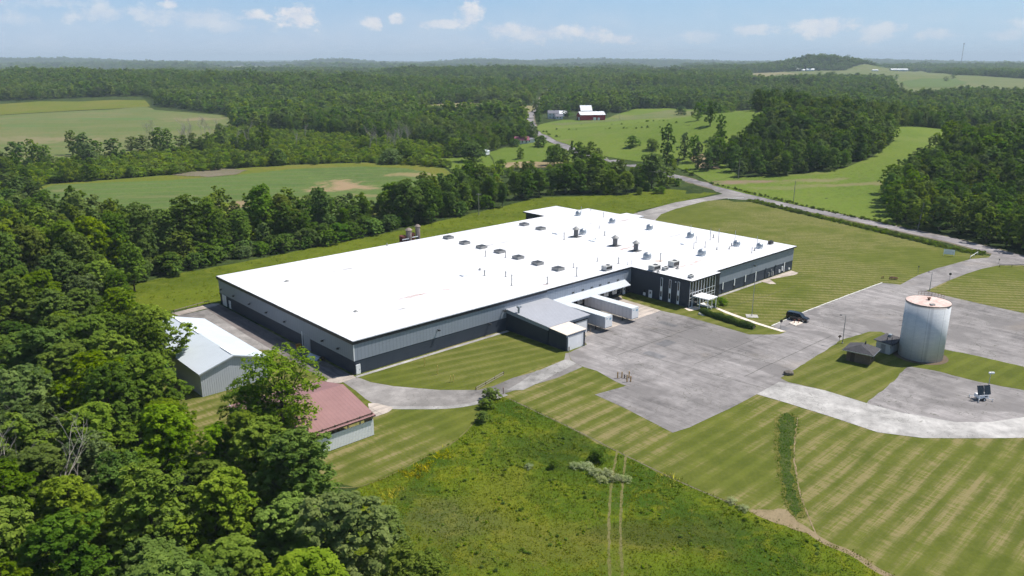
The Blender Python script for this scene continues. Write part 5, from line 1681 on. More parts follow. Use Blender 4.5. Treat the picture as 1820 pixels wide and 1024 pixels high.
# radio mast on the horizon
g = np.array(px_dir(1709, 107)); g = g / g[1] * 4200
T = empty('radio_mast', 'thin lattice radio mast on the right horizon', 'mast', (g[0], g[1]))
m = MB()
for k in range(3):
    a = k * 2.09
    m.tube((2.4 * math.cos(a), 2.4 * math.sin(a), 0), (1.2 * math.cos(a), 1.2 * math.sin(a), 118), .35, n=4)
for j in range(24):
    z0 = j * 4.9; r0 = 2.4 - 1.2 * z0 / 118; r1 = 2.4 - 1.2 * (z0 + 4.9) / 118
    for k in range(3):
        a = k * 2.09; b_ = a + 2.09
        m.tube((r0 * math.cos(a), r0 * math.sin(a), z0), (r1 * math.cos(b_), r1 * math.sin(b_), z0 + 4.9), .18, n=3)
m.build('lattice', 'galvanised_dull', T)
MB().lathe([(3.0, 114), (3.0, 118), (0, 118.5)], 10).build('antenna', 'galvanised_dull', T)


# ---- farms
def win(side, p, z, w=1.0, h=1.5): return (side, p, z, w, h, 'window_glass', 'window')


c = G(1050, 214)
gabled('red_barn', 'long low red barn with white metal roof and white corner trim', 'barn', c, math.radians(12), 28, 15, 6.2, 9.2, 'barn_red', 'tin_white', .5,
       doors=[('l', -1.5, 0, 4.2, 3.4, 'white_paint', 'sliding_door'), ('l', 3.0, 0, 3.4, 3.2, 'window_glass', 'doorway'), ('f', 2, 0, 3, 3.3, 'white_paint', 'sliding_door'), ('f', 6.6, 0, 2.2, 3.0, 'white_paint', 'door')], trim='tin_white')
c = G(1040, 207)
gabled('tall_barn', 'tall dark red barn with a steep white roof behind the low barn', 'barn', c, math.radians(8), 13, 13, 7.0, 12.5, 'barn_red_dark', 'tin_white', .5, trim='barn_red_dark')
c = G(999, 207)
gabled('farm_shed', 'small farm shed with a white roof between farmhouse and barns', 'shed', c, math.radians(10), 12, 9, 3.4, 6.4, 'barn_red_dark', 'tin_white', .4, doors=[('f', 0, 0, 3, 2.6, 'white_paint', 'door')])
c = G(983, 211)
gabled('farmhouse', 'two-storey white farmhouse with grey roof beside the red barns', 'house', c, math.radians(5), 12, 8, 6.0, 9.0, 'house_white', 'house_roof', .4,
       wins=[win('f', x, z) for x in (-4, 0, 4) for z in (1.0, 3.9)], doors=[('f', 2, 0, 1, 2.1, 'wood_dark', 'door')], chimney=(1, 0, .8, .9))
c = G(993, 212)
gabled('house_wing', 'low white wing with dark windows joined to the farmhouse side', 'house wing', c, math.radians(5), 8, 6, 3.0, 5.2, 'house_white', 'house_roof', .3, wins=[win('f', -2, .9), win('f', 1.6, .9)])
c = G(927, 256)
gabled('cottage', 'small white cottage with a purple-red roof beside the road', 'house', c, math.radians(8), 10.5, 7.5, 3.0, 5.2, 'house_white', 'purple_roof', .5, wins=[win('f', -3, 1), win('f', 0, 1), win('f', 3, 1)], doors=[('r', 0, 0, 1, 2.1, 'wood_dark', 'door')])
c = G(940, 254)
gabled('cottage_wing', 'pale flat-roofed wing on the roadside end of the cottage', 'house wing', c, math.radians(8), 8, 6, 2.8, 3.6, 'house_white', 'house_roof', .3, wins=[win('f', 0, 1)])
c = G(861, 276)
gabled('blue_shed', 'small pale blue shed half hidden by trees', 'shed', c, math.radians(70), 7, 5, 2.4, 3.6, 'house_white', 'barn_roof', .3, doors=[('r', 0, 0, 1, 2, 'wood_dark', 'door')])
far_b = [((1378, 126), 22, 9, 4, 6.5, 'white farm building with a red-trimmed wall left of the wooded hill', 12), ((1386, 126), 14, 9, 4, 6.5, 'second white farm building left of the wooded hill', 0), ((1418, 126.5), 16, 10, 5, 9, 'white barn with steep roof at the foot of the wooded hill', 10),
         ((1427, 127), 12, 9, 4, 7, 'low white shed between the barns below the wooded hill', 0), ((1440, 126.5), 26, 10, 5, 9, 'longest white barn at the foot of the wooded hill', -8), ((1597, 127), 60, 16, 6, 9, 'long white hall in the distant pale fields', 0),
         ((1555, 127), 20, 10, 4, 6, 'small white farm shed before the far tree line', 0), ((1474, 163), 32, 12, 3, 4.5, 'low white shed roof showing among the dark trees', 5), ((946, 138), 16, 9, 6, 9, 'pale farmhouse among trees beyond the road', 0), ((1620, 121), 30, 12, 6, 9, 'pale grey barn beyond the long white hall', 10),
         ((1228, 125), 22, 12, 5, 8, 'tiny white barn in the distant woods', 0), ((497, 113.5), 60, 20, 6, 10, 'tiny white roof far off near the horizon on the left', 0), ((806, 114.5), 50, 20, 6, 10, 'tiny white roof below the middle ridge on the horizon', 0), ((1275, 112), 70, 25, 8, 14, 'far white buildings just under the right horizon', 0), ((390, 118), 40, 16, 6, 9, 'tiny white barn in the far left woods', 0)]
for (px, L, W, hw, hr, lb, a) in far_b:
    c = G(*px)
    gabled('distant_barn', lb, 'barn', c, math.radians(a), L, W, hw, hr, 'house_white', 'tin_white', .5)


# ------------------------------------------------------------------ vegetation
def tone_mesh(name, V, Fc, tone, mat):
    me = bpy.data.meshes.new(name)
    n = len(V); k = Fc.shape[0]; q = Fc.shape[1]
    me.vertices.add(n); me.vertices.foreach_set('co', V.astype(np.float32).ravel())
    me.loops.add(k * q); me.loops.foreach_set('vertex_index', Fc.astype(np.int32).ravel())
    me.polygons.add(k)
    me.polygons.foreach_set('loop_start', np.arange(0, k * q, q, dtype=np.int32))
    me.update(calc_edges=True)
    at_ = me.attributes.new('tone', 'FLOAT', 'FACE')
    at_.data.foreach_set('value', tone.astype(np.float32))
    me.materials.append(MATS[mat])
    return me


def leaf_quads(P, Nn, S, rng, asp=.62):
    """one leaf-clump quad at each point, facing Nn"""
    n = len(P)
    Nn = Nn / (np.linalg.norm(Nn, axis=1, keepdims=True) + 1e-9)
    a = rng.normal(size=(n, 3))
    T = np.cross(Nn, a); T /= np.linalg.norm(T, axis=1, keepdims=True) + 1e-9
    B = np.cross(Nn, T)
    s = S[:, None]
    V = np.stack([P - T * s, P - B * s * asp + Nn * s * .15, P + T * s, P + B * s * asp + Nn * s * .15], 1).reshape(-1, 3)
    Fq = np.arange(4 * n).reshape(n, 4)
    return V, Fq


def crown(name, seed, mat, H=14., R=4.6, base=3.5, lobes=26, clumps=22, leaves=22, size=.30, shape='round', spread=.9):
    rng = np.random.default_rng(seed)
    Pl = []; Nl = []; Sl = []; Tl = []
    hc = H - base
    cents = []
    for i in range(lobes):
        u = (i + rng.uniform(.1, .9)) / lobes
        ang = i * 2.39996 + rng.uniform(-.5, .5)
        if shape == 'round':
            prof = math.sqrt(max(0.02, 1 - (2 * u - .82) ** 2 / 1.42)) ; lr = R * rng.uniform(.27, .42) * (1 - .2 * u)
        elif shape == 'tall':
            prof = math.sqrt(max(.03, 1 - (2 * u - .9) ** 2 / 1.3)); lr = R * rng.uniform(.36, .52) * (1 - .3 * u)
        elif shape == 'spread':
            prof = min(1, .55 + u * .8) * (1.0 if u < .75 else .72); lr = R * rng.uniform(.22, .36)
        elif shape == 'cone':
            prof = max(.05, 1 - u) ; lr = R * rng.uniform(.34, .46) * (1.05 - .8 * u)
        else:  # bush
            prof = math.sqrt(max(.02, 1 - u * u * .9)); lr = R * rng.uniform(.30, .45)
        rad = R * prof * rng.uniform(.52, .86) * (1 if i % 4 else .4)
        irr = 1 + .22 * math.sin(ang * 2 + seed)
        c = np.array([math.cos(ang) * rad * irr, math.sin(ang) * rad * irr, base + hc * (.06 + .86 * u)])
        cents.append((c, lr))
        tone = rng.uniform(.15, .85)
        D = rng.normal(size=(clumps, 3)); D[:, 2] = D[:, 2] * .9 + .28
        D /= np.linalg.norm(D, axis=1, keepdims=True)
        CC = c + D * lr * rng.uniform(.7, 1.08, (clumps, 1)) * np.array([1, 1, .78])
        for j in range(clumps):
            cr = lr * rng.uniform(.20, .36) * spread
            q = rng.normal(size=(leaves, 3)); q /= np.linalg.norm(q, axis=1, keepdims=True)
            q[:, 2] = np.abs(q[:, 2]) * .9 - .22
            Pp = CC[j] + q * cr * rng.uniform(.5, 1.1, (leaves, 1))
            Pl.append(Pp)
            Nl.append(D[j] * .35 + q * .5 + np.array([.22, .1, .8]) + rng.normal(size=(leaves, 3)) * .38)
            Sl.append(size * rng.uniform(.6, 1.35, leaves))
            Tl.append(np.clip(tone + rng.uniform(-.2, .2) + rng.normal(size=leaves) * .16, 0, 1))
    P = np.concatenate(Pl); Nn = np.concatenate(Nl); S = np.concatenate(Sl); T = np.concatenate(Tl)
    P[:, 2] = np.maximum(P[:, 2], .12)
    V, Fq = leaf_quads(P, Nn, S, rng)
    me = tone_mesh(name, V, Fq, T, mat)
    return me, cents


def trunk_mesh(name, seed, H, base, cents, r=.26, mat='bark', stems=1):
    rng = np.random.default_rng(seed)
    m = MB()
    for sidx in range(stems):
        pts = []
        ox, oy = (0, 0) if stems == 1 else (rng.uniform(-.8, .8), rng.uniform(-.8, .8))
        dx, dy = rng.uniform(-.6, .6, 2)
        nseg = 5
        for k in range(nseg + 1):
            f = k / nseg
            pts.append((ox * (1 + f) + dx * f * f, oy * (1 + f) + dy * f * f, -.25 + (H * .8 + .25) * f))
        rr = r / math.sqrt(stems)
        for k in range(nseg):
            m.tube(pts[k], pts[k + 1], rr * (1 - .85 * k / nseg) + .02, rr * (1 - .85 * (k + 1) / nseg) + .02, n=7, caps=False)
        for (c, lr) in cents[sidx::stems][::2]:
            zf = max(base * .75, c[2] - lr * 1.4 - np.hypot(c[0], c[1]) * .5)
            f = min(.95, zf / (H * .8)); k = min(nseg - 1, int(f * nseg)); g = f * nseg - k
            p = [pts[k][i] * (1 - g) + pts[k + 1][i] * g for i in range(3)]
            r0 = rr * .45 * (1 - .6 * f) + .02
            mid = [(p[0] + c[0]) / 2, (p[1] + c[1]) / 2, (p[2] + c[2]) / 2 - .25]
            m.tube(p, mid, r0, r0 * .65, n=5, caps=False)
            m.tube(mid, tuple(c), r0 * .65, r0 * .25, n=5, caps=False)
    me = bpy.data.meshes.new(name)
    me.from_pydata(m.v, [], m.f)
    me.polygons.foreach_set('use_smooth', [True] * len(me.polygons))
    me.materials.append(MATS[mat])
    return me


# kinds of tree: (crown mesh, trunk mesh, height, radius)
KIND = {}


def kind(key, seed, mat, H, R, base, shape='round', tr=.26, stems=1, **kw):
    cm, cents = crown('crown', seed, mat, H, R, base, shape=shape, **kw)
    tm = trunk_mesh('trunk', seed + 50, H, base, cents, tr, 'bark', stems)
    KIND[key] = (cm, tm, H, R)


for i, mt in enumerate(('leaf_bright', 'leaf_mid', 'leaf_dark', 'leaf_grey')):
    kind(('near', i, 0), 100 + i, mt, 15, 4.9, 3.0, lobes=30, clumps=24, leaves=26, size=.225)
    kind(('near', i, 1), 200 + i, mt, 16, 4.3, 3.4, shape='tall', lobes=28, clumps=24, leaves=26, size=.225)
    kind(('mid', i, 0), 300 + i, mt, 14, 4.6, .9, lobes=20, clumps=12, leaves=11, size=.45)
    kind(('mid', i, 1), 400 + i, mt, 15, 3.9, .9, shape='tall', lobes=20, clumps=12, leaves=11, size=.45)
kind(('bush', 0, 0), 500, 'leaf_mid', 4.2, 3.0, .2, shape='bush', lobes=14, clumps=14, leaves=16, size=.24, tr=.12, stems=3)
kind(('bush', 1, 0), 501, 'leaf_dark', 4.6, 3.2, .2, shape='bush', lobes=14, clumps=14, leaves=16, size=.24, tr=.12, stems=3)
kind(('bush', 2, 0), 502, 'leaf_grey', 4.4, 3.3, .2, shape='bush', lobes=14, clumps=14, leaves=16, size=.24, tr=.12, stems=3)
kind(('bush', 3, 0), 503, 'leaf_young', 3.8, 2.5, .2, shape='bush', lobes=12, clumps=12, leaves=14, size=.28, tr=.12, stems=3)
kind(('sapling', 0, 0), 510, 'leaf_young', 5.6, 2.0, .1, shape='tall', lobes=10, clumps=9, leaves=12, size=.34, tr=.1)
kind(('bush', 4, 0), 504, 'leaf_pale', 4.0, 3.2, .2, shape='bush', lobes=12, clumps=8, leaves=9, size=.20, tr=.1, stems=3, spread=1.7)
kind(('sapling', 1, 0), 511, 'leaf_mid', 5.2, 2.2, .1, shape='tall', lobes=10, clumps=9, leaves=12, size=.34, tr=.1)
kind(('open', 0, 0), 520, 'leaf_mid', 15.5, 6.6, 3.2, shape='spread', lobes=34, clumps=15, leaves=17, size=.24, tr=.5, spread=1.25)
kind(('willow', 0, 0), 530, 'leaf_grey', 10, 7.5, .8, shape='bush', lobes=30, clumps=14, leaves=12, size=.42)
kind(('willow', 1, 0), 531, 'leaf_bright', 10, 7.0, .8, shape='bush', lobes=30, clumps=14, leaves=12, size=.42)
kind(('conifer', 0, 0), 540, 'leaf_dark', 12, 2.6, .6, shape='cone', lobes=26, clumps=12, leaves=10, size=.3)


def far_kind(key, seed, mat, H, R):
    """coarse crown for the woods in the distance"""
    cm, cents = crown('crown', seed, mat, H, R, 1.2, lobes=12, clumps=6, leaves=6, size=R * .19, shape='round', spread=1.2)
    tm = trunk_mesh('trunk', seed, H, 1.2, cents[:4], .3)
    KIND[key] = (cm, tm, H, R)


for i, mt in enumerate(('leaf_bright', 'leaf_mid', 'leaf_dark', 'leaf_grey')):
    far_kind(('far', i, 0), 600 + i, mt, 14.5, 4.9)

TREES = []


def tree(key, loc, sc, label, cat='tree', group=None, name='broadleaf_tree', rz=None, sz=None):
    cm, tm, H, R = KIND[key]
    z = float(th(loc[0], loc[1]))
    if len(label.split()) > 16: print('LONG', label)
    T = empty(name, label, cat, (loc[0], loc[1], z), random.uniform(0, 6.28) if rz is None else rz, group)
    T.scale = (sc, sc, sc if sz is None else sz)
    c = bpy.data.objects.new('crown', cm); COL.objects.link(c); c.parent = T
    t = bpy.data.objects.new('trunk', tm); COL.objects.link(t); t.parent = T
    TREES.append((loc[0], loc[1]))
    return T


def inside(poly, x, y):
    poly = np.asarray(poly); x = np.atleast_1d(x); y = np.atleast_1d(y)
    r = np.zeros(len(x), bool)
    x0, y0 = poly[-1]
    for x1, y1 in poly:
        c = ((y1 > y) != (y0 > y)) & (x < (x0 - x1) * (y - y1) / (y0 - y1 + 1e-12) + x1)
        r ^= c
        x0, y0 = x1, y1
    return r


def poisson(poly, d, seed, tries=30000):
    rng = np.random.default_rng(seed)
    P = np.asarray(poly); lo = P.min(0); hi = P.max(0)
    area = (hi - lo).prod()
    n = int(min(tries, area / d / d * 14))
    c = rng.uniform(lo, hi, (n, 2))
    c = c[inside(poly, c[:, 0], c[:, 1])]
    out = []
    grid = {}
    for x, y in c:
        k = (int(x // d), int(y // d)); ok = True
        for a in (-1, 0, 1):
            for b in (-1, 0, 1):
                for (u, v) in grid.get((k[0] + a, k[1] + b), ()):
                    if (u - x) ** 2 + (v - y) ** 2 < d * d: ok = False
        if ok:
            out.append((float(x), float(y))); grid.setdefault(k, []).append((x, y))
    return out


# --- the wood in the left foreground
wood_left = GP([(740, 1060), (715, 1000), (670, 945), (625, 895), (585, 850), (545, 815), (480, 800), (430, 800), (390, 775), (345, 765), (318, 740), (312, 690), (305, 640), (285, 590), (262, 545), (215, 500), (150, 470), (60, 440), (-60, 400)], 10) + [G(-260, 560), G(-420, 800), G(-500, 1200), G(200, 1500), G(600, 1350)]
def to_px(x, y, z=0.0):
    v = np.array([x, y, z - CAMH])
    f_ = np.array([0, math.cos(PITCH), -math.sin(PITCH)]); u_ = np.array([0, math.sin(PITCH), math.cos(PITCH)])
    zc = v @ f_
    return (910 + FPX * v[0] / zc, 512 - FPX * (v @ u_) / zc) if zc > 5 else (-9999, 9999)


pts = poisson(wood_left, 7.3, 3)
pts = [p for p in pts if -75 < to_px(p[0], p[1], 9)[0] and to_px(p[0], p[1], 16)[1] < 1060]
pts = [p for p in pts if not inside([F(-31, 8), F(-12, 8), F(-12, 46), F(-31, 46)], p[0], p[1])[0]]
random.shuffle(pts)


def zone(x, y):
    ix, iy = to_px(x, y, 12)
    col = 'at the left edge' if ix < 110 else 'left of centre' if ix < 260 else 'right of centre' if ix < 420 else 'at the meadow side'
    row = 'farthest back in the left wood, %s' if iy < 470 else 'in the left wood beside the grey barn, %s' if iy < 640 else 'in the left wood beside the red shed, %s' if iy < 800 else 'in the lower left wood, %s' if iy < 930 else 'on the bottom edge of the left wood, %s'
    return row % col


words = ['yellow-green tree', 'mid green tree', 'dark green tree', 'grey-green tree']
for (x, y) in pts:
    f = 0.5 + .5 * math.sin(x * .05 + 2) * math.cos(y * .045)
    r = random.random()
    i = 0 if r < .30 + .3 * f else 1 if r < .72 + .1 * f else 2 if r < .92 else 3
    d = math.hypot(x, y)
    s = random.uniform(.92, 1.28)
    if y > 150 and x > -110: s *= .9
    sh_ = random.randint(0, 1)
    tree(('near', i, sh_), (x, y), s, ['rounded ', 'upright '][sh_] + words[i] + ' ' + zone(x, y), group='trees of the wood left of the factory', sz=min(1.15, s * random.uniform(.78, 1.02)))
N_LEFT = len(pts)

# --- the open-crowned tree beside the red roof
tree(('open', 0, 0), G(506, 802), 1.16, 'tall loose-crowned tree with visible limbs before the red-roofed shed', rz=1.0)
tree(('open', 0, 0), G(452, 812), .82, 'loose-crowned tree half behind the taller one at the red-roofed shed', rz=3.4)
tree(('near', 1, 0), G(545, 872), .62, 'rounded green tree at the tip of the wood near the red-roofed shed')
tree(('near', 1, 0), G(400, 850), .6, 'dense green tree between the grey barn and the loose-crowned tree')
tree(('near', 0, 1), G(440, 852), .72, 'bright tree at the foot of the loose-crowned tree')
tree(('near', 1, 0), G(770, 1075), .5, 'low leafy tree at the bottom edge beside the meadow')
tree(('near', 1, 0), G(690, 1005), .55, 'green tree at the meadow corner of the wood')

# --- the belt of trees behind the hall: px of the base, crown top y, kind
belt = [(20, 560, 405, 1, 1.0), (70, 540, 385, 0, 1.1), (130, 530, 372, 0, 1.1), (175, 520, 362, 0, 1.15), (215, 505, 378, 2, 1), (255, 485, 345, 2, 1.0), (300, 470, 372, 2, .9), (338, 465, 337, 2, 1.15), (375, 455, 352, 2, 1.0), (400, 450, 385, 1, 1),
        (430, 445, 370, 1, .9), (470, 430, 326, 1, 1.05), (505, 425, 345, 0, 1), (540, 425, 372, 1, .8), (573, 420, 334, 2, .9), (612, 415, 368, 1, .8), (648, 405, 352, 2, .75), (700, 395, 322, 1, 1.1), (722, 400, 318, 1, 1.2), (752, 392, 318, 2, 1.0),
        (775, 392, 332, 2, .8), (800, 385, 322, 3, .7), (822, 372, 302, 3, .75), (845, 372, 330, 1, .7), (870, 365, 312, 1, .85), (893, 370, 325, 2, .7), (915, 355, 303, 1, .85), (935, 352, 312, 2, .8), (958, 350, 300, 1, 1.0), (980, 345, 300, 2, .9), (1005, 345, 290, 2, 1.05),
        (1030, 342, 280, 1, 1.0), (1060, 340, 272, 1, 1.25), (1085, 345, 300, 0, .9), (1112, 345, 305, 0, 1.1), (1135, 340, 290, 1, .9), (1158, 338, 272, 2, 1.25), (150, 545, 410, 1, 1.0), (240, 520, 430, 1, .9), (-30, 560, 400, 1, 1.2)]
wb = ['bright green', 'mid green', 'dark green', 'grey-green']
for k, (bx, by, ty, i, w) in enumerate(belt):
    g = G(bx, by)
    # height from the crown top in the photo
    lo, hi = 1, 40
    fw = np.array([0, math.cos(PITCH), -math.sin(PITCH)]); up = np.array([0, math.sin(PITCH), math.cos(PITCH)])
    for _ in range(30):
        mdl = (lo + hi) / 2
        v = np.array([g[0], g[1], mdl - CAMH])
        yy = 512 - FPX * (v @ up) / (v @ fw)
        if yy > ty: lo = mdl
        else: hi = mdl
    h = min(lo, 22)
    kk = ('near', i, 1 if w < .95 else 0)
    sh = h / KIND[kk][2]
    sr = w * min(1.15, max(.75, h / 14))
    tree(kk, g, sr, '%s tree of the belt, %s' % (['tall ' if h > 17 else 'low ' if h < 11 else '', ''][0] + wb[i], ['at the left edge', 'left of the crop field', 'below the crop field corner', 'behind the hall corner', 'before the left crop rows', 'before the middle crop rows', 'behind the rusty stacks', 'right of the rusty stacks', 'left of the short pole', 'right of the short pole', 'near the junction', 'last before the junction'][min(11, max(0, int((bx + 40) / 100)))]),
         group='trees in the belt between hall and crop field', sz=sh)

# shrubs along the front of the belt
front = [(190, 530), (225, 512), (262, 500), (300, 492), (345, 483), (385, 475), (425, 467), (465, 460), (505, 452), (545, 446), (585, 438), (625, 428), (665, 419), (705, 411), (745, 402), (785, 394), (825, 384), (862, 375)]
for k in range(46):
    f = random.uniform(0, len(front) - 1.001) if k > 17 else k
    i = int(f); g_ = f - i
    bx = front[i][0] + (front[min(i + 1, len(front) - 1)][0] - front[i][0]) * g_
    by = front[i][1] + (front[min(i + 1, len(front) - 1)][1] - front[i][1]) * g_ - random.uniform(2, 12)
    j = random.choice((0, 1, 1, 2))
    s = random.uniform(.8, 1.4)
    tree(('bush', j, 0), G(bx, by), s, '%s %s shrub of the belt edge, %s' % ('large' if s > 1.15 else 'small', ['mid green', 'dark green', 'grey-green'][j], 'at its left end' if bx < 350 else 'behind the left half of the hall' if bx < 600 else 'behind the rusty stacks' if bx < 780 else 'behind the far corner'), 'shrub', 'shrubs along the foot of the tree belt', 'shrub')
for k in range(26):
    bx = random.uniform(865, 1185); by = 352 - (bx - 865) * .035 + random.uniform(-10, 4)
    j = random.choice((0, 0, 1, 3))
    tree(('bush', j, 0), G(bx, by), random.uniform(.6, 1.05), '%s shrub below the junction trees, %s' % (['mid green', 'dark green', 'x', 'bright green'][j], ['leftmost stretch', 'left of centre', 'centre', 'right of centre', 'nearest the road'][min(4, int((bx - 865) / 64))]), 'shrub', 'shrubs below the trees near the junction', 'shrub')

# --- wood on the right: rows nearest the road are trees of their own
right_wood = GP([(1565, 372), (1585, 398), (1640, 408), (1700, 422), (1760, 436), (1850, 458), (1980, 488), (2150, 525)]) + GP([(2250, 470), (2200, 330), (1900, 262), (1830, 262), (1760, 270), (1660, 300), (1590, 335)])
rp = poisson(right_wood, 7.2, 9)
rp.sort(key=lambda p: math.hypot(*p) + (0 if to_px(p[0], p[1], 8)[0] < 1850 else 500))
for k, (x, y) in enumerate(rp[:64]):
    r = random.random(); i = 0 if r < .45 else 1 if r < .82 else 2
    s = random.uniform(.8, 1.1)
    shp_ = random.randint(0, 1)
    tree(('mid', i, shp_), (x, y), s, '%s %s tree of the roadside wood, %s' % (('rounded', 'upright')[shp_], wb[i], 'at its pasture corner' if to_px(x, y)[0] < 1615 else 'left of the leaning pole' if to_px(x, y)[0] < 1665 else 'right of the leaning pole' if to_px(x, y)[0] < 1720 else 'above the drive mouth' if to_px(x, y)[0] < 1775 else 'at the right edge') + (', front row' if k < 22 else ', second row' if k < 44 else ', farther back'), group='trees of the wood right of the road', sz=s * random.uniform(.9, 1.15))
RIGHT_REST = rp[64:]

# --- knoll wood: front rows
knoll = GP([(1258, 300), (1290, 306), (1350, 308), (1450, 303), (1500, 292), (1545, 272), (1568, 245), (1575, 215), (1520, 178), (1450, 170), (1400, 175), (1372, 205), (1345, 240), (1300, 262), (1265, 280)])
kp = poisson(knoll, 8.2, 21)
kp.sort(key=lambda p: math.hypot(*p))
for k, (x, y) in enumerate(kp[:34]):
    r = random.random(); i = 2 if r < .35 else 1 if r < .85 else 3
    s = random.uniform(.85, 1.15)
    tree(('mid', i, 0 if random.random() < .7 else 1), (x, y), s, '%s tree along the foot of the wooded knoll, %s' % (wb[i], 'at its left end' if to_px(x, y)[0] < 1340 else 'in the middle' if to_px(x, y)[0] < 1440 else 'at its right end'), group='trees on the wooded knoll', sz=s * random.uniform(.95, 1.2))
KN_REST = kp[34:]

# --- singles one can pick out
single = [((1184, 300), ('mid', 2, 1), 1.25, 1.75, 'tall narrow dark tree alone in the pasture above the road'), ((1215, 285), ('mid', 3, 1), 1.0, 1.15, 'grey-green tree beside the tall narrow one'), ((1232, 290), ('mid', 1, 0), 1.0, 1.2, 'leafy tree on the bank left of the knoll'), ((1240, 302), ('mid', 3, 1), .9, 1.1, 'thin grey tree on the sandy bank'),
          ((1258, 305), ('mid', 2, 1), .8, .9, 'slim dark tree on the sandy bank'), ((1280, 250), ('mid', 1, 0), 1.0, 1.2, 'green tree at the top of the bank'), ((1262, 225), ('mid', 2, 0), 1.0, 1.3, 'dark tree behind the bank'), ((1240, 215), ('mid', 1, 0), 1.0, 1.0, 'round tree at the right end of the pasture'),
          ((1210, 205), ('bush', 1, 0), 2.0, 2.2, 'round dark bush at the far end of the pasture'), ((1125, 263), ('bush', 1, 0), 1.6, 1.6, 'round dark bush in the lower pasture'), ((1160, 268), ('bush', 0, 0), 1.6, 1.7, 'bush on the lower edge of the pasture'),
          ((1008, 210), ('mid', 2, 0), 1.45, 1.15, 'round dark tree hiding the end of the low barn'), ((1077, 206), ('mid', 2, 0), 1.2, .95, 'round dark tree at the right end of the red barn'), ((953, 210), ('mid', 2, 1), 1.3, 1.4, 'tall roadside tree left of the farmhouse'), ((957, 220), ('mid', 1, 1), .9, .8, 'smaller roadside tree left of the farmhouse'),
          ((760, 196), ('mid', 2, 0), 1.2, 1.1, 'dark lone tree at the edge of the tan field'), ((925, 283), ('mid', 1, 0), .75, .55, 'small round tree on the cottage lawn'), ((985, 286), ('bush', 1, 0), 1.8, 2.0, 'dark bush cluster beside the road below the cottage'), ((960, 262), ('bush', 1, 0), 1.9, 1.7, 'dark shrub between cottage and road'),
          ((915, 262), ('bush', 1, 0), 1.5, 1.2, 'low dark shrub in front of the cottage'), ((1016, 275), ('conifer', 0, 0), 1.0, .8, 'narrow dark evergreen beside the road'), ((865, 262), ('mid', 2, 0), 1.2, .95, 'round dark tree behind the pale blue shed'), ((838, 288), ('willow', 0, 0), 1.15, 1.2, 'wide grey-green willow left of the pale blue shed'),
          ((810, 278), ('willow', 1, 0), 1.0, 1.1, 'pale willow at the end of the crop field'), ((722, 288), ('willow', 1, 0), 1.2, 1.3, 'broad yellow-green willow above the crop field'), ((695, 292), ('willow', 0, 0), .9, .9, 'grey-green willow beside the broad one'), ((650, 268), ('willow', 1, 0), .7, .9, 'small pale round tree above the brush'),
          ((800, 262), ('mid', 3, 0), 1.3, 1.2, 'rounded pale tree behind the willows'), ((470, 272), ('mid', 1, 0), 1.5, 1.5, 'large green tree at the right end of the upper field'), ((1060, 340), ('bush', 3, 0), 1, 1, 'bright shrub below the junction trees'), ((890, 300), ('bush', 0, 0), 1.4, 1.3, 'shrub at the corner of the cottage lawn'), ((1500, 158), ('far', 1, 0), 1.4, 1.0, 'pale rounded tree before the low white shed'),
          ((1681, 145), ('far', 2, 0), 1.3, .9, 'lone dark tree in the far pale field'), ((1694, 141), ('far', 2, 0), 1.6, 1.1, 'second lone dark tree in the far pale field'), ((1593, 142), ('far', 1, 0), 1.2, 1.0, 'lone tree at the end of the far hedge'), ((1602, 158), ('far', 0, 0), 1.2, .9, 'pale tree in the hollow of the far fields'), ((1550, 158), ('far', 3, 0), 1.2, .9, 'grey tree in the hollow of the far fields')]
for (p, key, s, sz, lb) in single:
    k2 = KIND[key]
    tree(key, G(*p), s, lb, 'shrub' if key[0] == 'bush' else 'tree', None, 'shrub' if key[0] == 'bush' else 'willow_tree' if key[0] == 'willow' else 'conifer_tree' if key[0] == 'conifer' else 'broadleaf_tree', sz=sz)

# bushes near the building and in the meadow
tree(('sapling', 0, 0), G(640, 291), 1.0, 'bright young tree at the far edge of the crop field', 'shrub', None, 'young_tree')
tree(('sapling', 1, 0), G(560, 294), .9, 'mid green young tree at the far edge of the crop field', 'shrub', None, 'young_tree')
tree(('bush', 0, 0), G(873, 716), .6, 'thick bush between driveway and meadow', 'shrub', None, 'shrub', sz=.55)
tree(('bush', 0, 0), G(864, 733), .5, 'smaller bush just below the driveway bush', 'shrub', None, 'shrub', sz=.45)
tree(('bush', 0, 0), G(856, 752), .45, 'lowest of the bushes running down from the driveway', 'shrub', None, 'shrub', sz=.5)
tree(('bush', 1, 0), G(1061, 820), .42, 'small dark round bush in the meadow', 'shrub', None, 'shrub', sz=.42)
tree(('bush', 1, 0), G(982, 842), .26, 'tiny dark bush left in the meadow', 'shrub', None, 'shrub', sz=.3)
for (ix, iy, s, lb) in ((1267, 546, .62, 'round clipped shrub nearest the entrance canopy'), (1281, 541, .7, 'round clipped shrub on the lawn side of the entrance'), (1252, 553, .4, 'low shrub at the foot of the entrance steps')):
    tree(('bush', 0, 0), G(ix, iy), s, lb, 'shrub', None, 'shrub', sz=s * .6)


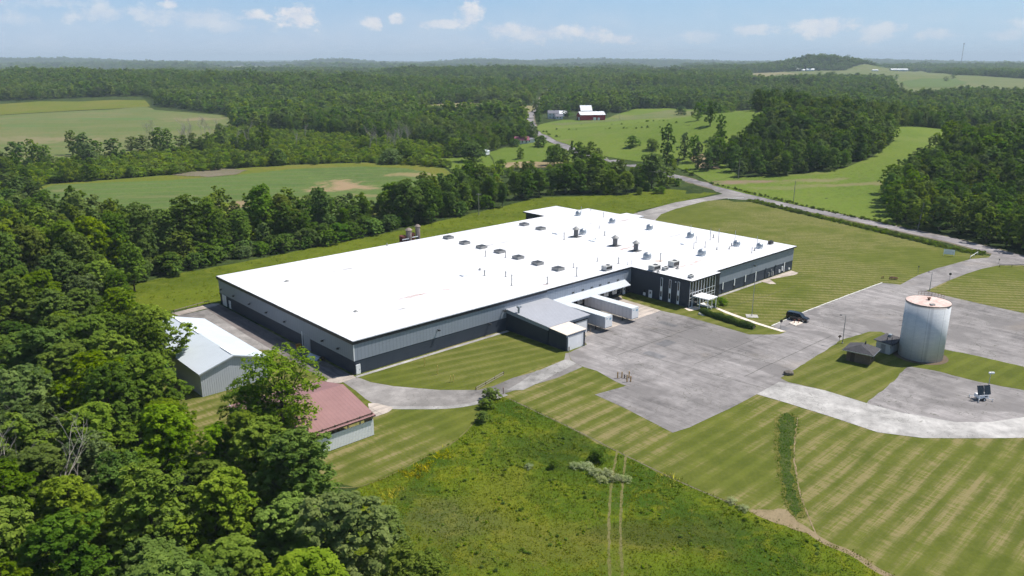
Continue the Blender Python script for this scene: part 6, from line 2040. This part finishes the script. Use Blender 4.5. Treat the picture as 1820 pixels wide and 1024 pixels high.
# ---- hedge: one long clipped body of leaves
def hedge(name, pts, w, h, label, mat, n, size=.22, stems=None):
    rng = np.random.default_rng(5)
    P = []; Nn = []
    seg = [(np.array(a), np.array(b)) for a, b in zip(pts[:-1], pts[1:])]
    L = np.array([np.linalg.norm(b - a) for a, b in seg]); cum = L / L.sum()
    for i in rng.choice(len(seg), n, p=cum):
        a, b = seg[i]; f = rng.uniform()
        d = (b - a) / np.linalg.norm(b - a); nn = np.array([-d[1], d[0]])
        ang = rng.uniform(0, math.pi)
        wob = 1 + .18 * math.sin(f * L[i] * 1.3) + rng.normal() * .06
        off = math.cos(ang) * w / 2 * wob; zz = .1 + (math.sin(ang) ** .6) * h * wob
        c = a + (b - a) * f + nn * off
        P.append((c[0], c[1], zz)); Nn.append((nn[0] * math.cos(ang), nn[1] * math.cos(ang), math.sin(ang)))
    P = np.array(P); Nn = np.array(Nn) + rng.normal(size=(n, 3)) * .5
    V, Fq = leaf_quads(P, Nn, size * rng.uniform(.6, 1.3, n), rng)
    o_ = P.mean(0); o_[2] = 0
    me = tone_mesh(name, V - o_, Fq, rng.uniform(0, 1, n), mat)
    T = empty(name, label, 'hedge', (o_[0], o_[1], 0))
    o = bpy.data.objects.new('foliage', me); COL.objects.link(o); o.parent = T
    m = MB()
    for a, b in seg:
        d = (b - a) / np.linalg.norm(b - a); nn = np.array([-d[1], d[0]]) * w * .33
        q = [tuple(a + nn - o_[:2]), tuple(b + nn - o_[:2]), tuple(b - nn - o_[:2]), tuple(a - nn - o_[:2])]
        m.prism(q, 0.02, h * .72)
    m.build('stems', 'bark', T)
    return T


hedge('hedge', GP([(1246, 558), (1290, 571), (1318, 581), (1340, 588)]), 1.7, 1.2, 'long dark hedge below the entrance foot path', 'leaf_dark', 9000, .16)


# ---- dead trees
def dead_tree(loc, h, seed, label, mat='bark_pale', r=.16):
    rng = random.Random(seed)
    m = MB()

    def br(p, d, L, r, depth):
        n = 3
        for k in range(n):
            q = p + d * (L / n)
            m.tube(p, q, r * (1 - .25 * k), r * (1 - .25 * (k + 1)) + .005, n=5, caps=False)
            p = q
            d = (d + Vector((rng.uniform(-.2, .2), rng.uniform(-.2, .2), rng.uniform(-.02, .12)))).normalized()
            if depth and (k > 0 or depth < 3):
                for _ in range(2 if depth > 1 else 1):
                    a = rng.uniform(0, 6.28)
                    dd = (d + Vector((math.cos(a), math.sin(a), .3)) * rng.uniform(.6, 1.0)).normalized()
                    br(p, dd, L * rng.uniform(.4, .62), r * .5, depth - 1)
    br(Vector((0, 0, 0)), Vector((rng.uniform(-.1, .1), rng.uniform(-.1, .1), 1)).normalized(), h * .75, r, 3)
    T = empty('dead_tree', label, 'dead tree', loc)
    m.build('branches', mat, T)
    return T


for (ix, iy, h, lb) in ((14, 560, 14, 'bare grey dead tree at the left edge above the wood'), (165, 850, 9, 'dead tree with pale forked limbs in the middle of the wood'), (105, 1010, 15, 'bare forked dead tree in the lower left wood'), (30, 990, 15, 'leaning pale dead trunk near the left edge'), (30, 850, 13, 'thin bare grey tree at the left edge lower down')):
    dead_tree(G(ix, iy), h, int(ix), lb)
for k in range(34):
    bx = random.choice([random.uniform(395, 560), random.uniform(640, 760), random.uniform(240, 420)])
    by = random.uniform(238, 262) if bx < 420 else random.uniform(250, 275)
    dead_tree(G(bx, by), random.uniform(9, 15), 40 + k, 'bare grey tree among the far scrub between the fields', r=.22)['group'] = 'bare grey trees among the far scrub'


# ---- countless far trees: points with instanced crowns
def scatter(name, label, pts, kinds, scale, zoff=0, zs=(.85, 1.2)):
    """one object: a cloud of points, each carrying one of the crown meshes of the real trees"""
    pts = np.asarray(pts, float)
    n = len(pts)
    if n == 0: return
    rng = np.random.default_rng(n)
    me = bpy.data.meshes.new(name)
    z = th(pts[:, 0], pts[:, 1]) + zoff
    co = np.column_stack([pts[:, 0], pts[:, 1], z]).astype(np.float32)
    me.vertices.add(n); me.vertices.foreach_set('co', co.ravel())
    a = me.attributes.new('pick', 'INT', 'POINT'); a.data.foreach_set('value', rng.integers(0, len(kinds), n).astype(np.int32))
    s = rng.uniform(scale[0], scale[1], n) * (1 + (.16 * np.sin(pts[:, 0] / 47 + 2) * np.sin(pts[:, 1] / 61) + .10 * np.sin(pts[:, 0] / 19 + pts[:, 1] / 23) if name == 'woodland' else 0)); zz = rng.uniform(zs[0], zs[1], n)
    a = me.attributes.new('size', 'FLOAT_VECTOR', 'POINT'); a.data.foreach_set('vector', np.column_stack([s, s, s * zz]).astype(np.float32).ravel())
    a = me.attributes.new('turn', 'FLOAT_VECTOR', 'POINT'); a.data.foreach_set('vector', np.column_stack([0 * s, 0 * s, rng.uniform(0, 6.28, n)]).astype(np.float32).ravel())
    o = bpy.data.objects.new(name, me); COL.objects.link(o)
    o['kind'] = 'stuff'; o['label'] = label
    ng = bpy.data.node_groups.new(name, 'GeometryNodeTree')
    ng.interface.new_socket('Geometry', in_out='INPUT', socket_type='NodeSocketGeometry')
    ng.interface.new_socket('Geometry', in_out='OUTPUT', socket_type='NodeSocketGeometry')
    gi = ng.nodes.new('NodeGroupInput'); go = ng.nodes.new('NodeGroupOutput')
    jn = ng.nodes.new('GeometryNodeJoinGeometry')

    def attr(nm, ty):
        nd = ng.nodes.new('GeometryNodeInputNamedAttribute'); nd.data_type = ty; nd.inputs[0].default_value = nm
        return nd.outputs[0]
    pk = attr('pick', 'INT'); sz = attr('size', 'FLOAT_VECTOR'); tn = attr('turn', 'FLOAT_VECTOR')
    for i, src in enumerate(kinds):
        oi = ng.nodes.new('GeometryNodeObjectInfo'); oi.transform_space = 'ORIGINAL'
        oi.inputs['Object'].default_value = src; oi.inputs['As Instance'].default_value = True
        cp = ng.nodes.new('FunctionNodeCompare'); cp.data_type = 'INT'; cp.operation = 'EQUAL'
        ng.links.new(pk, cp.inputs[2]); cp.inputs[3].default_value = i
        ip = ng.nodes.new('GeometryNodeInstanceOnPoints')
        ng.links.new(gi.outputs[0], ip.inputs['Points']); ng.links.new(oi.outputs['Geometry'], ip.inputs['Instance'])
        ng.links.new(cp.outputs[0], ip.inputs['Selection'])
        ng.links.new(tn, ip.inputs['Rotation']); ng.links.new(sz, ip.inputs['Scale'])
        ng.links.new(ip.outputs[0], jn.inputs[0])
    ng.links.new(jn.outputs[0], go.inputs[0])
    md = o.modifiers.new('scatter', 'NODES'); md.node_group = ng
    return o


def crown_of(key):
    for o in bpy.data.objects:
        if o.name.startswith('crown') and o.data == KIND[key][0]:
            return o
    # no such tree stands yet
    T = tree(key, FREE.pop(), 1.0, 'single tree in the far woodland')
    return T.children[0]


FREE = [G(1320, 168), G(1290, 172), G(1210, 170), G(1150, 165), G(620, 215), G(600, 225), G(560, 222), G(660, 205), G(580, 180), G(520, 190)]
near_x = np.array(TREES)


def jitter_grid(x0, x1, y0, y1, d, seed):
    rng = np.random.default_rng(seed)
    gx, gy = np.meshgrid(np.arange(x0, x1, d), np.arange(y0, y1, d))
    p = np.column_stack([gx.ravel(), gy.ravel()])
    return p + rng.uniform(-.42 * d, .42 * d, p.shape)


def uneven(p, L):
    return np.sin(p[:, 0] / L + 1.1) * np.cos(p[:, 1] / (L * 1.4) + .7) + .7 * np.sin(p[:, 0] / (L * .37) - p[:, 1] / (L * .53)) + .5 * np.cos(p[:, 0] / (L * .19) + p[:, 1] / (L * .26))


def wild(r0, r1, d, seed, extra=1.18):
    half = 910 / (FPX * math.cos(PITCH)) * extra
    p = jitter_grid(-r1 * half, r1 * half, r0 * .6, r1, d, seed)
    r = p[:, 1]
    ok = (np.abs(p[:, 0]) < half * p[:, 1] + 40) & (r >= r0) & (r < r1)
    p = p[ok]
    keep = np.ones(len(p), bool)
    for c in CLEAR:
        q = np.asarray(c)
        if q[:, 1].min() > r1 or q[:, 1].max() < r0: continue
        keep &= ~inside(c, p[:, 0], p[:, 1])
    p = p[keep]
    return p[uneven(p, 130 if r1 < 2000 else 420) < 1.45]


brush_zone = GP([(0, 330), (60, 300), (150, 296), (250, 290), (420, 278), (560, 272), (660, 280), (800, 290), (800, 300), (640, 289), (520, 293), (420, 299), (300, 311), (180, 321), (90, 327), (0, 345)])
back_zone = GP([(-100, 300), (0, 285), (100, 262), (180, 262), (300, 250), (430, 228), (500, 234), (600, 242), (700, 250), (800, 264), (800, 292), (660, 282), (560, 274), (420, 280), (250, 292), (150, 298), (60, 302), (-100, 340)])
A = wild(215, 760, 6.8, 5)
in_brush = inside(brush_zone, A[:, 0], A[:, 1]) | inside(GP([(1020, 268), (1090, 286), (1180, 302), (1260, 325), (1245, 296), (1190, 288), (1120, 280), (1060, 272)]), A[:, 0], A[:, 1])
clump = [(150, 283), (175, 280), (205, 278), (130, 270), (235, 262), (255, 268), (275, 262), (300, 268), (325, 258), (345, 262), (370, 266), (395, 255), (420, 262), (440, 250), (30, 285), (60, 290), (80, 280)]
in_brush |= inside(back_zone, A[:, 0], A[:, 1])
in_brush |= inside(GP([(800, 300), (900, 300), (1010, 295), (1080, 292), (1180, 312), (1240, 330), (1160, 335), (1000, 330), (880, 345), (810, 340)]), A[:, 0], A[:, 1])
for k_, (cx_, cy_) in enumerate(clump):
    i_ = (2, 1, 2, 0, 1, 3)[k_ % 6]
    if k_ % 3 == 0:
        clump.append((cx_ + 11, cy_ + 3)) if len(clump) < 26 else None
    tree(('mid', i_, k_ % 2), G(cx_, cy_ + 6), 1.0 + .25 * (k_ % 3), '%s tree of the loose row before the upper hay field' % wb[i_], group='row of trees before the upper hay field', sz=.75 + .15 * (k_ % 4))
# nothing on the near side of the belt, and the near wood has its own trees
nw = inside(wood_left, A[:, 0], A[:, 1])
D2 = ((A[:, None, :] - np.array(TREES)[None, :, :]) ** 2).sum(-1).min(1) < 25
forest = A[~in_brush & ~nw & ~D2]
brush = A[in_brush & ~D2]
bx = jitter_grid(*[f(brush_zone[i][j] for i in range(len(brush_zone))) for j in (0, 1) for f in (min, max)], 3.4, 8)
bx = bx[inside(brush_zone, bx[:, 0], bx[:, 1])]
b2 = jitter_grid(*[f(back_zone[i][j] for i in range(len(back_zone))) for j in (0, 1) for f in (min, max)], 4.3, 18)
b2 = b2[inside(back_zone, b2[:, 0], b2[:, 1]) & ~inside(brush_zone, b2[:, 0], b2[:, 1])]
for c_ in CLEAR: b2 = b2[~inside(c_, b2[:, 0], b2[:, 1])]
bx = np.vstack([bx, b2])
# keep the right wood and knoll to their own outlines
NK = {k: crown_of(k) for k in [('mid', i, j) for i in range(4) for j in (0, 1)]}
NB = [crown_of(('bush', i, 0)) for i in (0, 1, 2, 3, 3, 3)]
NF = [crown_of(('far', i, 0)) for i in (0, 1, 1, 2, 2, 3)]
midk = [NK[('mid', 0, 0)], NK[('mid', 1, 0)], NK[('mid', 1, 1)], NK[('mid', 2, 0)], NK[('mid', 2, 1)], NK[('mid', 3, 0)], NK[('mid', 3, 1)]]
scatter('woodland', 'thick mixed woodland between and behind the fields', np.vstack([forest, RIGHT_REST, KN_REST]) if len(KN_REST) else forest, midk, (.62, 1.2), zs=(.72, 1.05))
scatter('scrub', 'pale green scrub above the crop field', np.vstack([brush, bx]), [crown_of(('sapling', 0, 0)), crown_of(('sapling', 0, 0)), crown_of(('bush', 3, 0)), crown_of(('bush', 3, 0)), crown_of(('sapling', 1, 0)), crown_of(('bush', 0, 0))], (.5, 1.15), zs=(.6, 1.0))
scatter('woodland', 'distant woodland covering the low hills', wild(760, 1900, 8.6, 6), NF, (.7, 1.5), zs=(.6, 1.0))
scatter('woodland', 'far woodland fading into the haze', wild(1900, 4600, 14, 7), NF, (1.3, 2.1), zs=(.45, .7))
scatter('woodland', 'woodland on the horizon', wild(4600, 12000, 46, 8), NF, (3.2, 5.5), zs=(.35, .55))

# verge growth along the road
vz = ribbon(GP([(1335, 358), (1400, 374), (1500, 397), (1600, 421), (1700, 446), (1750, 455)]), 4.2)
sheet('road_verge', rough_edge(vz, .5, 3), Z3 + .02, 'verge', 0)
vp = jitter_grid(min(p[0] for p in vz), max(p[0] for p in vz), min(p[1] for p in vz), max(p[1] for p in vz), 1.1, 9)
vp = vp[inside(vz, vp[:, 0], vp[:, 1])]
scatter('verge_growth', 'tall weeds and low shrubs on the road verge', vp, NB, (.10, .30))
vz2 = ribbon(GP([(1265, 328), (1330, 344), (1400, 361), (1500, 383), (1560, 396), (1620, 408)]), 2.0)
vp = jitter_grid(min(p[0] for p in vz2), max(p[0] for p in vz2), min(p[1] for p in vz2), max(p[1] for p in vz2), 1.3, 10)
vp = vp[inside(vz2, vp[:, 0], vp[:, 1])]
scatter('verge_growth', 'low weeds on the far verge of the road', vp, NB, (.08, .28))
# fence-line weeds in the farm pasture
for a in ([(1000, 223), (1100, 221), (1220, 222)], [(985, 231), (1060, 231), (1200, 230)], [(965, 235), (1000, 250), (1040, 262)]):
    r_ = ribbon(GP(a), 5)
    q = jitter_grid(min(p[0] for p in r_), max(p[0] for p in r_), min(p[1] for p in r_), max(p[1] for p in r_), 6.5, 12)
    q = q[inside(r_, q[:, 0], q[:, 1])]
    q = q[RN.uniform(size=len(q)) < .55]
    scatter('fence_weeds', 'weeds growing along an old pasture fence line', q, NB[:2], (.1, .38))


# ---- meadow tussocks, flowers
def tufts(name, label, pts, mat, h=(.25, .6), blades=7, size=.09, spread=.35, base=Z3):
    rng = np.random.default_rng(len(pts))
    pts = np.asarray(pts)
    n = len(pts) * blades
    P0 = np.repeat(pts, blades, 0) + rng.normal(size=(n, 2)) * spread
    H = rng.uniform(h[0], h[1], n) * np.repeat(rng.uniform(.5, 1.2, len(pts)), blades)
    lean = rng.normal(size=(n, 2)) * .45 + np.repeat(rng.normal(size=(len(pts), 2)) * .35, blades, 0)
    a = rng.uniform(0, 6.28, n); w = size * rng.uniform(.6, 1.4, n)
    dx, dy = np.cos(a) * w, np.sin(a) * w
    z = np.full(n, base)
    B0 = np.column_stack([P0[:, 0] - dx, P0[:, 1] - dy, z]); B1 = np.column_stack([P0[:, 0] + dx, P0[:, 1] + dy, z])
    T = np.column_stack([P0[:, 0] + lean[:, 0] * H, P0[:, 1] + lean[:, 1] * H, z + H])
    V = np.stack([B0, B1, T], 1).reshape(-1, 3)
    Fq = np.arange(3 * n).reshape(n, 3)
    if name == 'meadow_grass':   # ranker and yellower towards the bottom and the left, darker along the lawn
        xx, yy = pts[:, 0], pts[:, 1]
        u = .5 + .35 * np.sin(xx * .11 + 1) * np.sin(yy * .09 + .5) + .25 * np.sin(xx * .31 + yy * .2) + (102 - yy) * .012 - np.clip(xx - 8, 0, 40) * .006
        tn = np.clip(u + rng.normal(size=len(pts)) * .22, 0, 1)
    else:
        tn = rng.uniform(0, 1, len(pts))
    tone = np.clip(np.repeat(tn, blades) + rng.normal(size=n) * .15, 0, 1)
    me = tone_mesh(name, V, Fq, tone, mat)
    o = bpy.data.objects.new(name, me); COL.objects.link(o)
    return tag(o, label, None, None, 'stuff')


def sample(poly, n, seed):
    rng = np.random.default_rng(seed)
    P = np.asarray(poly); c = rng.uniform(P.min(0), P.max(0), (n, 2))
    return c[inside(poly, c[:, 0], c[:, 1])]


def clumpy(p, sc, thr, seed=0):
    v = np.sin(p[:, 0] * sc + seed) * np.cos(p[:, 1] * sc * 1.3 + seed * 2) + .6 * np.sin(p[:, 0] * sc * 2.7 + p[:, 1] * sc * 2.1 + seed)
    return p[v > thr]


mp = sample(mead, 30000, 1)
mp = mp[mp[:, 1] > 70]
for a in ([(1097, 808), (1088, 850), (1083, 900), (1081, 960), (1083, 1030), (1085, 1090)], [(1112, 815), (1108, 850), (1103, 900), (1102, 960), (1105, 1030), (1108, 1090)]):
    mp = mp[~inside(ribbon(GP(a), .8), mp[:, 0], mp[:, 1])]
tufts('meadow_grass', 'long uneven grass of the foreground meadow', mp, 'grass_blade', (.08, .30), 4, .07, .3)
tufts('ditch_grass', 'rank grass filling the ditch in the lawn', sample(dit_out, 2600, 2), 'leaf_mid', (.1, .38), 4, .06, .2)
sp = sample(strip, 16000, 4)
tufts('rough_grass_tufts', 'bright tufts of grass behind the hall', clumpy(sp, .4, -.4), 'grass_blade', (.15, .5), 4, .1, .35)
wp = clumpy(sample(mead, 9000, 31), .35, .35, 2)
wp = wp[(wp[:, 1] > 72)][:800]
wp = wp[~inside(GP([(1070, 810), (1125, 815), (1120, 1100), (1070, 1100)]), wp[:, 0], wp[:, 1])]
scatter('meadow_weeds', 'low leafy weeds standing in the rough meadow', wp, [NB[0], NB[3], NB[3], NB[3]], (.04, .12), zs=(.6, 1.1))
for (px_, n, sd_) in (([(700, 845), (735, 838), (760, 830), (765, 845), (745, 858), (715, 850)], 260, 1), ([(760, 822), (795, 800), (800, 812), (775, 832)], 160, 2), ([(660, 885), (690, 877), (702, 890), (680, 900), (662, 897)], 170, 3),
                     ([(1165, 845), (1200, 852), (1215, 872), (1190, 870), (1168, 862)], 110, 4), ([(650, 915), (680, 930), (665, 945)], 40, 5), ([(700, 868), (720, 872), (705, 880)], 40, 6)):
    tufts('yellow_wildflowers', 'patch of yellow flowers in the meadow', clumpy(sample(GP(px_), n * 9, sd_)[:n], 1.3, -.1, sd_)[:int(n * .30)], 'flower_yellow', (.25, .6), 6, .05, .42)
for k, (ix, iy, sc_) in enumerate(((1022, 832, .38), (1040, 840, .44), (1058, 852, .46), (1078, 850, .40), (1094, 856, .44), (1112, 858, .38), (1070, 864, .36), (1300, 900, .34), (1322, 912, .32), (940, 838, .3))):
    tree(('bush', 4, 0), G(ix, iy), sc_, 'pale grey-green feathery shrub in the meadow%s' % (', beside the lawn edge' if ix > 1200 else ', left of the drift' if ix < 1000 else ' drift across the wheel tracks'), 'shrub', 'pale feathery shrubs in the meadow', 'shrub', sz=sc_ * .55)

# ------------------------------------------------------------------ the air
hz = MB().box(-24500, 24500, -2600, 27500, -45, 205)
m = bpy.data.materials.new('haze_air'); m.use_nodes = True
t = m.node_tree; t.nodes.clear()
out = t.nodes.new('ShaderNodeOutputMaterial'); pv = t.nodes.new('ShaderNodeVolumePrincipled')
pv.inputs['Color'].default_value = (.74, .88, 1.0, 1)
pv.inputs['Density'].default_value = .00009
pv.inputs['Anisotropy'].default_value = 0.0
t.links.new(pv.outputs[0], out.inputs['Volume'])
MATS['haze_air'] = m
o = hz.build('haze', 'haze_air')
o['kind'] = 'stuff'; o['label'] = 'thin blue summer haze over the land'
print('trees', len(TREES), 'left wood', N_LEFT, 'right', len(rp), 'knoll', len(kp), 'forest', len(forest), 'brush', len(brush), len(bx), 'objects', len(bpy.data.objects))
